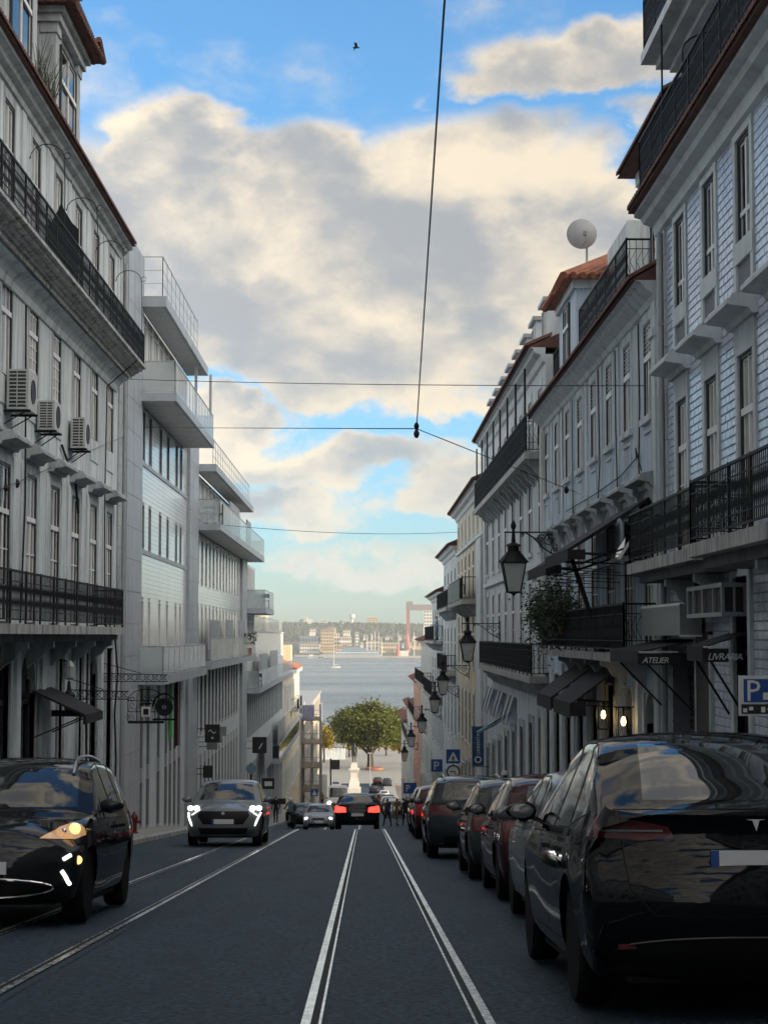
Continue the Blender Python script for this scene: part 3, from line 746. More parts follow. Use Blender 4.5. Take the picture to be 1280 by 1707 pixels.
        for me, off in wp: place(me.name.split('.')[0], me, w, off)
        # boarded cheek facing up the street, with its small pane
        ck = MB()
        for q in range(9): ck.box(F.X(-.35 - q * .34), F.X(-.68 - q * .34), ua - .05, ua - .012, 12.4, ztop - .15)
        ck.build('cheek_boards', 'zinc', d)
        en = MB(); en.box(F.X(-4.1), F.X(.14), ua - .14, ub + .14, ztop - .12, ztop + .06); en.box(F.X(-4.15), F.X(.24), ua - .24, ub + .24, ztop + .06, ztop + .2)
        en.build('entablature', 'stone_trim', d)
        rr = MB(); um = (ua + ub) / 2
        e0, e1, f0 = ua - .5, ub + .5, F.X(.5); bk = F.X(-4.3)
        rr.add([(f0, e0, ztop + .2), (f0, e1, ztop + .2), (bk, e1, ztop + .2), (bk, e0, ztop + .2), (F.X(-.5), ua + .2, ztop + .5), (F.X(-.5), ub - .2, ztop + .5), (F.X(-1.6), um, ztop + 1.1), (bk, um, ztop + 1.1)],
               [(0, 1, 5, 4), (4, 5, 6), (1, 2, 7, 6, 5), (3, 0, 4, 6, 7), (2, 3, 7), (0, 3, 2, 1)])
        rr.build('dormer_roof', 'roof_tile', d)
        et = MB()
        for k in range(int((e1 - e0) / .2)):
            u = e0 + .1 + k * .2; et.tube([(F.X(.53), u, ztop + .25), (F.X(-.5), ua + .2 + (ub - ua - .4) * (u - e0) / (e1 - e0), ztop + .54)], .085, 6)
        for k in range(20):
            x = F.X(.5 - k * .24); et.tube([(x, e0 - .03, ztop + .25), (x, e0 + .8, ztop + .56)], .085, 6); et.tube([(x, e1 + .03, ztop + .25), (x, e1 - .8, ztop + .56)], .085, 6)
        et.build('dormer_tiles', 'roof_tile', d, kind='stuff')
    # slung cables and pipes on the wall
    for i, (pts, r) in enumerate((([(36.6, .06, 8.0), (36.8, .06, 4), (36.4, .07, 1.5)], .02), ([(47.9, .9, 8.6), (47.95, .1, 7.9), (47.9, .08, 5.0), (48.1, .08, 1.5)], .018), ([(41.2, .05, 5.6), (42.3, .05, 5.2), (43.2, .06, 4.9), (43.6, .06, 4.2)], .03),
                                  ([(45.2, .08, .8), (45.0, .1, -.8), (45.25, .08, -3.0)], .03), ([(49.95, .1, 1.2), (50.2, .16, .2), (50.05, .1, -.9), (50.3, .12, -2.2), (50.1, .1, -4.0)], .028))):
        m = MB(); m.tube([(F.X(d), u, z) for u, d, z in pts], r, 6); m.build('cable', 'cable', b)
    m = MB()   # weeds in the gutter
    for k in range(60):
        u = 35.5 + rnd.random() * 2.2; p = Vector((F.X(.4), u, 12.5)); q = p + Vector((rnd.uniform(-.2, .3), rnd.uniform(-.3, .3), rnd.uniform(.3, .9)))
        m.bar(tuple(p), tuple(q), .012, .004, 3)
    tag(m.build('gutter_weeds', 'leaf_dark'), 'dry weeds growing from the gutter tiles below the near dormer', 'weeds')
left_old()
ac_unit('white air conditioner on the left facade, largest and nearest the picture edge', -6.93, 34.7, 5.62, -1, .95, .78, .42)
ac_unit('white air conditioner on the left facade, middle of the three', -6.93, 38.0, 5.60, -1, .85, .62, .36)
ac_unit('white air conditioner on the left facade, farthest down the street', -6.93, 42.3, 5.66, -1, .8, .72, .34)
# canopy over the arched street door, with scalloped fringe
t = thing('door_canopy', 'dark ribbed door canopy over the arched doorway on the left', 'awning', (-7, 38.7, -.2))
m = MB()
for k in range(7):
    a = 38.1 + k * .33; m.prism([(-6.98, .05), (-6.98, .1), (-5.85, -.42), (-5.85, -.47)], 'y', a, a + .31)
m.build('canopy_slats', 'awning_black', t)
m = MB(); m.box(-5.9, -5.84, 38.05, 40.5, -.62, -.44); m.box(-6.98, -5.9, 40.42, 40.47, -.56, -.42); m.build('fringe', 'awning_black', t)
m = MB(); m.bar((-6.95, 38.15, -.9), (-5.9, 38.15, -.45), .02); m.bar((-6.95, 40.4, -.9), (-5.9, 40.4, -.45), .02); m.build('stay', 'iron', t)
# wrought-iron hanging sign frames: horizontal brackets with scrollwork and a caged lantern sign
def iron_sign(label, u, z, ln, cage):
    t = thing('hanging_sign', label, 'sign', (XL, u, z))
    m = MB(); x0 = XL
    for h in (0, .22): m.bar((x0, u, z + h), (x0 + ln, u, z + h * .8), .016)
    n = int(ln / .2)
    for k in range(n):
        a = x0 + ln * k / n; c = x0 + ln * (k + 1) / n
        m.bar((a, u, z + .02), (c, u, z + .2), .009); m.bar((a, u, z + .2), (c, u, z + .02), .009)
        q = [((a + c) / 2 + .07 * math.cos(w * .8), u, z + .11 + .07 * math.sin(w * .8)) for w in range(8)]; m.tube(q, .007, 4)
    m.bar((x0, u, z + .5), (x0 + ln * .6, u, z + .22), .012)
    m.bar((x0 + .02, u, z - .4), (x0 + .02, u, z + .6), .02); m.build('bracket', 'iron', t)
    if cage:
        g = MB(); cx = x0 + ln * .68; w = .48; z1, z0 = z - .25, z - 1.05
        for dx in (-w, -w * .5, 0, w * .5, w): g.bar((cx + dx, u, z0), (cx + dx, u, z1 - .25 * (dx / w) ** 2), .012)
        for zz in (z0, z0 + .25, z0 + .55): g.bar((cx - w, u, zz), (cx + w, u, zz), .012)
        for k in range(8):
            t0 = math.pi * k / 8; t1 = math.pi * (k + 1) / 8; g.bar((cx + w * math.cos(t0), u, z1 - .25 + .3 * math.sin(t0)), (cx + w * math.cos(t1), u, z1 - .25 + .3 * math.sin(t1)), .014)
        for k in range(26):
            a = rnd.uniform(-w, w); zz = rnd.uniform(z0, z1 - .1); g.tube([(cx + a + .06 * math.cos(v), u, zz + .06 * math.sin(v)) for v in range(6)], .006, 4)
        g.box(cx - w, cx + w, u - .02, u + .02, z0 - .06, z0); g.bar((cx, u, z1), (cx, u, z), .01)
        g.build('cage', 'iron', t)
        p = MB(); p.box(cx - .12, cx + .12, u - .012, u + .012, z0 + .12, z0 + .38); p.build('sign_plate', 'sign_white', t)
        p = MB(); p.box(cx - .07, cx + .07, u - .02, u + .02, z0 + .17, z0 + .33); p.build('sign_panel', 'iron', t)
    return t
iron_sign('long black wrought-iron bracket with scrolls, nearer one on the old grey facade', 42.6, -.25, 1.45, False)
iron_sign('black wrought-iron hanging sign with a caged square plate by the grey pillar', 48.2, .02, 1.75, True)

# ------------------------------------------------------------------ left side: modern white panelled blocks stepping downhill
def panels(F, u0, u1, z0, z1, parent, pw=1.2, ph=.15, skip=(), mat='white_panel', name='facade_panels', d=.012, rng=None):
    """rows of glazed panels with recessed joints, cut round the openings"""
    m = MB(); r = 0; z = z0
    while z < z1 - .02:
        zt = min(z + ph, z1); u = u0 - (pw * .5 if r % 2 else 0)
        while u < u1:
            a, b = max(u, u0) + .004, min(u + pw, u1) - .004
            segs = [(a, b)]
            for o in F.open:
                if o[2] < zt and o[3] > z:
                    ns = []
                    for (p, q) in segs:
                        if o[1] <= p or o[0] >= q: ns.append((p, q))
                        else:
                            if p < o[0] - .02: ns.append((p, o[0]))
                            if q > o[1] + .02: ns.append((o[1], q))
                    segs = ns
            for p, q in segs:
                if q - p > .03: F.box(m, p, q, 0.001, d, z + .004, zt - .004)
            u += pw
        z += ph; r += 1
    return m.build(name, mat, parent, kind='stuff')
def stone_pillar(F, u0, u1, z0, z1, out=.32, h=.95):
    p = F.part('pillar_core', 'panel_joint', [(u0 + .015, u1 - .015, -.5, out - .02, z0, z1)])
    z = z0; k = 0; um = u0 + (u1 - u0) * .38
    while z < z1 - .05:
        zt = min(z + h, z1)
        F.part('stone_slab', 'stone_slab_grey', [(u0, um - .006, -.3, out, z, zt - .014)], p); F.part('stone_slab', 'stone_slab_grey', [(um + .006, u1, -.3, out + .003, z, zt - .014)], p)
        z = zt; k += 1
    return p
def glass_rail(F, path, z0, h, parent, seg=1.2, mat='glass_pale'):
    m = MB(); t = MB(); P = lambda u, d, z: (F.X(d), u, z)
    for (ua, da), (ub, db) in zip(path, path[1:]):
        ln = math.hypot(ub - ua, db - da); n = max(1, round(ln / seg))
        m.bar(P(ua, da, z0 + h), P(ub, db, z0 + h), .02, n=6); m.bar(P(ua, da, z0 + .05), P(ub, db, z0 + .05), .02)
        for k in range(n):
            a, c = (k + .02) / n, (k + .98) / n
            p0 = P(ua + (ub - ua) * a, da + (db - da) * a, z0 + .06); p1 = P(ua + (ub - ua) * c, da + (db - da) * c, z0 + .06)
            q = MB(); e = .006
            if abs(ub - ua) > abs(db - da): q.box(p0[0] - e, p0[0] + e, p0[1], p1[1], z0 + .06, z0 + h - .02)
            else: q.box(min(p0[0], p1[0]), max(p0[0], p1[0]), p0[1] - e, p0[1] + e, z0 + .06, z0 + h - .02)
            q.build('glass_panel', mat, parent)
            m.bar(P(ua + (ub - ua) * k / n, da + (db - da) * k / n, z0), P(ua + (ub - ua) * k / n, da + (db - da) * k / n, z0 + h), .014)
        m.bar(P(ub, db, z0), P(ub, db, z0 + h), .014)
    return m.build('rail', 'steel', parent)
def tube_rail(F, path, z0, h, parent, seg=1.3):
    m = MB(); P = lambda u, d, z: (F.X(d), u, z)
    for (ua, da), (ub, db) in zip(path, path[1:]):
        ln = math.hypot(ub - ua, db - da); n = max(1, round(ln / seg))
        for q in (1, .66, .33): m.bar(P(ua, da, z0 + h * q), P(ub, db, z0 + h * q), .022 if q == 1 else .012)
        for k in range(n + 1):
            t = k / n; m.bar(P(ua + (ub - ua) * t, da + (db - da) * t, z0), P(ua + (ub - ua) * t, da + (db - da) * t, z0 + h), .016)
    return m.build('roof_rail', 'steel', parent)
pmat('balustrade_glass', (0.50, 0.57, 0.60), 0.10, var=0.12, scale=.8, spec=.8); MATS['balustrade_glass'].node_tree.nodes['Principled BSDF'].inputs['Alpha'].default_value = 0.42
GL_MOD = [('glass_dark', 6), ('glass_pale', 3)]
def slab(F, name, u0, u1, out, z0, z1, mat='stone_slab_grey'):
    s = F.part(name, mat, [(u0, u1, .02, out, z0, z1)])
    F.part('soffit', 'soffit_white', [(u0 + .12, u1 - .12, .03, out - .1, z0 - .012, z0 - .001)], s)
    return s
def left_modern():
    r = random.Random(5)
    # block A, tall with a roof terrace
    b = thing('modern_building', 'white tiled modern block beside the old grey building, with a glass balcony near its top', 'building', (XL, 62, rz_(62)))
    F = Facade(-1, XL, b); u0, u1 = 55.7, 70.6
    pairs = [56.7, 58.5, 61.45, 63.8, 66.7, 68.3]
    for u in pairs:
        F.window(u, .75, 2.37, .62, 'slit', 'frame_white', pick(r, GL_MOD), .018)
        F.window(u, 3.95, 5.38, .62, 'slit', 'frame_grey', pick(r, GL_MOD), .018)
        F.window(u, 6.72, 8.35, .72, 'slit', 'frame_grey', 'glass_dark', .018)
    for k in range(9):      # set-back glazed top storey, pale blinds
        u = 56.6 + k * 1.6; F.window(u, 8.75, 11.1, 1.2, 'two', 'frame_white', pick(r, [('curtain_glass', 5), ('glass_pale', 2)]), .018)
    for k, u in enumerate(pairs + [65.2]):    # office floor under the lower balcony, then shopfronts
        F.window(u, -2.95, -.35, .75, 'slit', 'frame_grey', 'glass_dark', .018)
        F.window(u, rz_(u) + .15, -3.3, .8, 'slit', 'frame_grey', 'glass_black', .018)
    F.wall(u0, u1, -9, 11.4, 'panel_joint', 11)
    panels(F, u0, u1, .2, 8.4, b)
    panels(F, u0, u1, -8.0, .0, b, 1.5, .8, mat='stone_pale', name='base_slabs')
    panels(F, u0, u1, 8.75, 11.4, b, 2.0, 2.6, mat='stone_pale', name='top_cladding')
    F.part('sill_band', 'stone_slab_grey', [(u0, u1, .012, .05, 3.80, 3.93)])
    F.part('sill_band', 'stone_slab_grey', [(u0, u1, .012, .05, 6.58, 6.70)])
    s = slab(F, 'roof_slab', 55.3, 70.2, .85, 11.42, 11.75)
    tube_rail(F, [(55.4, -2.0), (55.4, .72), (67.0, .72)], 11.75, 1.25, s)
    s = slab(F, 'upper_balcony', 55.2, 69.2, 1.2, 8.46, 8.72); glass_rail(F, [(55.25, .05), (55.25, 1.15), (69.1, 1.15), (69.1, .05)], 8.72, .98, s, 1.15, 'balustrade_glass')
    s = slab(F, 'lower_balcony', 55.0, 69.8, .92, -.25, .03); glass_rail(F, [(55.05, .05), (55.05, .87), (69.7, .87), (69.7, .05)], .03, .88, s, 1.6, 'balustrade_glass')
    F.part('post', 'steel', [(67.3, 67.4, .6, .7, 8.72, 11.35)]); F.part('post', 'steel', [(69.0, 69.1, 1.0, 1.1, 9.6, 11.3)])
    stone_pillar(F, 52.05, 55.65, -6, 13.0, .12)
    m = MB(); m.box(F.X(.06), F.X(.14), 64.6, 64.9, -2.4, -.4); m.build('green_banner', 'green_light', b)
    m = MB(); m.box(F.X(.06), F.X(.14), 66.7, 67.0, -2.8, -.4); m.build('red_banner', 'red_paint', b)
    # block B
    b = thing('modern_building', 'white tiled modern block mid-way along the left row, folding chairs on its balcony', 'building', (XL, 88, rz_(88)))
    F = Facade(-1, XL, b); u0, u1 = 74.4, 101.2
    us = [75.5 + k * 1.95 for k in range(13)]
    for k, u in enumerate(us):
        F.window(u, .65, 2.5, .78, 'slit', 'frame_white', pick(r, GL_MOD), .018)
        F.window(u, 3.35, 5.35, .85, 'slit', 'frame_white', pick(r, GL_MOD), .018)
        F.window(u, 5.95, 7.85, 1.2, 'two', 'frame_white', pick(r, [('curtain_glass', 5), ('glass_pale', 3)]), .018)
        F.window(u, -2.9, -.2, .95, 'slit', 'frame_grey', 'glass_dark', .018)
        F.window(u, rz_(u) + .15, -4.2, .8, 'slit', 'frame_grey', 'glass_black', .018)
    F.wall(u0, u1, -12, 8.0, 'panel_joint', 11)
    panels(F, u0, u1, .2, 5.5, b); panels(F, u0, u1, -11, 0.1, b, 1.6, .8, mat='stone_pale', name='base_slabs'); panels(F, u0, u1, 5.9, 8.0, b, 2, 2.2, mat='stone_pale', name='top_cladding')
    s = slab(F, 'roof_slab', 74.4, 99.4, .85, 8.05, 8.35); tube_rail(F, [(74.5, .7), (98, .7)], 8.35, 1.05, s)
    s = slab(F, 'upper_balcony', 74.3, 107.0, 1.05, 5.6, 5.86); glass_rail(F, [(74.35, .05), (74.35, 1.0), (106.9, 1.0), (106.9, .05)], 5.86, 1.02, s, 1.5, 'balustrade_glass')
    s = slab(F, 'lower_balcony', 72.0, 101.5, .92, -.1, .18); glass_rail(F, [(72.1, .87), (101.4, .87)], .18, .95, s, 1.7, 'balustrade_glass')
    for a, c, z0, z1 in ((84.5, 88.5, .2, 2.0), (93.0, 97.5, .2, 2.0), (86.0, 92.5, 5.9, 7.7), (98.5, 102.0, 5.9, 7.6), (75.8, 80.6, .2, 1.9)):
        F.part('privacy_screen', 'zinc', [(a, c, .5, .56, z0, z1)])
    stone_pillar(F, 70.65, 74.35, -8, 9.0, .14)
    # block C
    b = thing('modern_building', 'white tiled modern block lowest on the left row, with a short corner glass balcony', 'building', (XL, 128, rz_(128)))
    F = Facade(-1, XL, b)
    for k in range(4):
        F.window(107.3 + k * 1.9, 3.2, 5.4, 1.0, 'slit', 'frame_white', 'glass_dark', .018); F.window(107.3 + k * 1.9, .2, 2.1, 1.0, 'slit', 'frame_white', 'glass_dark', .018)
    F.wall(105.2, 115.0, -.2, 5.5, 'stone_pale', 11)
    F.open = []
    us = [106.6 + k * 2.1 for k in range(23)]
    for u in us:
        F.window(u, -4.9, -2.2, 1.0, 'slit', 'frame_grey', pick(r, GL_MOD), .018)
        F.window(u, rz_(u) + .2, -6.6 if u < 130 else -8.2, .9, 'slit', 'frame_grey', pick(r, GL_MOD), .018)
        F.window(u, -1.4, -.35, .8, 'slit', 'frame_white', pick(r, [('curtain_glass', 2), ('glass_pale', 3)]), .018)
    F.wall(105.2, 155.0, -18, -.2, 'stone_pale', 11, name='lower_wall')
    F.part('upper_wall', 'white_panel', [(115.01, 155, -.35, .01, -.19, 1.45)])
    F.part('parapet_cap', 'stone_slab_grey', [(115.0, 155.2, -.4, .06, 1.452, 1.56)])
    s = slab(F, 'corner_balcony', 105.0, 114.6, 1.25, 2.55, 2.85); glass_rail(F, [(105.05, .05), (105.05, 1.2), (114.5, 1.2), (114.5, .05)], 2.85, 1.05, s, 2.2, 'balustrade_glass')
    s = slab(F, 'lower_balcony', 105.0, 154, .92, -2.1, -1.82); glass_rail(F, [(105.05, .05), (105.05, .87), (153.9, .87)], -1.82, 1.0, s, 3.0, 'balustrade_glass')
    s = slab(F, 'street_balcony', 130.0, 170, .92, -7.9, -7.6); glass_rail(F, [(130.05, .05), (130.05, .87), (169.9, .87)], -7.6, 1.0, s, 3.5, 'glass_dark')
    for a, c, z0, z1 in ((112, 120, -1.8, .1), (124, 134, -1.8, .2), (136, 147, -7.5, -5.2), (118, 127, -7.5, -5.5)): F.part('privacy_screen', 'zinc', [(a, c, .5, .56, z0, z1)])
    F.part('terrace_hut', 'plaster_tan', [(121, 125, -6, -2, 1.4, 3.0)]); F.part('terrace_hut', 'plaster_white', [(133, 150, -8, -2.5, 1.4, 4.2)]); F.part('terrace_hut', 'plaster_tan', [(142, 154, -8, -1.2, 1.4, 3.4)])
    glass_rail(F, [(116, -.1), (154.8, -.1)], 1.57, .95, b, 3.2, 'balustrade_glass')
    stone_pillar(F, 101.3, 105.0, -11, 6.0, .16)
    # further down: rendered old house catching the sun, then one wrapped in scaffolding
    b = thing('old_house', 'cream house far down the left row with orange roof edge, catching the low sun', 'building', (XL, 176, rz_(176)))
    F = Facade(-1, XL, b)
    for u in [158 + 3.4 * k for k in range(11)]:
        for z0, z1 in ((-5.6, -3.2), (-9.4, -7.0), (-13.0, -10.6)):
            if rz_(u) < z0 - 1: F.window(u, z0, z1, 1.2, 'two', 'frame_white', pick(r, GL_MOD), .018); F.surround(u, z0, z1, 1.2, 'stone_pale', .18, .05, True, .2)
    F.wall(155.3, 193.5, -24, -2.2, 'plaster_cream', 11)
    F.part('cornice', 'stone_pale', [(155.3, 193.6, .002, .35, -2.4, -2.0)])
    F.part('party_wall', 'plaster_tan', [(163, 172, -9, -.9, -2.0, 1.4)]); F.part('party_wall', 'plaster_grey', [(158.2, 163, -8, -1.6, -2.0, 0.6)])
    F.part('chimney', 'plaster_cream', [(186.5, 189.5, -2.2, -.6, -2.0, .3)])
    m = MB(); m.prism([(F.X(.5), -1.99), (F.X(-4.5), .2), (F.X(-11), -1.99)], 'y', 174, 193.5); m.build('roof', 'roof_tile_orange', b)
    m = MB(); m.prism([(F.X(-.6), 1.41), (F.X(-4), 2.6), (F.X(-8), 1.41)], 'y', 159, 168); m.build('roof', 'roof_tile_orange', b)
    for u in (173, 181): 
        s = F.part('balcony_slab', 'limestone', [(u - 2, u + 2, .002, .7, -5.95, -5.75)]); F.railing([(u - 1.9, .02), (u - 1.9, .65), (u + 1.9, .65), (u + 1.9, .02)], -5.75, .95, s, .3, scroll=False, posts=2)
    b = thing('old_house', 'grey house far down on the left standing behind scaffolding', 'building', (XL, 235, rz_(235)))
    F = Facade(-1, XL, b)
    for u in [198 + 4 * k for k in range(21)]:
        for z0, z1 in ((-10.6, -8.2), (-14.6, -12.2), (-18.6, -16.2)):
            if rz_(u) < z0 - 1.5: F.window(u, z0, z1, 1.4, 'two', 'frame_grey', 'glass_dark', .018)
    F.wall(194, 284, -32, -7.6, 'plaster_tan', 11)
    m = MB(); m.box(F.X(.2), F.X(-11), 193.6, 284, -7.59, -7.3); m.build('roof', 'zinc', b)
    t = thing('scaffold', 'steel tube scaffold with planks and blue netting far down the left side', 'scaffold', (-6, 204, rz_(204)))
    x0, x1, y0, y1 = -6.95, -4.95, 200.0, 209.0; zl = [-8.0 - 2.6 * k for k in range(5)]
    tb = MB()
    for x in (x0, (x0 + x1) / 2, x1):
        for y in (y0, (y0 + y1) / 2, y1): tb.bar((x, y, rz_(y)), (x, y, -6.3), .06, n=6)
    for z in zl:
        for h in (.0, .55, 1.05):
            tb.bar((x0, y0, z + h), (x1, y0, z + h), .04); tb.bar((x1, y0, z + h), (x1, y1, z + h), .04)
    for k, z in enumerate(zl[:-1]): tb.bar((x0 if k % 2 else x1, y0 - .05, z), (x1 if k % 2 else x0, y0 - .05, z - 2.6), .04)
    tb.build('tubes', 'scaffold_steel', t, kind='stuff')
    for z in zl: m = MB(); m.box(x0, x1, y0, y1, z - .12, z - .04); m.build('plank_deck', 'plank', t)
    m = MB(); m.box(x0 - .4, x1 - .6, y0 - .12, y0 - .08, -8.0, -6.4); m.box(x1 + .06, x1 + .09, y0, y1, -8.0, -6.4); m.build('netting', 'net_blue', t)
    t = thing('site_hoarding', 'white corrugated site hoarding beside the scaffold far down the left', 'hoarding', (-5.4, 250, rz_(250)))
    for k in range(7):
        q = MB(); q.box(-6.9 + k * .25, -6.66 + k * .25, 250 - .04 * (k % 2), 250.1 - .04 * (k % 2), rz_(250), rz_(250) + 4.2); q.build('hoarding_panel', 'hoarding', t)
left_modern()

# chairs and tables on the balconies (seen against the wall)
def chair(label, x, u, z, rz=0, mat='black_metal', grp='chairs on the balconies'):
    t = thing('chair', label, 'chair', (x, u, z), rz, grp)
    def P(nm, bx):
        m = MB(); m.box(*bx); place(nm, m.mesh(nm, mat), t)
    P('seat', (-.21, .21, -.2, .2, .42, .45)); P('backrest', (-.21, .21, .18, .21, .62, .84))
    for sx in (-1, 1):
        for sy in (-1, 1): P('leg', (sx * .19 - .015, sx * .19 + .015, sy * .18 - .015, sy * .18 + .015, 0, .84 if sy > 0 else .42))
    return t
def table(label, x, u, z, mat='black_metal'):
    t = thing('table', label, 'table', (x, u, z))
    m = MB(); m.box(-.3, .3, -.3, .3, .70, .73); place('tabletop', m.mesh('tabletop', mat), t)
    for s in (-1, 1):
        m = MB(); m.bar((s * .25, -.2, 0), (-s * .25, -.2, .7), .015); m.bar((s * .25, .2, 0), (-s * .25, .2, .7), .015); place('leg', m.mesh('leg', mat), t)
    return t
chair('black folding chair left of the little table on the long glass balcony', -6.75, 74.9, 5.87, math.pi / 2)
table('small folding table between two chairs on the long glass balcony', -6.42, 75.0, 5.87)
chair('black folding chair right of the little table on the long glass balcony', -6.12, 75.1, 5.87, -math.pi / 2)
chair('black slatted chair at the wall end of the low corner balcony', -6.6, 105.8, -1.81, 0)
chair('black slatted chair at the rail end of the low corner balcony', -6.25, 106.2, -1.81, 0)
table('pale blue table on the corner glass balcony far along the left row', -6.3, 106.5, 2.86, 'far_blue')
chair('blue chair beside the table on the corner glass balcony', -5.85, 106.6, 2.86, 0, 'far_blue')
def potted_shrub(label, x, u, z, r, seed, mat='leaf_dark', h=.4):
    rr = random.Random(seed); t = thing('potted_plant', label, 'plant', (x, u, z))
    m = MB(); m.lathe([(.10, 0), (.15, .02), (.19, h), (.2, h), (.17, h - .03)], 10, (x, u, z)); m.build('pot', 'roof_tile_orange', t)
    m = MB()
    for k in range(160):
        a = rr.uniform(0, 6.28); q = r * rr.random() ** .5; e = rr.uniform(-.6, 1) * r
        p = Vector((x + q * math.cos(a), u + q * math.sin(a), z + h + r * .8 + e * .8)); d = Vector((rr.uniform(-1, 1), rr.uniform(-1, 1), rr.uniform(-.4, 1))).normalized() * .09; w = Vector((rr.uniform(-1, 1), rr.uniform(-1, 1), rr.uniform(-1, 1))).normalized() * .04
        m.quad(tuple(p - w), tuple(p - w + d), tuple(p + w + d), tuple(p + w))
    m.build('foliage', mat, t); return t
potted_shrub('dark shrub in a pot on the terrace above the corner balcony', -7.4, 116.5, 1.6, 1.3, 4)
potted_shrub('small potted plant at the railing of the low white balcony', -6.2, 96.5, .2, .5, 6)
# wall signs projecting from the shopfronts
def blade_sign(label, u, z, w, h, mat, x=XL, grp=None, t_=.08):
    t = thing('projecting_sign', label, 'sign', (x, u, z), group=grp)
    m = MB(); m.box(x + .35, x + .35 + w, u - t_ / 2, u + t_ / 2, z, z + h); m.build('sign_box', mat, t)
    m = MB(); m.bar((x, u, z + h * .75), (x + .4, u, z + h * .75), .02); m.bar((x, u, z + h * .3), (x + .4, u, z + h * .3), .02); m.build('bracket', 'iron', t)
    return t
s1 = blade_sign('large square black sign with white scroll projecting from the left shopfronts', 75.6, -3.2, .62, .75, 'black_metal')
m = MB(); m.tube([(XL + .5 + .3 * k / 6, 75.55, -2.75 + .07 * math.sin(k * 1.05)) for k in range(7)], .018, 5); m.box(XL + .62, XL + .7, 75.54, 75.555, -3.05, -2.97); m.build('scroll', 'sign_white', s1)
for k in range(3): blade_sign(['small grey sign tucked beside the square black one, lowest of three', 'small grey sign beside the square black one, middle of three', 'small grey sign touching the square black one, highest of three'][k], 76.5 + k * 2.4, -3.55 + k * .15, .45, .42, 'sign_grey')
s1 = blade_sign('round black shop sign low on the left shopfronts above the grey car', 74.8, -4.6, .4, .5, 'black_metal')
s1 = blade_sign('black sign with slanted white stroke farther down the left shopfronts', 107.5, -5.7, .85, .95, 'black_metal')
m = MB(); m.bar((XL + .75, 107.44, -5.45), (XL + .95, 107.44, -5.1), .04); m.build('stroke', 'sign_white', s1)
s1 = blade_sign('black oval sign with pale panel far down the left pavement', 118, -8.7, .8, .7, 'black_metal'); m = MB(); m.box(XL + .5, XL + 1.0, 117.94, 117.955, -8.5, -8.2); m.build('panel', 'sign_white', s1)
blade_sign('wide low black sign beneath the oval one far down the left pavement', 128, -10.6, 1.1, .4, 'black_metal')
t = thing('round_shop_sign', 'dark round wrought-iron sign under the white balcony', 'sign', (-6.4, 57, -1.1))
m = MB(); m.lathe([(.0, -.03), (.25, -.03), (.28, 0), (.25, .03), (0, .03)], 22, (-6.3, 57, -1.0), 'y'); m.build('disc', 'iron', t)
m = MB(); m.lathe([(0, -.01), (.07, -.01), (.07, .01)], 14, (-6.3, 56.955, -1.0), 'y'); m.build('boss', 'sign_grey', t)
m = MB(); m.tube([(-6.3 + .36 * math.cos(math.pi * k / 10), 57, -1.0 + .42 * math.sin(math.pi * k / 10)) for k in range(11)], .03, 5); m.box(-6.66, -5.94, 56.98, 57.02, -1.42, -1.36); m.bar((-6.98, 57, -.9), (-6.7, 57, -.9), .03); m.build('frame', 'iron', t)
# red fire hydrant on the left pavement
t = thing('fire_hydrant', 'red fire hydrant on the left pavement behind the dark SUV', 'hydrant', (-6.35, 50.2, rz_(50.2) + .13))
z = rz_(50.2) + .13; m = MB(); m.lathe([(.17, 0), (.17, .05), (.12, .07), (.12, .55), (.16, .58), (.16, .66), (.13, .74), (.06, .82), (.05, .9), (0, .9)], 12, (-6.35, 50.2, z)); m.build('barrel', 'red_paint', t, sharp=50)
for s_ in (-1, 1):
    m = MB(); m.lathe([(.07, 0), (.07, .14), (.085, .14), (.085, .19), (0, .19)], 8, (-6.35 + s_ * .1, 50.2, z + .48), 'x', 1.0) if s_ > 0 else m.lathe([(0, -.19), (.085, -.19), (.085, -.14), (.07, -.14), (.07, 0)], 8, (-6.45, 50.2, z + .48), 'x'); m.build('nozzle', 'red_paint', t)
t.scale = (.66, .66, .66)

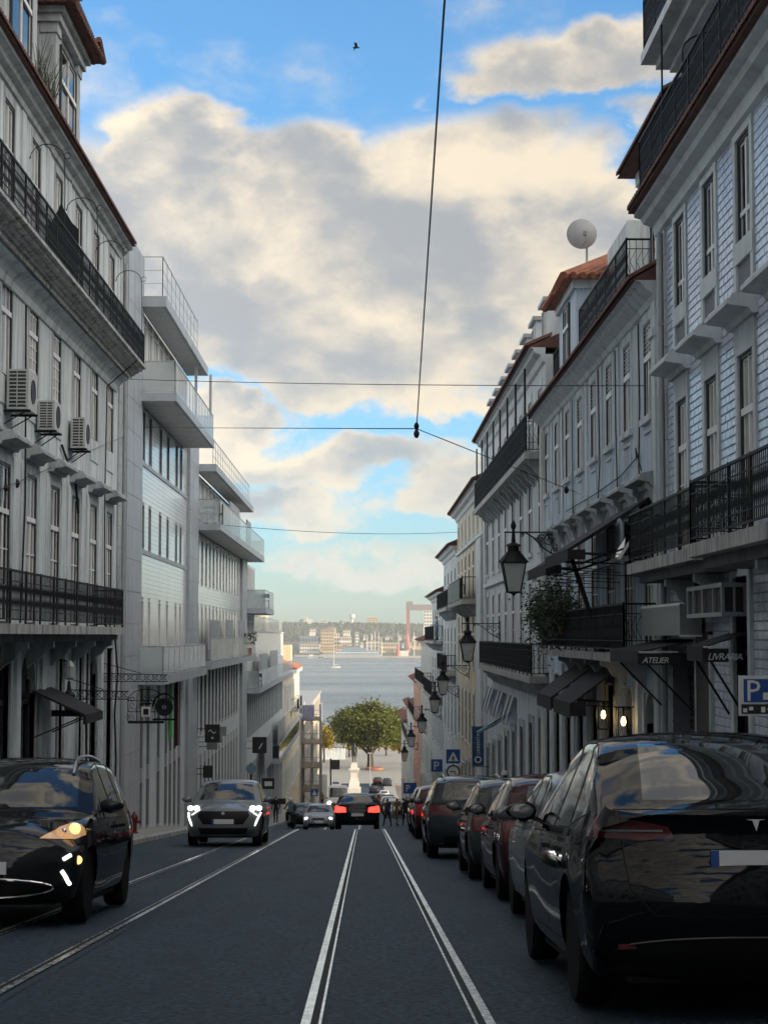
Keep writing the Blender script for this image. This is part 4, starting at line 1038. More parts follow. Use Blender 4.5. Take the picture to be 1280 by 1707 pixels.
# ------------------------------------------------------------------ right side: tiled building with iron balconies
def right_tiled():
    r = random.Random(11)
    b = thing('tiled_building', 'building faced with bluish glazed tiles on the right, iron balcony and stone window hoods', 'building', (XR, 25, rz_(25)))
    F = Facade(1, XR, b); U0, U1 = 12.0, 30.6
    ys = [29.25, 26.75, 24.28, 21.85, 19.4, 16.9]
    for u in ys:
        F.window(u, 6.67, 8.12, .92, 'casement', 'frame_white', pick(r, [('glass_dark', 3), ('glass_pale', 2)]), .05)
        F.surround(u, 6.67, 8.12, .92, 'stone_pale', .17, .035, False, .17)
        F.part('sill_panel', 'stone_pale', [(u - .63, u + .63, -.1, .045, 6.38, 6.67)])
        F.part('jamb_foot', 'stone_pale', [(u - .63, u - .46, -.1, .036, 6.02, 6.38), (u + .46, u + .63, -.1, .036, 6.02, 6.38)])
        F.window(u, 2.47, 5.1, .95, 'french', 'frame_white', pick(r, [('glass_pale', 1), ('painted_reflection_glass', 5)]), .05)
        F.surround(u, 2.47, 5.1, .95, 'stone_pale', .17, .035, False, .46)
        F.hood(u, 5.60, 1.62, 'stone_pale', .42, .15)
    # street floor: steel-shuttered shop door, timber pier, glazed door
    F.open.append((28.1, 30.5, -4, .95))
    sh = F.part('shop_recess', 'shutter_steel', [(28.1, 30.5, -.36, -.3, rz_(28) - .5, .95)])
    for k in range(34):
        z = rz_(30) + k * .11
        if z < .9: F.profile('shutter_slat', 'shutter_steel', [(-.3, z), (-.27, z + .02), (-.27, z + .08), (-.3, z + .10)], 28.12, 30.48, sh)
    F.part('timber_pier', 'wood_dark', [(26.95, 28.08, -.1, .06, rz_(27) - .6, 1.3)]); F.part('pier_edge', 'stone_trim', [(26.82, 26.94, -.1, .07, rz_(27) - .6, 1.25), (28.0, 28.09, .061, .075, rz_(28) - .6, 1.25)])
    F.window(24.75, rz_(24.7) + .15, 2.05, .95, 'door', 'frame_dark', 'glass_black', .15); F.surround(24.75, rz_(24.7), 2.05, .95, 'stone_pale', .19, .05, False, .25)
    F.window(21.6, rz_(21.6) + .15, 2.05, .95, 'door', 'frame_dark', 'glass_black', .15); F.surround(21.6, rz_(21.6), 2.05, .95, 'stone_pale', .19, .05, False, .25)
    F.open.append((26.2, 29.3, 1.85, 2.1))
    F.wall(U0, U1, -4.5, 8.3, 'azulejo_joint', 11)
    F.part('fanlight', 'glass_black', [(26.2, 29.3, -.3, -.2, 1.85, 2.1)])
    # glazed tiles: the 300 largest in view one by one, the rest as one sheet
    tiles = []; z = -3.2; row = 0; pw, ph = .28, .125
    blocks = list(F.open) + [(u - .66, u + .66, 6.0, 8.32) for u in ys] + [(u - .66, u + .66, 2.4, 5.62) for u in ys] + [(26.8, 28.1, -9, 1.31), (24.05, 25.45, -9, 2.32), (20.9, 22.3, -9, 2.32)]
    while z < 8.28:
        u = U0 - (pw / 2 if row % 2 else 0)
        while u < U1:
            a, c = max(u, U0), min(u + pw, U1); segs = [(a, c)]
            for o in blocks:
                if o[2] < z + ph and o[3] > z:
                    ns = []
                    for p, q in segs:
                        if o[1] <= p or o[0] >= q: ns.append((p, q))
                        else:
                            if p < o[0]: ns.append((p, o[0]))
                            if q > o[1]: ns.append((o[1], q))
                    segs = ns
            tiles += [(p, q, z) for p, q in segs if q - p > .05]
            u += pw
        z += ph; row += 1
    def size(t):        # how large it shows: nearest to the eye but inside the frame
        p, q, zz = t; um = (p + q) / 2; px = 608 + 3000 * XR / um; py = 1060 - 3000 * (zz - CAMZ) / um
        return um if (px < 1278 and 0 < py < 1240) else 1e3
    tiles.sort(key=size); cache = {}
    for (p, q, zz) in tiles[:300]:
        k = round(q - p, 2)
        if k not in cache:
            m = MB(); w, h, e = k / 2 - .004, ph / 2 - .004, .012
            m.add([(-.002, -w, -h), (-.002, w, -h), (-.002, w, h), (-.002, -w, h), (.011, -w + e, -h + e), (.011, w - e, -h + e), (.011, w - e, h - e), (.011, -w + e, h - e)],
                  [(4, 5, 6, 7), (0, 1, 5, 4), (1, 2, 6, 5), (2, 3, 7, 6), (3, 0, 4, 7)]); cache[k] = m.mesh('tile', 'azulejo')
        place('tile', cache[k], b, Vector((XR - .001, (p + q) / 2, zz + ph / 2)) - F.base, (r.uniform(-.01, .01), r.uniform(-.012, .012), math.pi + r.uniform(-.012, .012)))
    m = MB()
    for (p, q, zz) in tiles[300:]:
        w, h, e = (q - p) / 2 - .004, ph / 2 - .004, .012; u = (p + q) / 2; zc = zz + ph / 2; X0, X1 = XR - .0, XR - .012 - r.uniform(0, .004)
        m.add([(X0, u - w, zc - h), (X0, u + w, zc - h), (X0, u + w, zc + h), (X0, u - w, zc + h), (X1, u - w + e, zc - h + e), (X1, u + w - e, zc - h + e), (X1, u + w - e, zc + h - e), (X1, u - w + e, zc + h - e)],
              [(4, 5, 6, 7), (0, 1, 5, 4), (1, 2, 6, 5), (2, 3, 7, 6), (3, 0, 4, 7)])
    m.build('tile_field', 'azulejo', b, kind='stuff')
    # stone quoin at the downhill end
    z = -4.2; k = 0
    while z < 8.2:
        F.part('quoin_block', 'stone_pale', [(30.62, 31.45 - .05 * (k % 2), -.3, .05, z, min(z + .8, 8.3) - .012)]); z += .8; k += 1
    F.part('quoin_backing', 'plaster_white', [(30.6, 31.5, -9, -.02, -5, 8.3)])
    F.pipe(30.75, -2.4, 8.2, .10, .05)
    # balconies
    for a, c, d in ((24.75, 30.9, .70), (14.0, 24.2, .86)):
        sl = F.part('balcony_slab', 'limestone', [(a, c, .003, d, 2.28, 2.46)])
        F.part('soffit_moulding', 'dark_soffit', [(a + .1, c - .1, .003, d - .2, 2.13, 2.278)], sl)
        for u in ys:
            if a < u < c: F.profile('bracket', 'stone_trim', bracket_profile(2.128, d - .25, .5), u - .85, u - .70, sl)
        F.railing([(a + .04, .02), (a + .04, d - .05), (c - .04, d - .05), (c - .04, .02)], 2.46, .84, sl, .10, posts=1.25)
    # main cornice, roof edge and terrace railing, set-back attic with a second balcony
    F.profile('cornice', 'stone_pale', [(.002, 8.22), (.10, 8.26), (.14, 8.42), (.30, 8.48), (.34, 8.56), (.46, 8.60), (.46, 8.66), (.002, 8.66)], U0, 31.3)
    F.profile('roof_edge', 'roof_tile', [(.56, 8.662), (.56, 8.76), (-2, 8.98), (-2, 8.662)], U0, 31.3)
    F.eave_tiles(U0, 31.3, .60, 8.70, 'roof_tile', .2, .7, .12)
    F.railing([(U0, .40), (30.9, .40), (30.9, -1.0)], 8.90, .95, b, .09, posts=1.2)
    at = F.part('attic_wall', 'azulejo', [(U0, 30.4, -9, -.95, 8.9, 14.2)])
    for u in ys:
        fm, pm = window_meshes('sash', 1.0, 1.9, 'frame_white', 'glass_dark'); w = place('window', fm, b, Vector((F.X(-.93), u, 9.1)) - F.base, (0, 0, math.pi))
        for me, off in pm: place(me.name.split('.')[0], me, w, off)
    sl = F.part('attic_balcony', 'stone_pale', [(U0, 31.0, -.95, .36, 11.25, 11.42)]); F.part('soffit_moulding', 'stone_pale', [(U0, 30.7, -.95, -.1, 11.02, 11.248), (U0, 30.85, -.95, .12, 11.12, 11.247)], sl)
    F.railing([(U0, .30), (30.95, .30), (30.95, -.9)], 11.42, .95, sl, .09, posts=1.2)
    st = MB(); st.tube([(F.X(.34), 27.0, 8.95), (F.X(.34), 27.0, 10.2)] + [(F.X(.34 - .62 * (1 - math.cos(math.pi * k / 10)) ), 27.0, 10.2 + .3 * math.sin(math.pi * k / 10)) for k in range(1, 10)] + [(F.X(-.93), 27.0, 10.1)], .016, 5); st.bar((F.X(.34), 28.9, 8.9), (F.X(.34), 28.9, 11.25), .02); st.build('curled_stay', 'iron', b)
    rf = MB(); rf.prism([(F.X(-.3), 14.21), (F.X(-5), 16.5), (F.X(-10), 14.21)], 'y', U0, 30.6); rf.build('roof', 'roof_tile', b)
    # caged ventilation box and flat fascia sign over the shop
    t = thing('ventilation_cage', 'dark louvred ventilation box with pale frame under the tiled facade balcony', 'vent box', (XR, 25.8, 1.5))
    x0, x1 = F.X(0.015), F.X(.34); m = MB(); m.box(x0, x1 + .03, 24.5, 27.1, 1.55, 1.93); m.build('box', 'ac_dark', t)
    m = MB()
    for u in (24.5, 25.1, 25.9, 26.6, 27.1): m.box(x1 - .01, x1 + .035, u - .03, u + .03, 1.53, 1.95)
    for z in (1.53, 1.93): m.box(x1 - .012, x1 + .037, 24.47, 27.13, z - .03, z + .03); m.box(x0, x1, 24.46, 24.5, z - .03, z + .03)
    m.box(x1 + .0, x1 + .03, 24.455, 24.49, 1.55, 1.93); m.box(x0 - .04, x0, 24.45, 24.49, 1.55, 1.93); m.box((x0 + x1) / 2 - .015, (x0 + x1) / 2 + .015, 24.45, 24.49, 1.55, 1.93); m.build('frame', 'frame_grey', t)
    t = thing('fascia_sign', 'blank grey fascia board over the shuttered shop', 'sign', (XR, 29.3, 1.25)); m = MB(); m.box(F.X(.06), F.X(.40), 27.45, 31.3, 1.24, 1.72); m.build('board', 'sign_grey', t)
    m = MB(); m.box(F.X(.05), F.X(.405), 27.44, 27.47, 1.22, 1.25); m.box(F.X(.40), F.X(.41), 27.44, 31.3, 1.70, 1.74); m.build('edge_trim', 'sign_white', t)
    # shop awnings with lettered side flaps and diagonal struts
    for (ua, ub, out, zt, txt, lab) in ((28.2, 31.4, .92, 1.18, 'ATELIER', 'black awning with slanted white lettering beside the steel shutter, left one'), (24.4, 25.6, .62, 1.28, 'LIVRARIA', 'small black awning with white lettering over the glazed door, right one')):
        t = thing('shop_awning', lab, 'awning', (XR, ua, zt - .3))
        m = MB(); zo = zt - .19
        m.prism([(F.X(.02), zt), (F.X(out), zo), (F.X(out), zo - .02), (F.X(.02), zt - .02)], 'y', ua, ub); m.build('canopy', 'awning_black', t)
        m = MB(); m.box(F.X(out - .62 if out > .8 else .28), F.X(out), ua - .012, ua, zo - .21, zo - .03); m.box(F.X(out), F.X(out) - .012, ua, ub, zo - .20, zo - .02); m.build('valance', 'awning_black', t)
        m = MB(); m.bar((F.X(out), ua - .01, zo - .005), (F.X(.30), ua - .01, zo - .005), .012); m.build('front_bar', 'sign_white', t)
        for u in (ua + .06, ub - .06):
            m = MB(); m.bar((F.X(out - .05), u, zo - .1), (F.X(.05), u, zt - 1.15), .022); m.build('strut', 'iron', t)
        text_part(txt, .13, 'sign_white', t, Vector((F.X(out - .05 if out > .8 else .57), ua - .018, zo - .18)) - Vector(t.location), (R(90), 0, 0), shear=.3, space=.86)
right_tiled()
# parking sign near the right edge
t = thing('parking_sign', 'large white and blue P parking board on a post at the right edge', 'sign', (4.0, 18.0, rz_(18) + .13))
m = MB(); m.box(3.72, 4.36, 17.97, 17.99, .44, .84); m.build('board', 'sign_white', t)
m = MB(); m.box(3.77, 4.33, 17.962, 17.969, .575, .805); m.build('blue_panel', 'sign_blue', t)
text_part('P', .30, 'sign_white', t, Vector((3.785, 17.96, .588)) - Vector(t.location), (R(90), 0, 0))
m = MB(); m.box(3.745, 4.34, 17.962, 17.969, .46, .555); m.build('tow_panel', 'black_metal', t)
m = MB()
for k in range(9): m.box(3.76 + k * .06, 3.80 + k * .06 , 17.955, 17.961, .475 + .02 * (k % 3), .515 + .015 * (k % 2))
m.build('tow_pictogram', 'sign_white', t)
m = MB(); m.box(3.96, 4.14, 17.955, 17.961, .60, .67); m.build('disc_panel', 'sign_white', t)
m = MB(); m.tube([(4.05 + .024 * math.cos(k * .7), 17.951, .635 + .024 * math.sin(k * .7)) for k in range(10)], .004, 4); m.build('disc_mark', 'sign_blue', t)
m = MB(); m.tube([(4.05, 18.02, rz_(18) + .13), (4.05, 18.02, 0), (4.05, 18.02, .82)], .03, 8); m.build('post', 'zinc', t)

# ------------------------------------------------------------------ right side: lilac house with terrace awnings
def right_lilac():
    r = random.Random(21)
    b = thing('lilac_house', 'pale lilac house on the right with roof terrace, tiled eaves and a plant-hung balcony', 'building', (XR, 42, rz_(42)))
    F = Facade(1, XR, b); U0, U1 = 31.55, 52.2
    ys = [32.75 + 2.62 * k for k in range(8)]
    for k, u in enumerate(ys):
        F.window(u, 5.25, 7.0, .92, 'louvre' if k < 5 else 'sash', 'frame_white', pick(r, [('glass_pale', 2), ('curtain_glass', 2), ('glass_dark', 1)]), .03)
        F.surround(u, 5.25, 7.0, .92, 'plaster_white', .2, .02, True, .3)
        F.part('sunk_panel', 'plaster_white', [(u - .5, u - .44, 0, .03, 4.5, 4.95), (u - .5, u + .5, 0, .032, 4.95, 5.01)])
        F.window(u, .95, 3.55, 1.05, 'french', 'frame_white' if k < 5 else 'frame_grey', pick(r, [('glass_dark', 4), ('glass_pale', 2), ('curtain_glass', 2)]), .03)
        F.surround(u, .95, 3.55, 1.05, 'stone_trim', .17, .02, False, .42)
        F.hood(u, 4.0, 1.75, 'stone_trim', .34, .13)
        F.profile('hood_side', 'stone_trim', bracket_profile(3.98, .2, .5), u + .70, u + .82); F.profile('hood_side', 'stone_trim', bracket_profile(3.98, .2, .5), u - .82, u - .70)
        F.part('long_strip', 'plaster_white', [(u + 1.12, u + 1.5, 0, .03, 4.3, 7.15)])
        zb = rz_(u) + .15
        F.window(u, zb, .2, 1.15, 'door', 'frame_dark' if k % 2 else 'frame_grey', 'glass_black', .16)
        F.surround(u, zb, .2, 1.15, 'stone_trim', .22, .06, False, .05)
        F.part('street_pilaster', 'stone_pale', [(u + 1.1, u + 1.52, 0, .09, rz_(u) - .3, .55)])
        if k in (0, 1, 3):
            m = MB(); w = 1.15; rr = w / 2; top = .2; n = 10
            for sg in (-1, 1):
                pts = [(u + sg * rr, top - rr), (u + sg * rr, top)] + [(u + sg * rr * math.sin(math.pi / 2 * q / n), top - rr + rr * math.cos(math.pi / 2 * q / n)) for q in range(n + 1)]
                m.prism(pts if sg > 0 else pts[::-1], 'x', F.X(-.22), F.X(.03))
            m.build('arch_spandrel', 'stone_trim', b)
    F.wall(U0, U1, -6.5, 7.3, 'plaster_lilac', 11)
    F.part('corner_pilaster', 'plaster_white', [(31.6, 32.05, 0, .07, rz_(31) - .5, 7.2)]); F.part('pilaster_cap', 'plaster_white', [(31.58, 32.1, 0, .12, 6.55, 6.7)])
    F.part('corner_pilaster', 'plaster_white', [(51.6, 52.2, 0, .07, rz_(52) - .5, 7.2)])
    F.profile('cornice', 'plaster_white', [(.002, 7.16), (.06, 7.2), (.10, 7.3), (.26, 7.42), (.30, 7.50), (.40, 7.54), (.002, 7.54)], 31.56, 52.0)
    rf = MB(); rf.prism([(F.X(.48), 7.545), (F.X(-1.2), 8.55), (F.X(-11), 8.6), (F.X(-11), 7.545)], 'y', 31.6, 52.1); rf.build('roof', 'roof_tile', b)
    F.eave_tiles(31.6, 52.1, .52, 7.57, 'roof_tile', .2, 1.0, .58)
    sl = F.part('balcony_slab', 'limestone', [(31.7, 46.6, .003, .70, .76, .92)])
    for u in [33.4 + 2.62 * k for k in range(5)]: F.profile('bracket', 'stone_trim', bracket_profile(.758, .5, .5), u - .1, u + .1, sl)
    F.railing([(31.75, .02), (31.75, .64), (46.5, .64), (46.5, .02)], .92, .88, sl, .09, posts=1.3)
    F.pipe(51.9, -3.9, 7.1, .1, .05, 'frame_white')
    for pts in ([(33.55, .06, 7.1), (33.5, .05, 5.6), (33.7, .05, 4.4), (33.45, .06, 4.15)], [(36.7, .06, 7.1), (36.75, .05, 5.4), (36.5, .06, 4.1)], [(39.4, .06, 7.1), (39.3, .05, 5.0), (39.6, .06, 4.1)], [(44.4, .06, 7.1), (44.45, .05, 4.1)], [(33.3, .06, 4.3), (33.6, .12, 4.75), (33.9, .06, 4.6), (36, .05, 4.45), (40, .05, 4.4), (46, .05, 4.42)]):
        m = MB(); m.tube([(F.X(d), u, z) for u, d, z in pts], .014, 5); m.build('cable', 'cable', b)
    # roof terrace: railing, dormer with orange tiles, cement stair block, neighbour attic with eaves and chimney
    tr = F.part('terrace_deck', 'limestone', [(36.6, 45.0, -3, -.15, 8.2, 8.42)]); F.railing([(36.7, -2.2), (36.7, -.2), (44.9, -.2), (44.9, -2.2)], 8.42, 1.0, tr, .13, posts=1.6)
    d = F.part('dormer', 'plaster_lilac', [(46.0, 50.0, -4, -.25, 7.6, 10.4)]); F.part('dormer_moulding', 'plaster_white', [(45.9, 50.1, -4.05, -.15, 10.2, 10.42)], d)
    fm, pm = window_meshes('sash', 1.3, 1.6, 'frame_white', 'glass_dark'); w = place('window', fm, b, Vector((F.X(-.24), 48.0, 8.5)) - F.base, (0, 0, math.pi))
    for me, off in pm: place(me.name.split('.')[0], me, w, off)
    m = MB(); m.add([(F.X(.1), 45.6, 10.42), (F.X(.1), 50.4, 10.42), (F.X(-4.2), 50.4, 10.42), (F.X(-4.2), 45.6, 10.42), (F.X(-1.6), 48, 11.5), (F.X(-4.2), 48, 11.5)], [(0, 1, 4), (1, 2, 5, 4), (3, 0, 4, 5), (2, 3, 5), (0, 3, 2, 1)]); m.build('dormer_roof', 'roof_tile_orange', d)
    m = MB()
    for k in range(18): q = k / 17; m.tube([(F.X(.1 - 4.2 * q), 45.55, 10.46), (F.X(-1.6 - 2.6 * q * .9), 47.9, 11.52)], .10, 6)
    for k in range(20): q = k / 19; m.tube([(F.X(.14), 45.6 + 4.8 * q, 10.46), (F.X(-1.6), 48, 11.54)], .10, 6)
    m.build('dormer_tiles', 'roof_tile_orange', d, kind='stuff')
    F.part('stair_block', 'plaster_grey', [(42.6, 46.2, -4.5, -1.1, 8.5, 11.2)]); F.part('stair_block', 'plaster_white', [(49.5, 51.5, -5, -2.0, 8.5, 12.0)])
    at = F.part('attic_house', 'plaster_white', [(32.0, 37.5, -6, -.75, 8.3, 11.0)]); F.part('attic_moulding', 'plaster_white', [(31.9, 37.7, -6, -.55, 10.75, 11.02)], at)
    m = MB(); m.prism([(F.X(-.2), 11.02), (F.X(-3.3), 12.6), (F.X(-6.4), 11.02)], 'y', 31.7, 38.0); m.build('attic_roof', 'roof_tile', at)
    F.eave_tiles(31.7, 38.0, -.16, 11.05, 'roof_tile', .2, 1.2, .62)
    for u in (33.5, 36.0):
        w = place('window', fm, b, Vector((F.X(-.72), u, 8.7)) - F.base, (0, 0, math.pi))
        for me, off in pm: place(me.name.split('.')[0], me, w, off)
    m = MB(); x = F.X(-1.6); m.lathe([(.36, 0), (.36, .9), (.42, .95), (.42, 1.1), (.34, 1.15), (.34, 1.35), (.4, 1.4), (.4, 1.5), (.3, 1.62), (0, 1.62)], 14, (x, 38.6, 11.0)); m.build('chimney', 'plaster_white', b, sharp=40)
    F.part('chimney_stack', 'plaster_white', [(38.1, 39.1, -2.2, -1.1, 8.4, 11.0)])
    m = MB(); m.box(F.X(-.72), F.X(-.25), 33.9, 34.9, 10.0, 10.45); o = m.build('air_conditioner', 'ac_white'); tag(o, 'white box unit under the attic eaves above the lilac house', 'air conditioner')
    # iron panels of the neighbour terrace
    F.railing([(50.4, -.3), (52.0, -.3), (52.0, -2)], 8.4, 1.0, b, .1, posts=1)
right_lilac()
t = thing('satellite_dish', 'round grey satellite dish on the roof of the lilac house', 'satellite dish', (6.1, 49.3, 11.2))
m = MB(); prof = [(0, -.06)] + [(.42 * k / 6, -.06 + .09 * (k / 6) ** 2) for k in range(1, 7)] + [(.42, .045), (.3, .0), (0, -.045)]
m.lathe(prof, 28, (6.0, 49.15, 12.35), 'y'); m.build('reflector', 'zinc', t, sharp=40)
m = MB(); m.tube([(6.15, 49.3, 11.0), (6.15, 49.3, 12.0), (6.02, 49.25, 12.3)], .035, 7); m.tube([(6.0, 49.1, 12.0), (6.05, 48.6, 12.0), (6.0, 48.5, 12.2)], .015, 5); m.build('mast', 'zinc', t)
m = MB(); m.box(5.95, 6.05, 48.44, 48.54, 12.15, 12.27); m.build('receiver', 'sign_grey', t)
# two terrace awnings on folding arms, a leaning pole, a top-hung vent
for k, (ua, ub, out, zt, dz, lab) in enumerate(((32.2, 36.2, 1.55, 3.75, .95, 'long black folding awning over the first-floor terrace, nearer one'), (36.6, 40.6, 1.5, 3.6, .9, 'long black folding awning over the first-floor terrace, farther one'))):
    t = thing('terrace_awning', lab, 'awning', (XR, ua, zt - dz)); X = lambda d: XR - d
    m = MB(); m.prism([(X(.06), zt), (X(out), zt - dz), (X(out), zt - dz - .03), (X(.06), zt - .05)], 'y', ua, ub); m.build('canopy', 'awning_black', t)
    m = MB(); m.box(X(out + .02), X(out), ua, ub, zt - dz - .22, zt - dz); m.box(X(out), X(out - .3), ua - .012, ua, zt - dz - .2, zt - dz - .02); m.build('valance', 'awning_black', t)
    m = MB()
    for u in (ua + .2, ub - .2):
        m.bar((X(.05), u, zt - .75), (X(out * .55), u, zt - dz - .12), .025); m.bar((X(out * .55), u, zt - dz - .12), (X(out), u, zt - dz - .06), .022)
        for q in (.12, .3, .5): m.bar((X(.1), u, zt - dz - q), (X(out * .9), u, zt - dz - q + .06), .012)
    m.bar((X(out * .5), ua, zt - dz - .3), (X(out * .5), ub, zt - dz - .3), .014); m.bar((X(out * .75), ua, zt - dz - .2), (X(out * .75), ub, zt - dz - .2), .014)
    m.build('folding_arm', 'iron', t)
t = thing('leaning_pole', 'black leaning pole propping the terrace awnings on the balcony', 'pole', (4.6, 36.5, .92)); m = MB(); m.bar((4.72, 35.8, .93), (4.25, 37.4, 3.0), .05, n=8); m.build('pole', 'iron', t); m = MB(); m.box(4.6, 4.85, 35.65, 35.95, .925, .97); m.build('foot', 'iron', t)
t = thing('hinged_vent', 'top-hung window flap standing open at the terrace near the tiled building', 'window', (4.7, 32.9, 2.6)); m = MB(); m.add([(5.15, 32.4, 3.45), (5.15, 33.4, 3.45), (4.6, 33.4, 2.62), (4.6, 32.4, 2.62), (5.11, 32.4, 3.47), (5.11, 33.4, 3.47), (4.56, 33.4, 2.64), (4.56, 32.4, 2.64)], [(0, 1, 2, 3), (7, 6, 5, 4), (0, 4, 5, 1), (1, 5, 6, 2), (2, 6, 7, 3), (3, 7, 4, 0)]); m.build('pane', 'glass_dark', t)
m = MB()
for a, c in (((5.13, 32.4, 3.46), (4.58, 32.4, 2.63)), ((5.13, 33.4, 3.46), (4.58, 33.4, 2.63)), ((4.58, 32.4, 2.63), (4.58, 33.4, 2.63)), ((5.13, 32.4, 3.46), (5.13, 33.4, 3.46))): m.bar(a, c, .035)
m.build('sash', 'frame_white', t)
# two awnings at street level
for k, (ua, ub, lab) in enumerate(((36.4, 39.6, 'dark street awning under the terrace, nearer of two'), (40.2, 43.4, 'dark street awning under the terrace, farther of two'))):
    t = thing('street_awning', lab, 'awning', (XR, ua, -.3)); X = lambda d: XR - d
    m = MB(); m.prism([(X(.05), .62), (X(1.05), -.12), (X(1.05), -.15), (X(.05), .57)], 'y', ua, ub); m.build('canopy', 'awning_black', t)
    m = MB(); m.box(X(1.07), X(1.05), ua, ub, -.42, -.12); m.box(X(1.05), X(.75), ua - .012, ua, -.38, -.1); m.build('valance', 'awning_black', t)
    m = MB(); m.bar((X(.03), ua + .1, -.2), (X(1.0), ua + .1, -.16), .02); m.bar((X(.03), ub - .1, -.2), (X(1.0), ub - .1, -.16), .02); m.build('arm', 'iron', t)
# lit wall lanterns
for u, lab in ((34.4, 'lit wall lantern with warm bulb, right of the two by the arched door'), (37.3, 'lit wall lantern with warm bulb, left of the two by the arched door')):
    x = XR - .28; z = -.68
    t = thing('wall_lantern', lab, 'lantern', (x, u, z), group='lit wall lanterns')
    m = MB()
    for a in (-.12, .12):
        for c in (-.12, .12): m.bar((x + a, u + c, z), (x + a, u + c, z + .56), .012)
    for zz in (z, z + .56): m.box(x - .135, x + .135, u - .135, u + .135, zz - .012, zz + .012)
    for c in (-.12, .12): m.bar((x - .12, u + c, z), (x + .12, u + c, z + .56), .006); m.bar((x + .12, u + c, z), (x - .12, u + c, z + .56), .006)
    m.bar((x, u, z + .5), (XR, u, z + .6), .015); m.build('cage', 'iron', t)
    m = MB(); m.lathe([(0, 0), (.035, .02), (.05, .08), (.04, .14), (.02, .18), (0, .18)], 10, (x, u, z + .2)); m.build('bulb', 'bulb_warm', t, sharp=60)
    m = MB(); m.lathe([(.02, .38), (.02, .55)], 6, (x, u, z)); m.build('socket', 'iron', t)
    l = bpy.data.lights.new('lantern_light', 'POINT'); l.energy = 2.5; l.color = (1, .66, .3); l.shadow_soft_size = .05; lo = bpy.data.objects.new('lantern_light', l); C.objects.link(lo); lo.parent = t; lo.location = (-.09, 0, .28)
# plants trailing over the terrace railing
def hanging_plant(label, u, z, r, n, seed, drop=.5, x=4.55):
    rr = random.Random(seed); t = thing('balcony_plant', label, 'plant', (x, u, z - .2), group='plants on the terrace railing'); m = MB()
    for k in range(n):
        a = rr.gauss(0, .5) * r; c = rr.gauss(0, .35) * r; e = rr.gauss(.05, .35) * r - (abs(rr.gauss(0, .5)) * drop if rr.random() < .35 else 0)
        p = Vector((x + c, u + a, z + e)); d = Vector((rr.uniform(-1, 1), rr.uniform(-1, 1), rr.uniform(-.8, 1))).normalized() * .085; w = Vector((rr.uniform(-1, 1), rr.uniform(-1, 1), rr.uniform(-1, 1))).normalized() * .03
        m.quad(tuple(p - w * .4), tuple(p + d * .5 - w), tuple(p + d), tuple(p + d * .5 + w))
    m.build('foliage', 'leaf_dark', t); m = MB(); m.box(x - .1, x + .14, u - r * .5, u + r * .5, z - .45, z - .25); m.build('planter', 'roof_tile', t)
hanging_plant('bushy green plant spilling from the far end of the terrace railing', 45.4, 1.75, .62, 2600, 5, .7)
hanging_plant('tall dark plant behind the terrace railing next to the bushy one', 43.4, 2.0, .8, 2000, 6, .7)
hanging_plant('low trailing plant on the terrace railing nearest the awnings', 41.4, 1.7, .6, 1200, 8, .6)

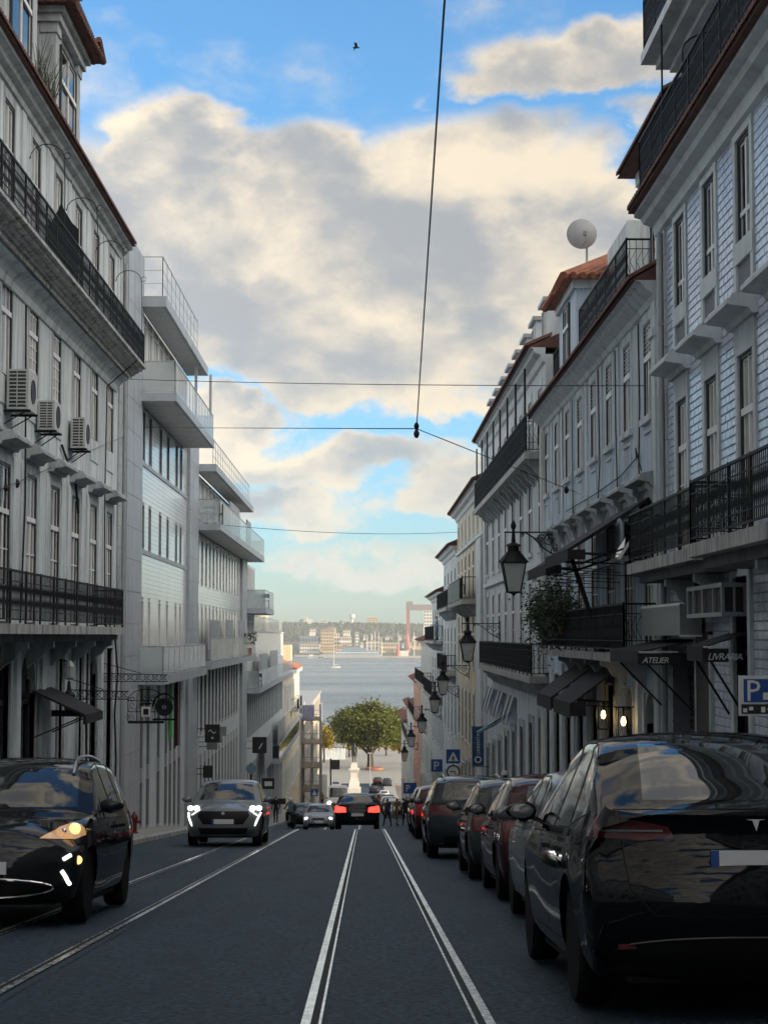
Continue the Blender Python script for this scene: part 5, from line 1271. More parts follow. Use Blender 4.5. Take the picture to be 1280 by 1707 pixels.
# ------------------------------------------------------------------ right side: the rest of the row, downhill
def old_row(name, label, u0, u1, ztop, wallmat, floors, xw=XR + .1, roof='roof_tile', cornice='stone_pale', balc=(), dormers=0, r=None, spacing=2.9, w=1.05, pitch=2.6, string=(), trim='stone_pale', street=True, gl=None):
    r = r or random.Random(int(u0)); gl = gl or [('glass_dark', 4), ('glass_pale', 3), ('curtain_glass', 2)]
    um = (u0 + u1) / 2; b = thing(name, label, 'building', (xw, um, rz_(um))); F = Facade(1, xw, b)
    n = max(1, int((u1 - u0 - 1.0) / spacing)); ys = [u0 + (u1 - u0) * (k + .5) / n for k in range(n)]
    for (z0, z1, kind, frame) in floors:
        for u in ys:
            F.window(u, z0, z1, w, kind, frame, pick(r, gl), .025); F.surround(u, z0, z1, w, trim, .16, .02, True, .22)
    if street:
        for u in ys:
            zb = rz_(u) + .15; top = min(floors[-1][0] - .9, zb + 3.3)
            if top - zb > 1.6: F.window(u, zb, top, 1.2, 'door', 'frame_dark', 'glass_black', .1); F.surround(u, zb, top, 1.2, 'stone_trim', .24, .06, False, .25)
    F.wall(u0, u1, rz_(u1) - 3, ztop, wallmat, 11)
    for z in string: F.part('string_course', trim, [(u0, u1, .002, .12, z, z + .16)])
    F.profile('cornice', cornice, [(.002, ztop - .25), (.08, ztop - .2), (.14, ztop - .02), (.32, ztop + .06), (.36, ztop + .16), (.46, ztop + .2), (.002, ztop + .2)], u0, u1)
    m = MB(); m.prism([(F.X(.55), ztop + .205), (F.X(-5), ztop + pitch), (F.X(-11), ztop + .205)], 'y', u0, u1); m.build('roof', roof, b)
    F.eave_tiles(u0, u1, .6, ztop + .23, roof, .26, .8, .34)
    for (a, c, z, d, h, mt) in balc:
        sl = F.part('balcony_slab', 'limestone', [(a, c, .002, d, z - .2, z)]); F.railing([(a + .05, .02), (a + .05, d - .06), (c - .05, d - .06), (c - .05, .02)], z, h, sl, .14 if a < 80 else .2, posts=1.4, mat=mt, thick=.016, scroll=a < 80)
        k = a + .6
        while k < c: F.profile('bracket', 'stone_trim', bracket_profile(z - .202, d - .15, .55), k - .1, k + .1, sl); k += 1.45
    for k in range(dormers):
        u = u0 + (u1 - u0) * (k + .5) / dormers
        d = F.part('dormer', 'plaster_white', [(u - .75, u + .75, -3.5, -.15, ztop + .2, ztop + 1.75)]); F.part('dormer_cap', 'zinc', [(u - .85, u + .85, -3.5, -.02, ztop + 1.75, ztop + 1.87)], d)
        fm, pm = window_meshes('two', .95, 1.1, 'frame_white', 'glass_dark'); q = place('window', fm, b, Vector((F.X(-.14), u, ztop + .5)) - F.base, (0, 0, math.pi))
        for me, off in pm: place(me.name.split('.')[0], me, q, off)
    return F
F = old_row('balcony_house', 'pale house on the right with a long dark bracketed balcony and a row of dormers', 52.4, 79.0, 9.5, 'plaster_white',
        [(6.95, 8.7, 'sash', 'frame_white'), (3.85, 6.05, 'sash', 'frame_white'), (.15, 2.9, 'french', 'frame_white')], dormers=8, string=(3.3,), balc=((52.5, 77.4, 6.62, .62, 1.12, 'iron'), (51.3, 74.6, .08, .62, .92, 'iron')))
m = MB()
for k in range(9): F.box(m, 54.1 + 2.95 * k - .42, 54.1 + 2.95 * k + .42, -.19, -.155, 3.9, 4.75)
m.build('window_boards', 'sign_white', F.b, kind='stuff')
m = MB()
for k in range(8): F.box(m, 53.3 + k * 3.3, 53.36 + k * 3.3, .5, .56, 7.7, 9.2)
m.build('balcony_posts', 'iron', F.b, kind='stuff')
F.part('corner_pilaster', 'stone_pale', [(78.2, 79.0, 0, .10, rz_(79) - 1, 9.3)])
F2 = old_row('cream_house', 'cream house down the right row with a green screened balcony and bracketed cornice', 79.2, 103.0, 7.9, 'plaster_cream',
        [(6.1, 7.4, 'two', 'frame_white'), (3.4, 5.4, 'sash', 'frame_white'), (-.3, 2.3, 'sash', 'frame_white'), (-4.2, -1.6, 'sash', 'frame_grey')], string=(5.75, 2.75), balc=((83.0, 96.0, 2.9, .85, 1.05, 'iron'),))
F2.part('green_screen', 'bronze', [(85, 95.9, .82, .84, 2.95, 3.9)]); F2.part('pier', 'stone_pale', [(79.25, 82.4, 0, .22, rz_(82) - 1, 5.6)])
old_row('grey_house', 'narrow blue-grey house far down the right row', 103.2, 121.0, 6.2, 'plaster_grey', [(3.2, 5.2, 'sash', 'frame_white'), (-.6, 1.7, 'sash', 'frame_white'), (-4.6, -2.0, 'sash', 'frame_grey')], balc=((104, 119, 2.9, .6, 1.0, 'iron'), (105, 119, -.9, .6, 1.0, 'iron')), spacing=3.4)
old_row('white_house', 'white house far down the right row with two dark balconies', 121.2, 142.0, 4.0, 'plaster_white', [(1.2, 3.2, 'sash', 'frame_white'), (-2.6, -.4, 'sash', 'frame_white'), (-6.6, -4.2, 'sash', 'frame_grey')], balc=((122, 140, .9, .7, 1.0, 'iron'), (123, 139, -2.9, .8, 1.0, 'iron')), spacing=3.8)
old_row('old_house', 'grey house at the distant end of the right row, just above the red-fronted one', 142.2, 170.0, .6, 'plaster_grey', [(-2.4, -.3, 'two', 'frame_white'), (-6.2, -4.0, 'two', 'frame_white'), (-10.2, -7.9, 'two', 'frame_grey')], balc=((143, 168, -2.7, .7, 1.0, 'iron'),), spacing=4.5)
old_row('red_house', 'house with red upper wall and tiled hipped roof at the far right end', 170.2, 196.0, -3.4, 'plaster_pink', [(-6.2, -4.2, 'two', 'frame_white'), (-10.2, -8.0, 'two', 'frame_white'), (-14, -11.8, 'two', 'frame_grey')], balc=((172, 194, -6.5, .7, 1.0, 'iron'),), spacing=5, roof='roof_tile', pitch=1.6)
old_row('white_house', 'last but one white house at the bottom of the right row', 196.2, 226.0, -7.0, 'plaster_white', [(-9.8, -7.9, 'two', 'frame_white'), (-13.8, -11.8, 'two', 'frame_white'), (-17.2, -15.6, 'two', 'frame_grey')], balc=((198, 224, -10.1, .8, 1.0, 'bronze'),), spacing=6, pitch=1.6)
old_row('cream_house', 'last pale house at the bottom of the right row beside the big tree', 226.2, 262.0, -9.8, 'plaster_white', [(-12.8, -10.6, 'two', 'frame_white'), (-16.8, -14.6, 'two', 'frame_white')], spacing=7, pitch=1.8)

# unseen blocks added behind the right-hand row to shade the left facades
for (x0, x1, y0, y1, zt, lab) in ((30, 44, -70, -20, 30, 'unseen tall block added for shade uphill behind the tiled building'), (30, 44, -18, 30, 27, 'unseen tall block added for shade behind the tiled building and the lilac house'), (30, 44, 32, 78, 23, 'unseen block added for shade on the hill behind the lilac house'), (30, 44, 80, 118, 17, 'unseen block added for shade on the hill behind the cream house')):
    t = thing('added_shade_block', lab, 'building', ((x0 + x1) / 2, (y0 + y1) / 2, rz_((y0 + y1) / 2)))
    m = MB(); m.box(x0, x1, y0, y1, rz_(y1) - 4, zt); m.build('wall', 'plaster_cream', t)
    m = MB(); m.prism([(x0 - .6, zt + .01), ((x0 + x1) / 2, zt + 3), (x1 + .6, zt + .01)], 'y', y0 - .3, y1 + .3); m.build('roof', 'roof_tile', t)
    fm, pm = window_meshes('two', 1.2, 2.0, 'frame_white', 'glass_dark')
    for k in range(int((y1 - y0) / 5)):
        for z in range(3):
            q = place('window', fm, t, Vector((x0 - .02, y0 + 2.5 + 5 * k, zt - 3.5 - 4 * z)) - Vector(t.location), (0, 0, math.pi))
            for me, off in pm: place(me.name.split('.')[0], me, q, off)
# the street goes on uphill behind the camera
for (x0, x1, lab, mt) in ((-18, XL, 'rendered row of houses uphill on the left side of the street', 'plaster_white'), (XR, 16, 'rendered row of houses uphill on the right side of the street', 'plaster_grey')):
    t = thing('row_house', lab, 'building', ((x0 + x1) / 2, -20, rz_(-20)))
    y1 = 25.9 if x0 < 0 else 11.9
    m = MB(); m.box(x0, x1, -58, y1, -4, 13.5); m.build('wall', mt, t)
    m = MB(); m.prism([(x0 - .4, 13.51), ((x0 + x1) / 2, 16.5), (x1 + .4, 13.51)], 'y', -58, y1); m.build('roof', 'roof_tile', t)
    fm, pm = window_meshes('sash', 1.1, 2.4, 'frame_white', 'glass_pale'); xf = x1 + .03 if x0 < 0 else x0 - .03
    for k in range(int((y1 + 56) / 2.9)):
        for z in (2.0, 5.8, 9.6):
            q = place('window', fm, t, Vector((xf, -56 + 2.9 * k, z + .02 * 0)) - Vector(t.location), (0, 0, 0 if x0 < 0 else math.pi))
            for me, off in pm: place(me.name.split('.')[0], me, q, off)

# ------------------------------------------------------------------ vehicles
from mathutils.bvhtree import BVHTree
def catmull(pts, n):
    """closed-open smooth curve through pts, n samples spaced by arc length"""
    P = [Vector(p) for p in pts]; P = [P[0] * 2 - P[1]] + P + [P[-1] * 2 - P[-2]]; out = []
    for i in range(1, len(P) - 2):
        for k in range(16):
            t = k / 16; a, b, c, d = P[i - 1], P[i], P[i + 1], P[i + 2]
            out.append(.5 * ((2 * b) + (c - a) * t + (2 * a - 5 * b + 4 * c - d) * t * t + (3 * b - a - 3 * c + d) * t ** 3))
    out.append(P[-2]); s = [0]
    for a, b in zip(out, out[1:]): s.append(s[-1] + (b - a).length)
    res = []; j = 0
    for k in range(n + 1):
        v = s[-1] * k / n
        while j < len(s) - 2 and s[j + 1] < v: j += 1
        f = (v - s[j]) / max(1e-9, s[j + 1] - s[j]); res.append(out[j].lerp(out[j + 1], min(1, max(0, f))))
    return res
def lerp_tab(tab, v):
    if v <= tab[0][0]: return tab[0][1]
    for (a, fa), (b, fb) in zip(tab, tab[1:]):
        if v <= b: return fa + (fb - fa) * (v - a) / (b - a)
    return tab[-1][1]
def smooth_tab(tab, v):
    if v <= tab[0][0]: return tab[0][1]
    for (a, fa), (b, fb) in zip(tab, tab[1:]):
        if v <= b:
            t = (v - a) / (b - a); t = t * t * (3 - 2 * t); return fa + (fb - fa) * t
    return tab[-1][1]

class CarShell:
    def __init__(s, sil, L, W, H, belt, vert, plan, crown, nt=150, nq=12, nr=7, zb=.2):
        s.L, s.W, s.H, s.belt = L, W, H, belt; s.vert = vert; s.plan = plan
        top = catmull(sil, nt); S = [(p.x, p.y) for p in top]
        nb = max(10, nt // 5); y0, z0 = S[-1]; y1, z1 = S[0]
        S += [(y0 + (y1 - y0) * k / nb, z0 + (z1 - z0) * k / nb) for k in range(1, nb)]
        n = len(S); bm = bmesh.new(); lay = bm.faces.layers.int.new('region')
        rows = []; half = W / 2
        for i, (y, z) in enumerate(S):
            a, b = S[(i - 1) % n], S[(i + 1) % n]; ty, tz = b[0] - a[0], b[1] - a[1]; l = math.hypot(ty, tz) or 1
            ny, nz = -tz / l, ty / l          # inward for a loop going front-top-rear-bottom
            if ny * (0 - y) + nz * (H * .45 - z) < 0 and i < nt: ny, nz = -ny, -nz
            if i > nt: ny, nz = 0, 1
            c, r = crown(y, z) if i <= nt else (.02, .06)
            ey, ez = y + ny * (c + r), z + nz * (c + r); w = s.w(ey, ez); spy = max(-L / 2 + .55, min(L / 2 - .55, y)); spz = .58
            hs = []
            for q in range(nq + 1):
                f = q / nq; hs.append((f * (w - r), y + ny * c * f ** 2.6, z + nz * c * f ** 2.6))
            for k in range(1, 4):
                th = math.pi / 2 * k / 3; hs.append((w - r + r * math.sin(th), y + ny * (c + r * (1 - math.cos(th))), z + nz * (c + r * (1 - math.cos(th)))))
            for k in range(1, nr + 1):
                f = k / nr; yy = ey + (spy - ey) * f; zz = ez + (spz - ez) * f; hs.append((s.w(yy, zz), yy, zz))
            rows.append([bm.verts.new((-x, yy, zz)) for x, yy, zz in hs[:0:-1]] + [bm.verts.new(p) for p in hs])
        m = len(rows[0]); mid = (m - 1) // 2
        for i in range(n):
            A, B = rows[i], rows[(i + 1) % n]
            for k in range(m - 1):
                d = max(abs(k - mid), abs(k + 1 - mid))
                try:
                    f = bm.faces.new((A[k], B[k], B[k + 1], A[k + 1])); f[lay] = (2 if i >= nt else 0) if d <= nq + 1 else 1; f.smooth = True
                except ValueError: pass
        bmesh.ops.remove_doubles(bm, verts=bm.verts, dist=.0015)
        bm.normal_update()
        s.bm = bm; s.lay = bm.faces.layers.int['region']; s.root = None
        s.bvh = BVHTree.FromBMesh(bm)
    def w(s, y, z): return s.W / 2 * smooth_tab(s.plan, y) * lerp_tab(s.vert, z)
    def cut(s, poly, axis, cond, shrink=0.0):
        """faces of the shell inside a convex outline seen along an axis ('x': (y,z), 'y': (x,z))"""
        cx = sum(p[0] for p in poly) / len(poly); cz = sum(p[1] for p in poly) / len(poly); planes = []
        for (a, b) in zip(poly, poly[1:] + poly[:1]):
            e = (b[0] - a[0], b[1] - a[1]); nn = (e[1], -e[0]); l = math.hypot(*nn) or 1; nn = (nn[0] / l, nn[1] / l)
            if nn[0] * (cx - a[0]) + nn[1] * (cz - a[1]) > 0: nn = (-nn[0], -nn[1])
            a = (a[0] - nn[0] * shrink, a[1] - nn[1] * shrink)
            planes.append((Vector((0, a[0], a[1])), Vector((0, *nn))) if axis == 'x' else (Vector((a[0], 0, a[1])), Vector((nn[0], 0, nn[1]))))
        R_ = max(math.hypot(p[0] - cx, p[1] - cz) for p in poly) + .25
        def near(f):
            c = f.calc_center_median(); u = c.y if axis == 'x' else c.x
            return math.hypot(u - cx, c.z - cz) < R_ + .1
        for co, no in planes:
            s.bm.normal_update()
            fs = [f for f in s.bm.faces if cond(f, f.calc_center_median()) and near(f)]
            g = list({e for f in fs for e in f.edges}) + list({v for f in fs for v in f.verts}) + fs
            bmesh.ops.bisect_plane(s.bm, geom=g, plane_co=co, plane_no=no, dist=1e-5)
        s.bm.normal_update()
        return [f for f in s.bm.faces if cond(f, f.calc_center_median()) and near(f) and all((f.calc_center_median() - co).dot(no) <= 1e-5 for co, no in planes)]
    def take(s, name, faces, mat, parent, push=0.0, label=None):
        """lift faces out of the shell as a part of their own"""
        if not faces: return None
        vs = {}; V = []; Fc = []
        for f in faces:
            idx = []
            for v in f.verts:
                if v not in vs: vs[v] = len(V); V.append(tuple(v.co + v.normal * push))
                idx.append(vs[v])
            Fc.append(idx)
        bmesh.ops.delete(s.bm, geom=faces, context='FACES')
        me = bpy.data.meshes.new(name); me.from_pydata(V, [], Fc); me.materials.append(MATS[mat]); me.polygons.foreach_set('use_smooth', [True] * len(me.polygons)); me.update()
        o = place(name, me, parent)
        if label: o['label'] = label
        return o
    def hit(s, origin, direction):
        p, n, i, d = s.bvh.ray_cast(Vector(origin), Vector(direction)); return p, n
def wheel_part(parent, x, y, r, w, side, rim='alloy', spokes=5, lowres=False):
    n = 14 if lowres else 28
    t = MB(); hw = w / 2; t.lathe([(r * .66, -hw), (r * .93, -hw), (r, -hw * .7), (r, hw * .7), (r * .93, hw), (r * .66, hw)], n, (0, 0, 0), 'x')
    W = place('wheel', t.mesh('wheel', 'rubber', sharp=40), parent, (x, y, r))
    q = MB(); o = side * hw * .82
    q.lathe([(r * .58, o - side * .06), (r * .67, o), (r * .69, o + side * .004), (r * .655, o - side * .02)], n, (0, 0, 0), 'x')
    for k in range(spokes):
        for dt in (-.16, .16):
            a = 2 * math.pi * k / spokes + dt; a2 = 2 * math.pi * k / spokes + dt * .6
            q.bar((o - side * .035, r * .12 * math.cos(a), r * .12 * math.sin(a)), (o - side * .012, r * .62 * math.cos(a2), r * .62 * math.sin(a2)), r * .055, r * .045)
    q.lathe([(0, o - side * .0), (r * .14, o - side * .005), (r * .16, o - side * .04)], 10, (0, 0, 0), 'x'); place('rim', q.mesh('rim', rim, sharp=40), W)
    d = MB(); d.lathe([(0, o - side * .07), (r * .6, o - side * .07), (r * .6, o - side * .09), (0, o - side * .09)], 16, (0, 0, 0), 'x'); place('brake_disc', d.mesh('brake_disc', 'alloy_dark'), W)
    return W
def ellipsoid(rx, ry, rz, n=14, m=8):
    v = []; b = MB()
    prof = [(math.sin(math.pi * k / m), -math.cos(math.pi * k / m)) for k in range(m + 1)]
    for s_, c_ in prof:
        for k in range(n): a = 2 * math.pi * k / n; b.v.append((rx * s_ * math.cos(a), ry * s_ * math.sin(a), rz * c_))
    for i in range(m):
        for k in range(n): b.f.append((i * n + k, i * n + (k + 1) % n, (i + 1) * n + (k + 1) % n, (i + 1) * n + k))
    return b

SIL = {
 'coupe_suv': dict(L=4.75, W=1.92, H=1.62, belt=1.0, wb=(1.42, -1.40), r=.355, roofw=.66,
    sil=[(2.24, .2), (2.34, .30), (2.375, .48), (2.34, .64), (2.18, .76), (1.75, .90), (1.35, .985), (1.15, 1.03), (.72, 1.27), (.25, 1.50), (-.25, 1.60), (-.75, 1.59), (-1.25, 1.49), (-1.75, 1.31), (-2.08, 1.175), (-2.24, 1.135), (-2.285, 1.115), (-2.27, 1.08), (-2.235, 1.00), (-2.26, .90), (-2.34, .80), (-2.375, .66), (-2.36, .48), (-2.30, .32), (-2.18, .2)],
    side=[[(1.05, 1.03), (.28, 1.44), (-.22, 1.53), (-.30, 1.01)], [(-.36, 1.01), (-.28, 1.535), (-.78, 1.525), (-1.12, 1.02)], [(-1.16, 1.03), (-.84, 1.52), (-1.26, 1.40), (-1.52, 1.24), (-1.66, 1.10)]],
    screen=[(-.70, 1.03), (.70, 1.03), (.53, 1.50), (-.53, 1.50)], rear=[(-.57, 1.18), (.57, 1.18), (.46, 1.52), (-.46, 1.52)]),
 'suv': dict(L=4.36, W=1.80, H=1.56, belt=.98, wb=(1.33, -1.37), r=.335, roofw=.70,
    sil=[(2.02, .2), (2.12, .28), (2.17, .45), (2.16, .65), (2.08, .80), (1.92, .89), (1.5, .97), (1.12, 1.02), (.98, 1.045), (.55, 1.30), (.15, 1.48), (-.3, 1.55), (-.9, 1.555), (-1.45, 1.51), (-1.75, 1.45), (-1.86, 1.38), (-1.98, 1.18), (-2.06, 1.02), (-2.13, .88), (-2.17, .66), (-2.16, .46), (-2.08, .28), (-2.0, .2)],
    side=[[(.90, 1.03), (.18, 1.42), (-.28, 1.485), (-.32, 1.0)], [(-.38, 1.0), (-.34, 1.487), (-.98, 1.48), (-1.12, 1.02)], [(-1.17, 1.03), (-1.04, 1.48), (-1.42, 1.43), (-1.66, 1.16), (-1.62, 1.08)]],
    screen=[(-.66, 1.06), (.66, 1.06), (.56, 1.475), (-.56, 1.475)], rear=[(-.60, 1.08), (.60, 1.08), (.52, 1.42), (-.52, 1.42)]),
 'hatch': dict(L=4.2, W=1.78, H=1.45, belt=.93, wb=(1.28, -1.27), r=.315, roofw=.69,
    sil=[(1.96, .2), (2.05, .28), (2.10, .44), (2.08, .60), (1.96, .73), (1.75, .82), (1.35, .90), (1.02, .955), (.85, .985), (.45, 1.22), (.05, 1.385), (-.4, 1.445), (-.9, 1.44), (-1.35, 1.385), (-1.6, 1.32), (-1.72, 1.24), (-1.9, 1.03), (-1.99, .92), (-2.06, .80), (-2.10, .60), (-2.09, .42), (-2.02, .28), (-1.93, .2)],
    side=[[(.78, .97), (.12, 1.31), (-.32, 1.365), (-.36, .94)], [(-.42, .94), (-.38, 1.37), (-.95, 1.36), (-1.1, .97)], [(-1.15, .98), (-1.02, 1.355), (-1.34, 1.29), (-1.55, 1.10), (-1.54, 1.03)]],
    screen=[(-.64, 1.0), (.64, 1.0), (.54, 1.36), (-.54, 1.36)], rear=[(-.58, 1.0), (.58, 1.0), (.50, 1.30), (-.50, 1.30)]),
 'sedan': dict(L=4.6, W=1.82, H=1.43, belt=.92, wb=(1.42, -1.36), r=.325, roofw=.67,
    sil=[(2.16, .2), (2.25, .28), (2.30, .44), (2.28, .60), (2.14, .72), (1.8, .81), (1.3, .88), (.95, .94), (.78, .97), (.35, 1.21), (-.05, 1.37), (-.5, 1.425), (-.95, 1.40), (-1.35, 1.28), (-1.75, 1.08), (-1.92, 1.03), (-2.14, 1.0), (-2.20, .97), (-2.23, .86), (-2.29, .70), (-2.30, .56), (-2.27, .38), (-2.2, .26), (-2.12, .2)],
    side=[[(.70, .96), (.06, 1.30), (-.34, 1.35), (-.38, .93)], [(-.44, .93), (-.40, 1.355), (-.9, 1.325), (-1.2, 1.14), (-1.24, .96)], [(-1.28, .97), (-1.24, 1.11), (-1.5, 1.02), (-1.56, .98)]],
    screen=[(-.64, .99), (.64, .99), (.54, 1.34), (-.54, 1.34)], rear=[(-.58, 1.06), (.58, 1.06), (.50, 1.36), (-.50, 1.36)]),
 'van': dict(L=5.3, W=2.05, H=2.55, belt=1.25, wb=(1.75, -1.55), r=.36, roofw=.86,
    sil=[(2.45, .25), (2.58, .4), (2.64, .7), (2.60, .95), (2.45, 1.12), (2.1, 1.25), (1.95, 1.34), (1.55, 1.95), (1.3, 2.35), (1.0, 2.5), (.3, 2.55), (-1, 2.55), (-2.2, 2.52), (-2.5, 2.42), (-2.6, 2.2), (-2.64, 1.6), (-2.65, .9), (-2.63, .5), (-2.55, .25)],
    side=[[(1.85, 1.36), (1.30, 2.15), (.55, 2.15), (.5, 1.34)], [(.4, 1.36), (.4, 2.15), (-1.0, 2.15), (-1.0, 1.36)], [(-1.1, 1.36), (-1.1, 2.15), (-2.3, 2.15), (-2.3, 1.36)]],
    screen=[(-.82, 1.38), (.82, 1.38), (.76, 2.3), (-.76, 2.3)], rear=[(-.78, 1.4), (.78, 1.4), (.75, 2.2), (-.75, 2.2)]),
}
def make_car(kind, name, label, paint, x, y, rz=0, heading=1, front=None, rear=None, rails=False, res=1.0, rim='alloy', group=None, plate='', extra=None, glass='glass_dark', scale=1.0):
    """heading 1: nose downhill (away from the eye), -1: nose uphill (towards it); (x, y) is the middle of the car on the road"""
    K = SIL[kind]; L, W, H = K['L'], K['W'], K['H']; b_ = K['belt']; a = L / 2
    root = thing(name, label, 'car' if kind != 'van' else 'van', (x, y, rz_(y) + .01), group=group)
    p = road_pitch(y)
    root.rotation_euler = (p, 0, rz) if heading > 0 else (-p, 0, math.pi + rz)
    vert = [(.0, .90), (.22, .93), (.38, .975), (.55, .995), (.68, 1.0), (b_ - .12, .985), (b_ - .02, .955), (b_ + .04, .925), (H, K['roofw'])]
    plan = [(-a, .90), (-a + .35, .965), (-a + .9, .995), (0, 1.0), (a - 1.1, .99), (a - .45, .945), (a, .86)]
    def crown(yy, z):
        if yy > a - .55 and z < b_: return (.20, .07)
        if yy < -a + .35 and z < b_ + .05: return (.12, .06)
        if z > H - .12: return (.045, .09)
        if z > b_ + .06: return (.10, .06)
        return (.045, .09)
    S = CarShell(K['sil'], L, W, H, b_, vert, plan, crown, nt=int(150 * res), nq=max(5, int(12 * res)), nr=max(4, int(7 * res)))
    lay = S.lay
    side_up = lambda f, c: f[lay] == 1 and c.z > b_ - .08
    side_all = lambda f, c: f[lay] == 1
    r = K['r']
    # wheel arches
    n = 20
    for yw in K['wb']:
        R_ = r + .045; poly = [(yw + R_ * math.cos(2 * math.pi * k / n), r + R_ * math.sin(2 * math.pi * k / n)) for k in range(n)]
        fs = S.cut(poly, 'x', lambda f, c: abs(c.x) > W * .30 and c.z < r * 2 + .2)
        bmesh.ops.delete(S.bm, geom=fs, context='FACES')
    # glass
    for poly in K['side']:
        for sg in (-1, 1):
            fs = S.cut(poly, 'x', lambda f, c, sg=sg: f[lay] == 1 and c.x * sg > 0 and c.z > b_ - .08); S.take('side_window', fs, glass, root, -.002)
    if res > .8:
        for poly in K['side']:
            for sg in (-1, 1):
                cx = sum(q[0] for q in poly) / len(poly); cz = sum(q[1] for q in poly) / len(poly)
                big = [(q[0] + (q[0] - cx) / max(.3, math.hypot(q[0] - cx, q[1] - cz)) * .022, q[1] + (q[1] - cz) / max(.3, math.hypot(q[0] - cx, q[1] - cz)) * .022) for q in poly]
                fs = S.cut(big, 'x', lambda f, c, sg=sg: f[lay] == 1 and c.x * sg > 0 and c.z > b_ - .12); S.take('window_seal', fs, 'black_plastic', root, .001)
    fs = S.cut(K['screen'], 'y', lambda f, c: f[lay] == 0 and c.y > -.3 and c.z > b_ and f.normal.y > .12); S.take('windscreen', fs, glass, root, -.001)
    fs = S.cut(K['rear'], 'y', lambda f, c: f[lay] == 0 and c.y < -.3 and c.z > b_ and f.normal.y < -.05); S.take('rear_window', fs, glass, root, -.001)
    # lamps and grilles: list of (name, outline in (x,z), material, mirrored)
    for spec, sgn in ((front or [], 1), (rear or [], -1)):
        for (nm, poly, mat, mir) in spec:
            for m_ in ((1, -1) if mir else (1,)):
                pl = [(q[0] * m_, q[1]) for q in poly]
                lim = (.62 if sgn > 0 else .42) if 'light' in nm else .45
                fs = S.cut(pl, 'y', lambda f, c: c.y * sgn > a - lim and f.normal.y * sgn > -.02 and (abs(f.normal.y) > .03 or f[lay] == 1)); S.take(nm, fs, mat, root, .004)
    # tailgate shut line
    if res > .8 and heading > 0 and kind != 'van':
        zt = K['rear'][0][1] - .05; tg = [(-.56, .56), (.56, .56), (.70, .70), (.74, zt), (-.74, zt), (-.70, .70)]
        cond = lambda f, c: f[lay] == 0 and c.y < -a + .5 and c.z < zt + .1
        S.cut(tg, 'y', cond); inner = S.cut(tg, 'y', cond, .007); S.take('tailgate', inner, paint, root); S.take('tailgate_seam', S.cut(tg, 'y', cond), 'black_plastic', root, -.002)
    # door shut lines and handles
    if res > .6:
        d0, d1, d2 = K['wb'][0] - r - .16, -.34, K['wb'][1] + r + .10
        for (ya, yb) in ((d1 + .012, d0), (d2, d1 - .012)):
            poly = [(ya, .34), (yb, .34), (yb, b_ - .03), (ya, b_ - .03)]
            for sg in (-1, 1):
                cond = lambda f, c, sg=sg: f[lay] == 1 and c.x * sg > 0 and c.z < b_ + .05
                S.cut(poly, 'x', cond); inner = S.cut(poly, 'x', cond, -.0); ring = S.cut(poly, 'x', cond, .009)
                d = S.take('door', ring, paint, root)
                rest = [f for f in S.cut(poly, 'x', cond)]; S.take('door_seam', rest, 'black_plastic', root, -.002)
                hp, hn = S.hit((sg * 2, ya + .16, b_ - .12), (-sg, 0, 0))
                if hp and d:
                    h = MB(); h.box(hp.x - .012 * sg, hp.x + .028 * sg, hp.y - .09, hp.y + .09, hp.z - .014, hp.z + .014); place('handle', h.mesh('handle', paint), d)
    # what is left is the painted body
    me = bpy.data.meshes.new('body'); S.bm.to_mesh(me); me.materials.append(MATS[paint]); me.polygons.foreach_set('use_smooth', [True] * len(me.polygons)); me.set_sharp_from_angle(angle=R(42)); place('body', me, root)
    m = MB(); m.box(-W / 2 + .27, W / 2 - .27, -a + .3, a - .35, .19, .72); place('underbody', m.mesh('underbody', 'black_plastic'), root)
    m = MB(); m.box(-W / 2 + .12, W / 2 - .12, K['wb'][1] + r + .06, K['wb'][0] - r - .06, .17, .3); place('sill', m.mesh('sill', 'black_plastic'), root)
    for yw in K['wb']:
        for sg in (-1, 1): wheel_part(root, sg * (W / 2 - .15), yw, r, .205, sg, rim, lowres=res < .6)
    # door mirrors
    ym = K['side'][0][0][0] - .12; hp, hn = S.hit((2, ym, b_ + .03), (-1, 0, 0)); xm = hp.x if hp else W / 2 - .1
    for sg in (-1, 1):
        e = ellipsoid(.115, .075, .075); e.v = [(v[0], v[1] if v[1] > -.03 else -.03 + (v[1] + .03) * .2, v[2] * (1 - .25 * (v[0] * sg > 0))) for v in e.v]
        o = place('door_mirror', e.mesh('door_mirror', paint if paint != 'paint_white' else 'black_plastic', sharp=70), root, (sg * (xm + .14), ym, b_ + .09))
        s_ = MB(); s_.bar((-sg * .12, 0, -.06), (-sg * .02, 0, -.03), .022); place('mirror_foot', s_.mesh('mirror_foot', 'black_plastic'), o)
        g = ellipsoid(.088, .006, .052); place('mirror_glass', g.mesh('mirror_glass', 'glass_pale', sharp=70), o, (0, -.046, 0))
    if rails:
        for sg in (-1, 1):
            pts = []
            for k in range(13):
                yy = .28 - k * .155; hp, hn = S.hit((sg * .53, yy, 3), (0, 0, -1))
                if hp: pts.append((hp.x, hp.y, hp.z + (.045 if 0 < k < 12 else .0)))
            m = MB(); m.tube(pts, .02, 6); place('roof_rail', m.mesh('roof_rail', 'alloy', sharp=50), root)
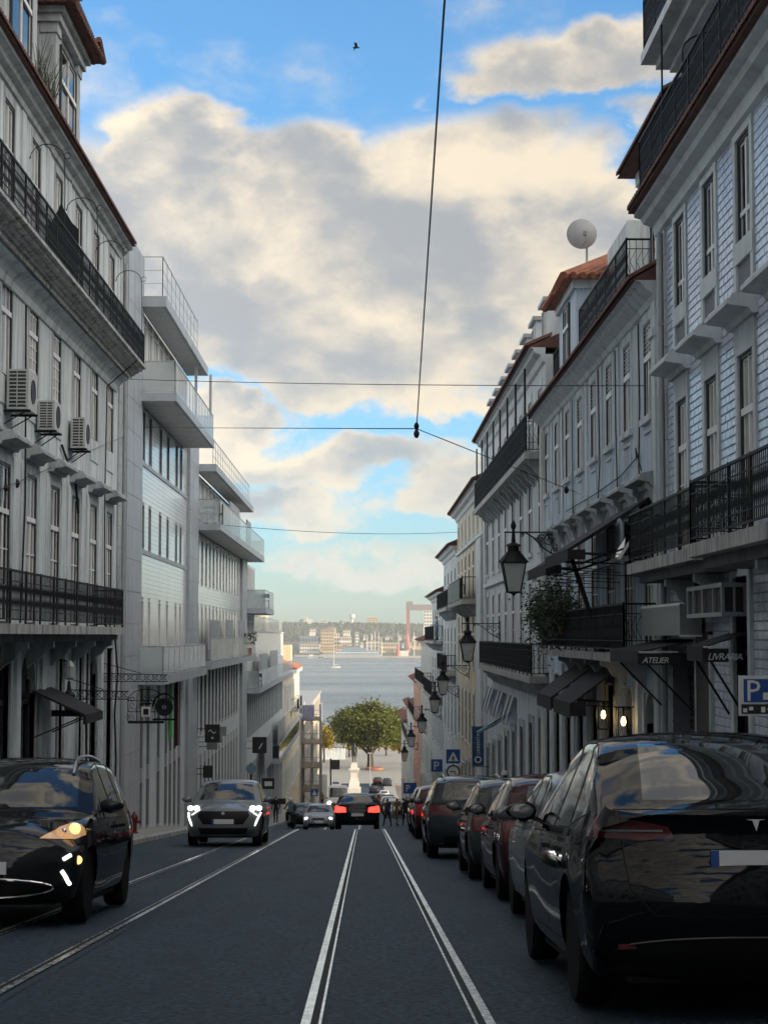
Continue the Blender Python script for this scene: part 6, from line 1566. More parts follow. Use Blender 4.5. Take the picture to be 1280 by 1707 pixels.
    def plate_at(sgn, z, text=None, w=.52, xo=0.0):
        hp, hn = S.hit((xo, sgn * 4, z), (0, -sgn, 0))
        if not hp: return
        m = MB(); m.box(-w / 2, w / 2, -.008, .008, -.055, .055); o = place('number_plate', m.mesh('number_plate', 'plate_white'), root, (xo, hp.y + sgn * .012, z), (math.atan2(hn.z, abs(hn.y)) * -sgn * .0, 0, 0))
        m = MB(); sx = 1 if sgn < 0 else -1
        m.box(-w / 2 * sx, (-w / 2 + .045) * sx, -.0095, .0095, -.054, .054); place('country_band', m.mesh('country_band', 'sign_blue'), o)
        if text:
            text_part(text, .105, 'black_metal', o, (-0.2 if sgn > 0 else -.2, sgn * .0105, -.038), (R(90), 0, 0 if sgn < 0 else math.pi), align='RIGHT' if sgn > 0 else 'LEFT')
        return o
    S.plate_at = plate_at
    if extra: extra(S, root)
    S.bm.free(); return root

REAR = lambda z0, z1, xi, xo, mat: [('tail_light', [(xi, z0), (xi + .03, z1 - .02), (xo, z1), (xo + .12, z1 - .01), (xo + .12, z0 + .02), (xo, z0)], mat, True)]
def bumper_reflectors(S, root, z=.42, x=.62):
    for sg in (-1, 1):
        hp, hn = S.hit((sg * x, -4, z), (0, 1, 0))
        if hp:
            m = MB(); m.box(-.09, .09, -.006, .006, -.014, .014); place('reflector', m.mesh('reflector', 'tail_dark'), root, (hp.x, hp.y - .004, z), (0, 0, -sg * math.atan2(abs(hn.x), abs(hn.y))))
# 1: the black coupe-backed car nearest on the right
def tesla(S, root):
    S.plate_at(-1, .855, None, .52)
    hp, hn = S.hit((0, -4, 1.055), (0, 1, 0)); y = hp.y - .012
    m = MB(); m.prism([(-.055, .03), (.055, .03), (.05, .018), (.02, .014), (.0, -.045), (-.02, .014), (-.05, .018)], 'y', -.003, .003); m.prism([(-.055, .046), (.055, .046), (.057, .036), (-.057, .036)], 'y', -.003, .003)
    place('emblem', m.mesh('emblem', 'chrome'), root, (0, y, 1.055), (R(-12), 0, 0))
    bumper_reflectors(S, root, .40, .68)
    for sg in (-1, 1):      # pale light guide inside each tail lamp
        pts = []
        for k in range(7):
            hp, hn = S.hit((sg * (.50 + k * .055), -4, 1.012), (0, 1, 0))
            if hp: pts.append((hp.x, hp.y - .008, hp.z))
        if len(pts) > 2: m = MB(); m.tube(pts, .006, 5); place('light_guide', m.mesh('light_guide', 'lamp_lens'), root)
    pts = []
    for k in range(15):
        hp, hn = S.hit((-.7 + .1 * k, -4, .45), (0, 1, 0))
        if hp: pts.append((hp.x, hp.y - .004, .45 - .04 * (abs(k - 7) / 7) ** 3))
    m = MB(); m.tube(pts, .007, 5); place('bumper_trim', m.mesh('bumper_trim', 'alloy_dark'), root)
make_car('coupe_suv', 'parked_car', 'black fastback car with a chrome T emblem parked nearest on the right', 'paint_black', 2.13, 12.05, 0, 1,
    rear=[('tail_light', [(.44, .975), (.47, 1.035), (.72, 1.085), (1.02, 1.095), (1.02, .985), (.6, .96)], 'tail_dark', True), ('rear_diffuser', [(-.80, .2), (.80, .2), (.80, .36), (.66, .44), (-.66, .44), (-.80, .36)], 'black_plastic', False)],
    front=[('headlight', [(.5, .62), (.85, .72), (.92, .66), (.6, .58)], 'lamp_lens', True)], rim='alloy_dark', extra=tesla, group='cars parked along the right kerb')
plain = lambda S, root: (S.plate_at(-1, .62), bumper_reflectors(S, root))
make_car('hatch', 'parked_car', 'pale grey hatchback parked second in the right row, just beyond the black fastback', 'paint_steel', 2.33, 17.2, 0, 1, rear=REAR(.68, .90, .55, .80, 'tail_dark'), extra=plain, group='cars parked along the right kerb')
make_car('hatch', 'parked_car', 'dark red hatchback with blue-tinted rear glass parked third in the right row', 'paint_wine', 2.37, 22.2, 0, 1, rear=REAR(.68, .92, .55, .80, 'tail_dark'), extra=plain, group='cars parked along the right kerb')
make_car('hatch', 'parked_car', 'dark green-grey hatchback parked fourth in the right row, before the tall SUV', 'paint_green_grey', 2.33, 27.3, 0, 1, rear=REAR(.68, .90, .55, .80, 'tail_dark'), extra=plain, group='cars parked along the right kerb')
make_car('suv', 'parked_car', 'dark slate SUV with roof rails parked fifth in the right row', 'paint_slate', 2.05, 36.1, 0, 1, rear=REAR(.80, 1.0, .40, .82, 'tail_dark') + [('rear_skid', [(-.6, .2), (.6, .2), (.55, .42), (-.55, .42)], 'black_plastic', False)], rails=True, extra=lambda S, root: S.plate_at(-1, .72), group='cars parked along the right kerb')
make_car('hatch', 'parked_car', 'wine-red hatchback with tall tail lamps parked beyond the slate SUV', 'paint_wine', 2.2, 50.5, 0, 1, rear=REAR(.62, .98, .62, .82, 'tail_red'), res=.7, extra=plain, group='cars parked along the right kerb')
make_car('hatch', 'parked_car', 'dark hatchback at the brow, last parked car before the road drops', 'paint_dark', 2.25, 56.8, 0, 1, rear=REAR(.66, .92, .6, .82, 'tail_dark'), res=.7, extra=plain, group='cars parked along the right kerb')
# oncoming dark SUV, left
def oncoming(S, root):
    S.plate_at(1, .53, 'ZI', .50)
    pts = []
    for k in range(25):
        t = 2 * math.pi * k / 24; x = .64 * math.cos(t); z = .35 + .085 * math.sin(t)
        hp, hn = S.hit((x, 4, z), (0, -1, 0)); pts.append((hp.x, hp.y + .006, hp.z))
    m = MB(); m.tube(pts, .010, 5); place('chrome_trim', m.mesh('chrome_trim', 'chrome'), root)
    for sg in (-1, 1):
        for (x0, z0, x1, z1, mt, nm) in ((.72, .60, .78, .64, 'drl', 'daytime_light'), (.71, .50, .78, .38, 'drl', 'daytime_light')):
            q = []
            for k in range(5):
                hp, hn = S.hit((sg * (x0 + (x1 - x0) * k / 4), 4, z0 + (z1 - z0) * k / 4), (0, -1, 0)); q.append((hp.x, hp.y + .012, hp.z))
            m = MB(); m.tube(q, .018, 6); place(nm, m.mesh(nm, mt), root)
        for (x, z, rr, mt, nm) in ((.83, .59, .04, 'head_lamp_warm', 'fog_light'), (.755, .862, .058, 'head_lamp_warm', 'headlight_bulb'), (.66, .845, .03, 'chrome', 'reflector_bowl')):
            hp, hn = S.hit((sg * x, 4, z), (0, -1, 0)); e = ellipsoid(rr, rr * .45, rr, 12, 8); place(nm, e.mesh(nm, mt, sharp=80), root, (hp.x, hp.y - .004, hp.z))
    hp, hn = S.hit((0, 4, .735), (0, -1, 0)); e = ellipsoid(.055, .012, .03, 14, 8); place('emblem', e.mesh('emblem', 'chrome', sharp=80), root, (0, hp.y + .006, .735))
kia = make_car('suv', 'oncoming_car', 'dark SUV with amber headlamp lit coming uphill at the left edge', 'paint_dark', -3.52, 18.75, 0, -1,
    front=[('headlight', [(.50, .785), (.62, .885), (.80, .945), (.92, .935), (.90, .83), (.76, .77)], 'lamp_amber', True), ('grille', [(-.46, .665), (.46, .665), (.53, .745), (.44, .81), (-.44, .81), (-.53, .745)], 'paint_slate', False),
           ('lower_grille', [(.64, .35), (.58, .40), (.4, .435), (-.4, .435), (-.58, .40), (-.64, .35), (-.58, .30), (-.4, .265), (.4, .265), (.58, .30)], 'black_plastic', False)],
    rear=REAR(.78, 1.0, .5, .8, 'tail_dark'), rails=True, extra=oncoming)
kia.scale = (1.035, 1.0, 1.025)
# grey crossover with fang-shaped daytime lamps
def crossover(S, root):
    S.plate_at(1, .565, None, .5)
    for sg in (-1, 1):
        q = []
        for k in range(7):
            hp, hn = S.hit((sg * (.845 - .12 * k / 6), 4, .76 - .30 * k / 6), (0, -1, 0)); q.append((hp.x, hp.y + .012, hp.z))
        m = MB(); m.tube(q, [.02, .022, .022, .022, .022, .02, .008], 6); place('daytime_light', m.mesh('daytime_light', 'drl'), root)
        for x in (.80, .655):
            hp, hn = S.hit((sg * x, 4, .87), (0, -1, 0)); e = ellipsoid(.068, .035, .055, 12, 8); place('headlight_bulb', e.mesh('headlight_bulb', 'head_lamp', sharp=80), root, (hp.x, hp.y + .01, hp.z))
    hp, hn = S.hit((0, 4, .74), (0, -1, 0)); m = MB(); m.prism([(-.035, -.045), (.0, -.055), (.035, -.045), (.04, .03), (.01, .055), (-.03, .045)], 'y', -.004, .004); place('emblem', m.mesh('emblem', 'chrome'), root, (0, hp.y + .008, .74))
make_car('suv', 'oncoming_car', 'grey crossover with white headlights and fang-shaped lamps coming uphill on the left', 'paint_steel', -3.27, 44.1, 0, -1,
    front=[('headlight', [(.56, .81), (.60, .90), (.90, .94), (.90, .83)], 'lamp_lens', True), ('grille', [(-.46, .50), (.46, .50), (.60, .70), (.56, .80), (-.56, .80), (-.60, .70)], 'black_plastic', False), ('lower_grille', [(-.52, .28), (.52, .28), (.58, .42), (-.58, .42)], 'black_plastic', False)],
    rear=REAR(.78, 1.0, .5, .8, 'tail_dark'), extra=crossover)
# dark saloon braking at the brow
make_car('sedan', 'braking_car', 'dark saloon with glowing red brake lights at the brow of the road', 'paint_dark', -.29, 72.6, 0, 1, rear=[('tail_light', [(.42, .66), (.45, .84), (.80, .90), (1.0, .90), (1.0, .68), (.7, .64)], 'tail_lit', True), ('rear_diffuser', [(-.7, .2), (.7, .2), (.66, .36), (-.66, .36)], 'black_plastic', False), ('brake_light', [(-.28, 1.325), (.28, 1.325), (.27, 1.355), (-.27, 1.355)], 'tail_lit', False)], extra=lambda S, root: S.plate_at(-1, .56))
def lit(S, root):
    for sg in (-1, 1):
        hp, hn = S.hit((sg * .66, 4, .66), (0, -1, 0)); e = ellipsoid(.10, .05, .07, 10, 6); place('headlight_bulb', e.mesh('headlight_bulb', 'head_lamp', sharp=80), root, (hp.x, hp.y + .01, hp.z))
    S.plate_at(1, .47)
FR = [('headlight', [(.5, .60), (.56, .68), (.86, .74), (.86, .62)], 'lamp_lens', True), ('grille', [(-.36, .58), (.36, .58), (.32, .68), (-.32, .68)], 'black_plastic', False), ('lower_grille', [(-.55, .26), (.55, .26), (.5, .4), (-.5, .4)], 'black_plastic', False)]
make_car('hatch', 'oncoming_car', 'pale silver hatchback with headlights on, coming uphill left of the braking saloon', 'paint_silver', -2.52, 101, 0, -1, front=FR, res=.7, extra=lit)
make_car('hatch', 'oncoming_car', 'dark car half hidden behind the scooter rider on the left', 'paint_dark', -3.6, 110, 0, -1, front=FR, res=.5)
def vanlit(S, root):
    for sg in (-1, 1):
        hp, hn = S.hit((sg * .8, 4, .85), (0, -1, 0)); e = ellipsoid(.22, .08, .2, 10, 6); place('headlight_bulb', e.mesh('headlight_bulb', 'head_lamp', sharp=80), root, (hp.x, hp.y + .01, hp.z))
make_car('van', 'white_van', 'white van with dazzling headlights farther down the middle of the road', 'paint_white', -2.55, 176, 0, -1, res=.5, extra=vanlit)
for (k, nm, lab, pt, x, y, hd) in (('hatch', 'parked_car', 'white car parked far down on the right, first beyond the crossing walkers', 'paint_white', 2.45, 150, 1), ('hatch', 'parked_car', 'silver car parked far down on the right behind the white one', 'paint_silver', 2.45, 160, 1), ('sedan', 'parked_car', 'dark car parked far down on the right, third beyond the crossing', 'paint_dark', 2.4, 172, 1),
        ('hatch', 'distant_car', 'white car driving away far down the right lane', 'paint_white', .35, 205, 1), ('suv', 'distant_car', 'dark car with red tail lamps far down near the statue', 'paint_wine', 1.2, 232, 1), ('hatch', 'distant_car', 'pale car far down beside the statue base', 'paint_silver', 2.3, 262, 1), ('suv', 'distant_car', 'dark car at the foot of the street left of the statue', 'paint_dark', -4.0, 285, -1), ('hatch', 'distant_car', 'white car at the foot of the street right of the statue', 'paint_white', 3.2, 296, 1), ('suv', 'distant_car', 'dark car crossing behind the statue base on its right', 'paint_dark', 1.6, 316, 1), ('hatch', 'distant_car', 'silver car waiting behind the statue base on its left', 'paint_silver', -5.2, 330, -1), ('suv', 'distant_car', 'dark car in the square under the big tree', 'paint_slate', 4.2, 338, 1), ('hatch', 'distant_car', 'wine car in the square right of the lamp post', 'paint_wine', 2.4, 342, 1), ('suv', 'distant_car', 'dark car following the white one far down the right lane', 'paint_slate', .3, 218, 1), ('hatch', 'distant_car', 'silver car coming uphill behind the white van', 'paint_silver', -2.6, 196, -1), ('hatch', 'parked_car', 'white car parked far down on the right, fourth beyond the crossing', 'paint_white', 2.4, 184, 1), ('suv', 'parked_car', 'dark car parked far down on the right, fifth beyond the crossing', 'paint_dark', 2.4, 194, 1)):
    make_car(k, nm, lab, pt, x, y, 0, hd, res=.45, rear=REAR(.66, .9, .55, .8, 'tail_lit' if 'red' in lab else 'tail_dark'), front=FR if hd < 0 else None)

# ------------------------------------------------------------------ street lanterns on wrought-iron brackets
def street_lantern(label, x, u, z, s, wall_x, group='bracket street lanterns'):
    """z: level of the lantern's middle"""
    t = thing('street_lantern', label, 'street lamp', (x, u, z), group=group)
    h = .42 * s
    m = MB()
    for k in range(4):
        a = math.pi / 4 + k * math.pi / 2; c, q = math.cos(a), math.sin(a)
        m.bar((x + .20 * s * c, u + .20 * s * q, z - h), (x + .36 * s * c, u + .36 * s * q, z + h * .55), .016 * s)
        a2 = a + math.pi / 2; m.bar((x + .36 * s * c, u + .36 * s * q, z + h * .55), (x + .36 * s * math.cos(a2), u + .36 * s * math.sin(a2), z + h * .55), .026 * s)
        m.bar((x + .20 * s * c, u + .20 * s * q, z - h), (x + .20 * s * math.cos(a2), u + .20 * s * math.sin(a2), z - h), .02 * s)
        m.bar((x + .36 * s * c, u + .36 * s * q, z + h * .55), (x + .15 * s * c, u + .15 * s * q, z + h * 1.15), .02 * s)
    m.build('frame', 'iron', t)
    g = MB(); v = []
    for rr, zz in ((.19, -h + .01), (.345, h * .54)):
        for k in range(4): a = math.pi / 4 + k * math.pi / 2; v.append((x + rr * s * math.cos(a), u + rr * s * math.sin(a), z + zz))
    for k in range(4):
        q = MB(); q.quad(v[k], v[(k + 1) % 4], v[4 + (k + 1) % 4], v[4 + k]); q.build('pane', 'lamp_glass', t)
    c = MB(); c.lathe([(.35 * s, h * .56), (.15 * s, h * 1.12), (.13 * s, h * 1.14), (.13 * s, h * 1.38), (.18 * s, h * 1.42), (.14 * s, h * 1.52), (.05 * s, h * 1.6), (.03 * s, h * 2.3), (.05 * s, h * 2.35), (.065 * s, h * 2.5), (.03 * s, h * 2.72), (0, h * 2.8)], 8, (x, u, z)); c.build('cap', 'iron', t, sharp=35)
    f = MB(); f.lathe([(.0, -h * 1.22), (.05 * s, -h * 1.1), (.2 * s, -h)], 8, (x, u, z)); f.build('finial', 'iron', t)
    b = MB(); zz = z + h * 2.15; L = wall_x - x
    b.bar((x - .2 * s, u, zz), (wall_x, u, zz), .022 * s); b.bar((wall_x - .03, u, zz + .1 * s), (wall_x - .03, u, zz - .62 * s), .022 * s)
    b.tube([(x + L * .25, u, zz), (x + L * .45, u, zz - .12 * s), (x + L * .66, u, zz - .34 * s), (wall_x - .03, u, zz - .55 * s)], .016 * s, 5)
    for cx, cz, rr in ((x + L * .62, zz - .14 * s, .10 * s), (x + L * .80, zz - .18 * s, .15 * s), (x + L * .9, zz - .42 * s, .08 * s), (x + L * .2, zz - .06 * s, .05 * s)):
        pts = [(cx + rr * (1 - k / 22) * math.cos(k * .55), u, cz + rr * (1 - k / 22) * math.sin(k * .55)) for k in range(18)]; b.tube(pts, .011 * s, 4)
    b.build('bracket', 'iron', t); return t
LN = [(4.0, 48.4, 2.92, 1.22, 'largest hanging street lantern, in front of the lilac house plants'), (4.0, 70.2, .72, 1.1, 'second hanging street lantern, against the yellowish house'), (3.95, 91.5, -1.25, 1.1, 'third street lantern down the right side, higher of the overlapping pair'), (3.95, 102, -2.6, 1.1, 'fourth street lantern down the right side, lower of the overlapping pair'),
      (3.95, 125, -4.9, 1.2, 'fifth street lantern down the right side, above the blue signs'), (3.95, 154, -7.6, 1.3, 'sixth street lantern, small and dark beside the tree'), (3.95, 180, -10.6, 1.3, 'last and smallest street lantern beside the yellow trees')]
for x, u, z, s, lab in LN: street_lantern(lab, x, u, z, s, XR + (.1 if u > 52 else 0))
# small dark lanterns and brackets on the old grey facade, by the street door
t = thing('door_lantern', 'small pale lamp on the old grey facade between its street doors', 'lamp', (-6.7, 40.6, .3)); m = MB(); m.lathe([(.05, 0), (.11, .05), (.13, .3), (.06, .42), (0, .44)], 10, (-6.62, 40.6, .25)); m.build('shade', 'lamp_glass', t); m = MB(); m.bar((-7, 40.6, .72), (-6.62, 40.6, .66), .02); m.lathe([(.03, .0), (.05, -.2), (.14, -.3), (.14, -.5), (.05, -.75), (0, -.8)], 10, (-6.62, 40.6, .22)); m.build('bracket', 'iron', t)

# ------------------------------------------------------------------ overhead wires
def wire(label, pts, r, sag=0.0, extras=()):
    t = thing('overhead_wire', label, 'wire', pts[0]); m = MB(); P = [Vector(p) for p in pts]; q = []
    for a, b in zip(P, P[1:]):
        for k in range(12): s_ = k / 12; v = a.lerp(b, s_); v.z -= sag * 4 * s_ * (1 - s_); q.append(tuple(v))
    q.append(tuple(P[-1])); m.tube(q, r, 5); m.build('strand', 'cable', t)
    for (p, rr, kind) in extras:
        e = MB(); e.lathe([(0, -rr * 1.6), (rr * .6, -rr * 1.3), (rr, -rr * .3), (rr, rr * .3), (rr * .6, rr * 1.2), (rr * .3, rr * 1.5), (0, rr * 1.6)], 10, p); e.build(kind, 'cable', t, sharp=50)
    return t
NODE = (.605, 21.0, 3.66)
wire('thick trolley wire running overhead down the middle of the street', [(.25, -6, 6.0), (.44, 9.9, 4.72), NODE], .0068, 0, [((NODE[0], NODE[1], NODE[2] + .03), .030, 'insulator'), ((NODE[0], NODE[1], NODE[2] - .06), .034, 'insulator')])
# the span that carries its end, anchored on both facades
wire('span wire holding the trolley wire end, anchored on both facades', [(-7.0, 30.5, 4.1), (-6.95, 33.6, 3.9), (-6.9, 56.2, 7.75), NODE, (4.75, 39.5, 4.35)], .0065, 0, [((-6.96, 36.0, 4.28), .06, 'insulator'), ((-6.96, 34.9, 4.1), .05, 'insulator'), ((4.1, 36.5, 4.2), .05, 'insulator')])
wire('thin cross wire spanning the street below the big cloud', [(-6.9, 52.5, 8.75), (5.15, 33, 5.85)], .009, .05)
wire('thin lower cross wire spanning far down the street', [(-6.9, 76, 6.0), (5.2, 100, 7.0)], .012, .25)
# ------------------------------------------------------------------ traffic signs and banner down the right pavement
t = thing('crossing_sign', 'blue square pedestrian crossing sign with white triangle on the right pavement', 'sign', (3.9, 80.5, rz_(80.5)))
x, u, z0 = 3.93, 80.5, -4.42
m = MB(); m.box(x - .31, x + .31, u, u + .02, z0, z0 + .62); m.build('board', 'sign_blue', t); m = MB(); m.prism([(x - .23, z0 + .1), (x + .23, z0 + .1), (x, z0 + .52)], 'y', u - .012, u - .002); m.build('triangle', 'sign_white', t)
m = MB(); m.tube([(x, u - .016, z0 + .36), (x - .01, u - .016, z0 + .26), (x - .07, u - .016, z0 + .13)], .022, 5); m.tube([(x, u - .016, z0 + .26), (x + .06, u - .016, z0 + .13)], .022, 5); m.tube([(x - .08, u - .016, z0 + .28), (x + .07, u - .016, z0 + .27)], .016, 5); m.build('walker', 'black_metal', t)
m = MB(); m.tube([(x, u + .04, rz_(u)), (x, u + .04, z0 + .6)], .035, 7); m.build('post', 'zinc', t)
t = thing('no_turn_sign', 'round white no-turn sign with red ring under the crossing sign', 'sign', (3.93, 80.5, -5.2)); z1 = z0 - .36
m = MB(); m.lathe([(0, -.01), (.27, -.01), (.27, .008), (0, .008)], 24, (x, u - .03, z1), 'y'); m.build('disc', 'sign_white', t); m = MB(); m.tube([(x + .275 * math.cos(2 * math.pi * k / 24), u - .045, z1 + .275 * math.sin(2 * math.pi * k / 24)) for k in range(25)], .036, 6); m.build('ring', 'black_metal', t)
m = MB(); m.tube([(x - .15, u - .05, z1), (x + .08, u - .05, z1 + .02), (x + .1, u - .05, z1 - .12)], .025, 5); m.build('arrow', 'black_metal', t)
t = thing('parking_sign', 'blue P parking sign left of the crossing sign, above the slate SUV', 'sign', (3.95, 96, rz_(96))); x, u, z0 = 3.82, 96, -5.95
m = MB(); m.box(x - .3, x + .3, u, u + .02, z0, z0 + .66); m.build('board', 'sign_blue', t); text_part('P', .62, 'sign_white', t, Vector((x - .19, u - .005, z0 + .11)) - Vector(t.location), (R(90), 0, 0)); m = MB(); m.tube([(x, u + .04, rz_(u)), (x, u + .04, z0 + .6)], .04, 7); m.build('post', 'zinc', t)
t = thing('parking_sign', 'lower small blue P parking sign far down the right pavement', 'sign', (3.7, 118, rz_(118))); x, u, z0 = 2.95, 118, -9.0
m = MB(); m.box(x - .42, x + .42, u, u + .02, z0, z0 + .7); m.build('board', 'sign_blue', t); text_part('P', .62, 'sign_white', t, Vector((x - .3, u - .005, z0 + .13)) - Vector(t.location), (R(90), 0, 0)); m = MB(); m.tube([(x, u + .04, rz_(u)), (x, u + .04, z0 + .6)], .04, 7); m.build('post', 'zinc', t)
t = thing('wall_banner', 'tall dark blue banner with white ring and vertical lettering on the right', 'banner', (XR, 76.5, -4.4)); u = 76.5
m = MB(); m.box(4.53, 5.03, u, u + .04, -4.25, -2.62); m.build('cloth', 'banner_blue', t); m = MB(); m.tube([(4.78 + .12 * math.cos(2 * math.pi * k / 18), u - .01, -3.98 + .12 * math.sin(2 * math.pi * k / 18)) for k in range(19)], .028, 5); m.build('ring', 'sign_white', t)
text_part('UARENTA', .2, 'sign_white', t, Vector((4.86, u - .006, -3.78)) - Vector(t.location), (R(90), R(-90), 0))
m = MB(); m.bar((4.5, u + .02, -2.6), (5.3, u + .02, -2.6), .02); m.bar((4.5, u + .02, -4.28), (5.3, u + .02, -4.28), .02); m.build('rod', 'iron', t)
# blue bunting and a rolled blue flag on the pale house
for k, (u, lab) in enumerate(((63, 'blue and white draped bunting on the pale house, nearest of three'), (68, 'blue and white draped bunting on the pale house, middle of three'), (73, 'blue draped bunting on the pale house, farthest of three'))):
    t = thing('bunting', lab, 'bunting', (XR + .1, u, -1.2), group='bunting on the pale house')
    for j in range(5):
        m = MB(); a = u + j * .8
        m.add([(5.24, a, -.9), (5.24, a + .7, -.9), (5.05, a + .6, -1.5), (4.95, a + .35, -1.9), (5.05, a + .1, -1.5)], [(0, 1, 2, 3, 4)]); o = m.build('swag', ('cloth_blue', 'cloth_white')[j % 2], t); sd_ = o.modifiers.new('thickness', 'SOLIDIFY'); sd_.thickness = .02
t = thing('rolled_flag', 'pale blue rolled flag on a slanting pole at the pale house', 'flag', (XR, 66.5, -2.1)); m = MB(); m.tube([(5.3, 65.5, -1.55), (4.75, 66.6, -2.0), (4.2, 67.4, -2.35)], [.05, .09, .06], 7); m.build('cloth', 'cloth_light_blue', t); m = MB(); m.bar((5.3, 65.4, -1.5), (4.1, 67.6, -2.42), .02); m.build('pole', 'iron', t)
t = thing('street_pole', 'thin dark post with round sign on the left pavement behind the grey crossover', 'sign', (-5.75, 62, rz_(62))); m = MB(); m.tube([(-5.75, 92, rz_(92)), (-5.75, 92, rz_(92) + 3.4)], .04, 6); m.build('post', 'iron', t); m = MB(); m.lathe([(0, -.01), (.26, -.01), (.26, .01), (0, .01)], 18, (-5.75, 91.95, rz_(92) + 3.1), 'y'); m.build('disc', 'far_blue', t)
t = thing('crossing_sign', 'small blue triangle crossing sign before the scaffold far down the left', 'sign', (-5.3, 165, rz_(165))); x, u, z0 = -4.55, 165, -13.3
m = MB(); m.box(x - .32, x + .32, u, u + .03, z0, z0 + .66); m.build('board', 'sign_blue', t); m = MB(); m.prism([(x - .22, z0 + .1), (x + .22, z0 + .1), (x, z0 + .54)], 'y', u - .012, u - .002); m.build('triangle', 'sign_white', t); m = MB(); m.tube([(x, u + .04, rz_(u)), (x, u + .04, z0 + .6)], .05, 6); m.build('post', 'zinc', t)
t = thing('brown_sign', 'brown tilted hanging board on a post beside the hoarding', 'sign', (-4.6, 270, rz_(270))); m = MB(); m.box(-5.0, -3.7, 270, 270.1, -18.6, -17.2); m.build('board', 'wood_dark', t); m = MB(); m.tube([(-5.05, 270.05, rz_(270)), (-5.05, 270.05, -17)], .12, 6); m.build('post', 'iron', t)

# ------------------------------------------------------------------ people
def person(label, x, u, z, h, rz, shirt, legs, hair='hair', pose='stand', bag=None, helmet=False, cap=False, name='person'):
    s = h / 1.75
    J = dict(pel=(0, 0, .95), sp=(0, .0, 1.2), ch=(0, .0, 1.40), nk=(0, .01, 1.53), hd=(0, .03, 1.63), tp=(0, .02, 1.74))
    st = {'stand': (.05, -.05), 'walk': (.26, -.24)}.get(pose, (.05, -.05))
    for sg, nm, k in ((-1, 'l', 0), (1, 'r', 1)):
        fw = st[k]
        J.update({'hp' + nm: (sg * .10, 0, .90), 'kn' + nm: (sg * .11, fw * .55 + .03, .50), 'an' + nm: (sg * .11, fw, .09), 'to' + nm: (sg * .12, fw + .16, .03), 'sh' + nm: (sg * .19, 0, 1.42), 'el' + nm: (sg * .25, -fw * .4 - .03, 1.13), 'wr' + nm: (sg * .24, -fw * .5 + .10, .90), 'ha' + nm: (sg * .23, -fw * .5 + .14, .80)})
        if pose == 'sit':
            J.update({'kn' + nm: (sg * .16, .42, .86), 'an' + nm: (sg * .17, .40, .42), 'to' + nm: (sg * .17, .58, .38), 'el' + nm: (sg * .30, .18, 1.15), 'wr' + nm: (sg * .32, .44, 1.12), 'ha' + nm: (sg * .32, .52, 1.12)})
        if pose == 'lean':
            J.update({'el' + nm: (sg * .27, .12, 1.16), 'wr' + nm: (sg * .2, .36, 1.10), 'ha' + nm: (sg * .17, .44, 1.10)})
    Rr = dict(pel=.15, sp=.135, ch=.155, nk=.06, hd=.098, tp=.06)
    for nm in 'lr': Rr.update({'hp' + nm: .10, 'kn' + nm: .066, 'an' + nm: .045, 'to' + nm: .035, 'sh' + nm: .066, 'el' + nm: .046, 'wr' + nm: .034, 'ha' + nm: .036})
    E_ = [('pel', 'sp'), ('sp', 'ch'), ('ch', 'nk'), ('nk', 'hd'), ('hd', 'tp')]
    for nm in 'lr': E_ += [('pel', 'hp' + nm), ('hp' + nm, 'kn' + nm), ('kn' + nm, 'an' + nm), ('an' + nm, 'to' + nm), ('ch', 'sh' + nm), ('sh' + nm, 'el' + nm), ('el' + nm, 'wr' + nm), ('wr' + nm, 'ha' + nm)]
    ks = list(J); me = bpy.data.meshes.new('body'); me.from_pydata([J[k] for k in ks], [(ks.index(a), ks.index(b)) for a, b in E_], [])
    o = bpy.data.objects.new('body', me); C.objects.link(o); md = o.modifiers.new('skin', 'SKIN'); ss = o.modifiers.new('sub', 'SUBSURF'); ss.levels = 2; ss.render_levels = 2
    for i, k in enumerate(ks): v = me.skin_vertices[0].data[i]; v.radius = (Rr[k], Rr[k] * (.72 if k in ('pel', 'sp', 'ch') else 1)); v.use_root = k == 'pel'
    em = bpy.data.meshes.new_from_object(o.evaluated_get(bpy.context.evaluated_depsgraph_get())); bpy.data.objects.remove(o); bpy.data.meshes.remove(me)
    for mt in (shirt, legs, 'skin', 'cloth_black', hair): em.materials.append(MATS[mt])
    hands = [Vector(J['hal']), Vector(J['har'])]
    hipz = 0.93
    for p in em.polygons:
        c = p.center; p.use_smooth = True
        feet = min((c - Vector(J['an' + n])).length for n in 'lr') < .12 or min((c - Vector(J['to' + n])).length for n in 'lr') < .14
        leg = min((c - Vector(J['kn' + n])).length for n in 'lr') < .38 and min((c - q).length for q in hands) > .12 and abs(c.x) < .22
        p.material_index = 4 if (c.z > 1.66 or (c.z > 1.56 and c.y < -.02)) else 2 if c.z > 1.50 else 3 if feet else 2 if min((c - q).length for q in hands) < .09 else 1 if (c.z < hipz or (pose == 'sit' and leg)) else 0
    t = thing(name, label, 'person', (x, u, z), rz); t.scale = (s, s, s); place('body', em, t)
    if helmet:
        e = ellipsoid(.145, .16, .15, 16, 10); place('helmet', e.mesh('helmet', 'helmet_white', sharp=80), t, (0, .02, 1.66)); v = MB(); v.box(-.1, .1, .13, .17, 1.58, 1.67); place('visor', v.mesh('visor', 'glass_black'), t)
    if cap:
        m = MB(); m.lathe([(.115, 1.66), (.118, 1.72), (.09, 1.78), (0, 1.80)], 14); m.box(-.08, .08, .08, .2, 1.66, 1.675); place('cap', m.mesh('cap', 'cloth_white', sharp=60), t)
    if bag: m = MB(); m.box(.2, .3, -.12, .14, .75, 1.0); m.bar((.22, 0, 1.0), (-.12, 0, 1.46), .012); place('bag', m.mesh('bag', bag), t)
    return t
PV = lambda u: rz_(u) + .13
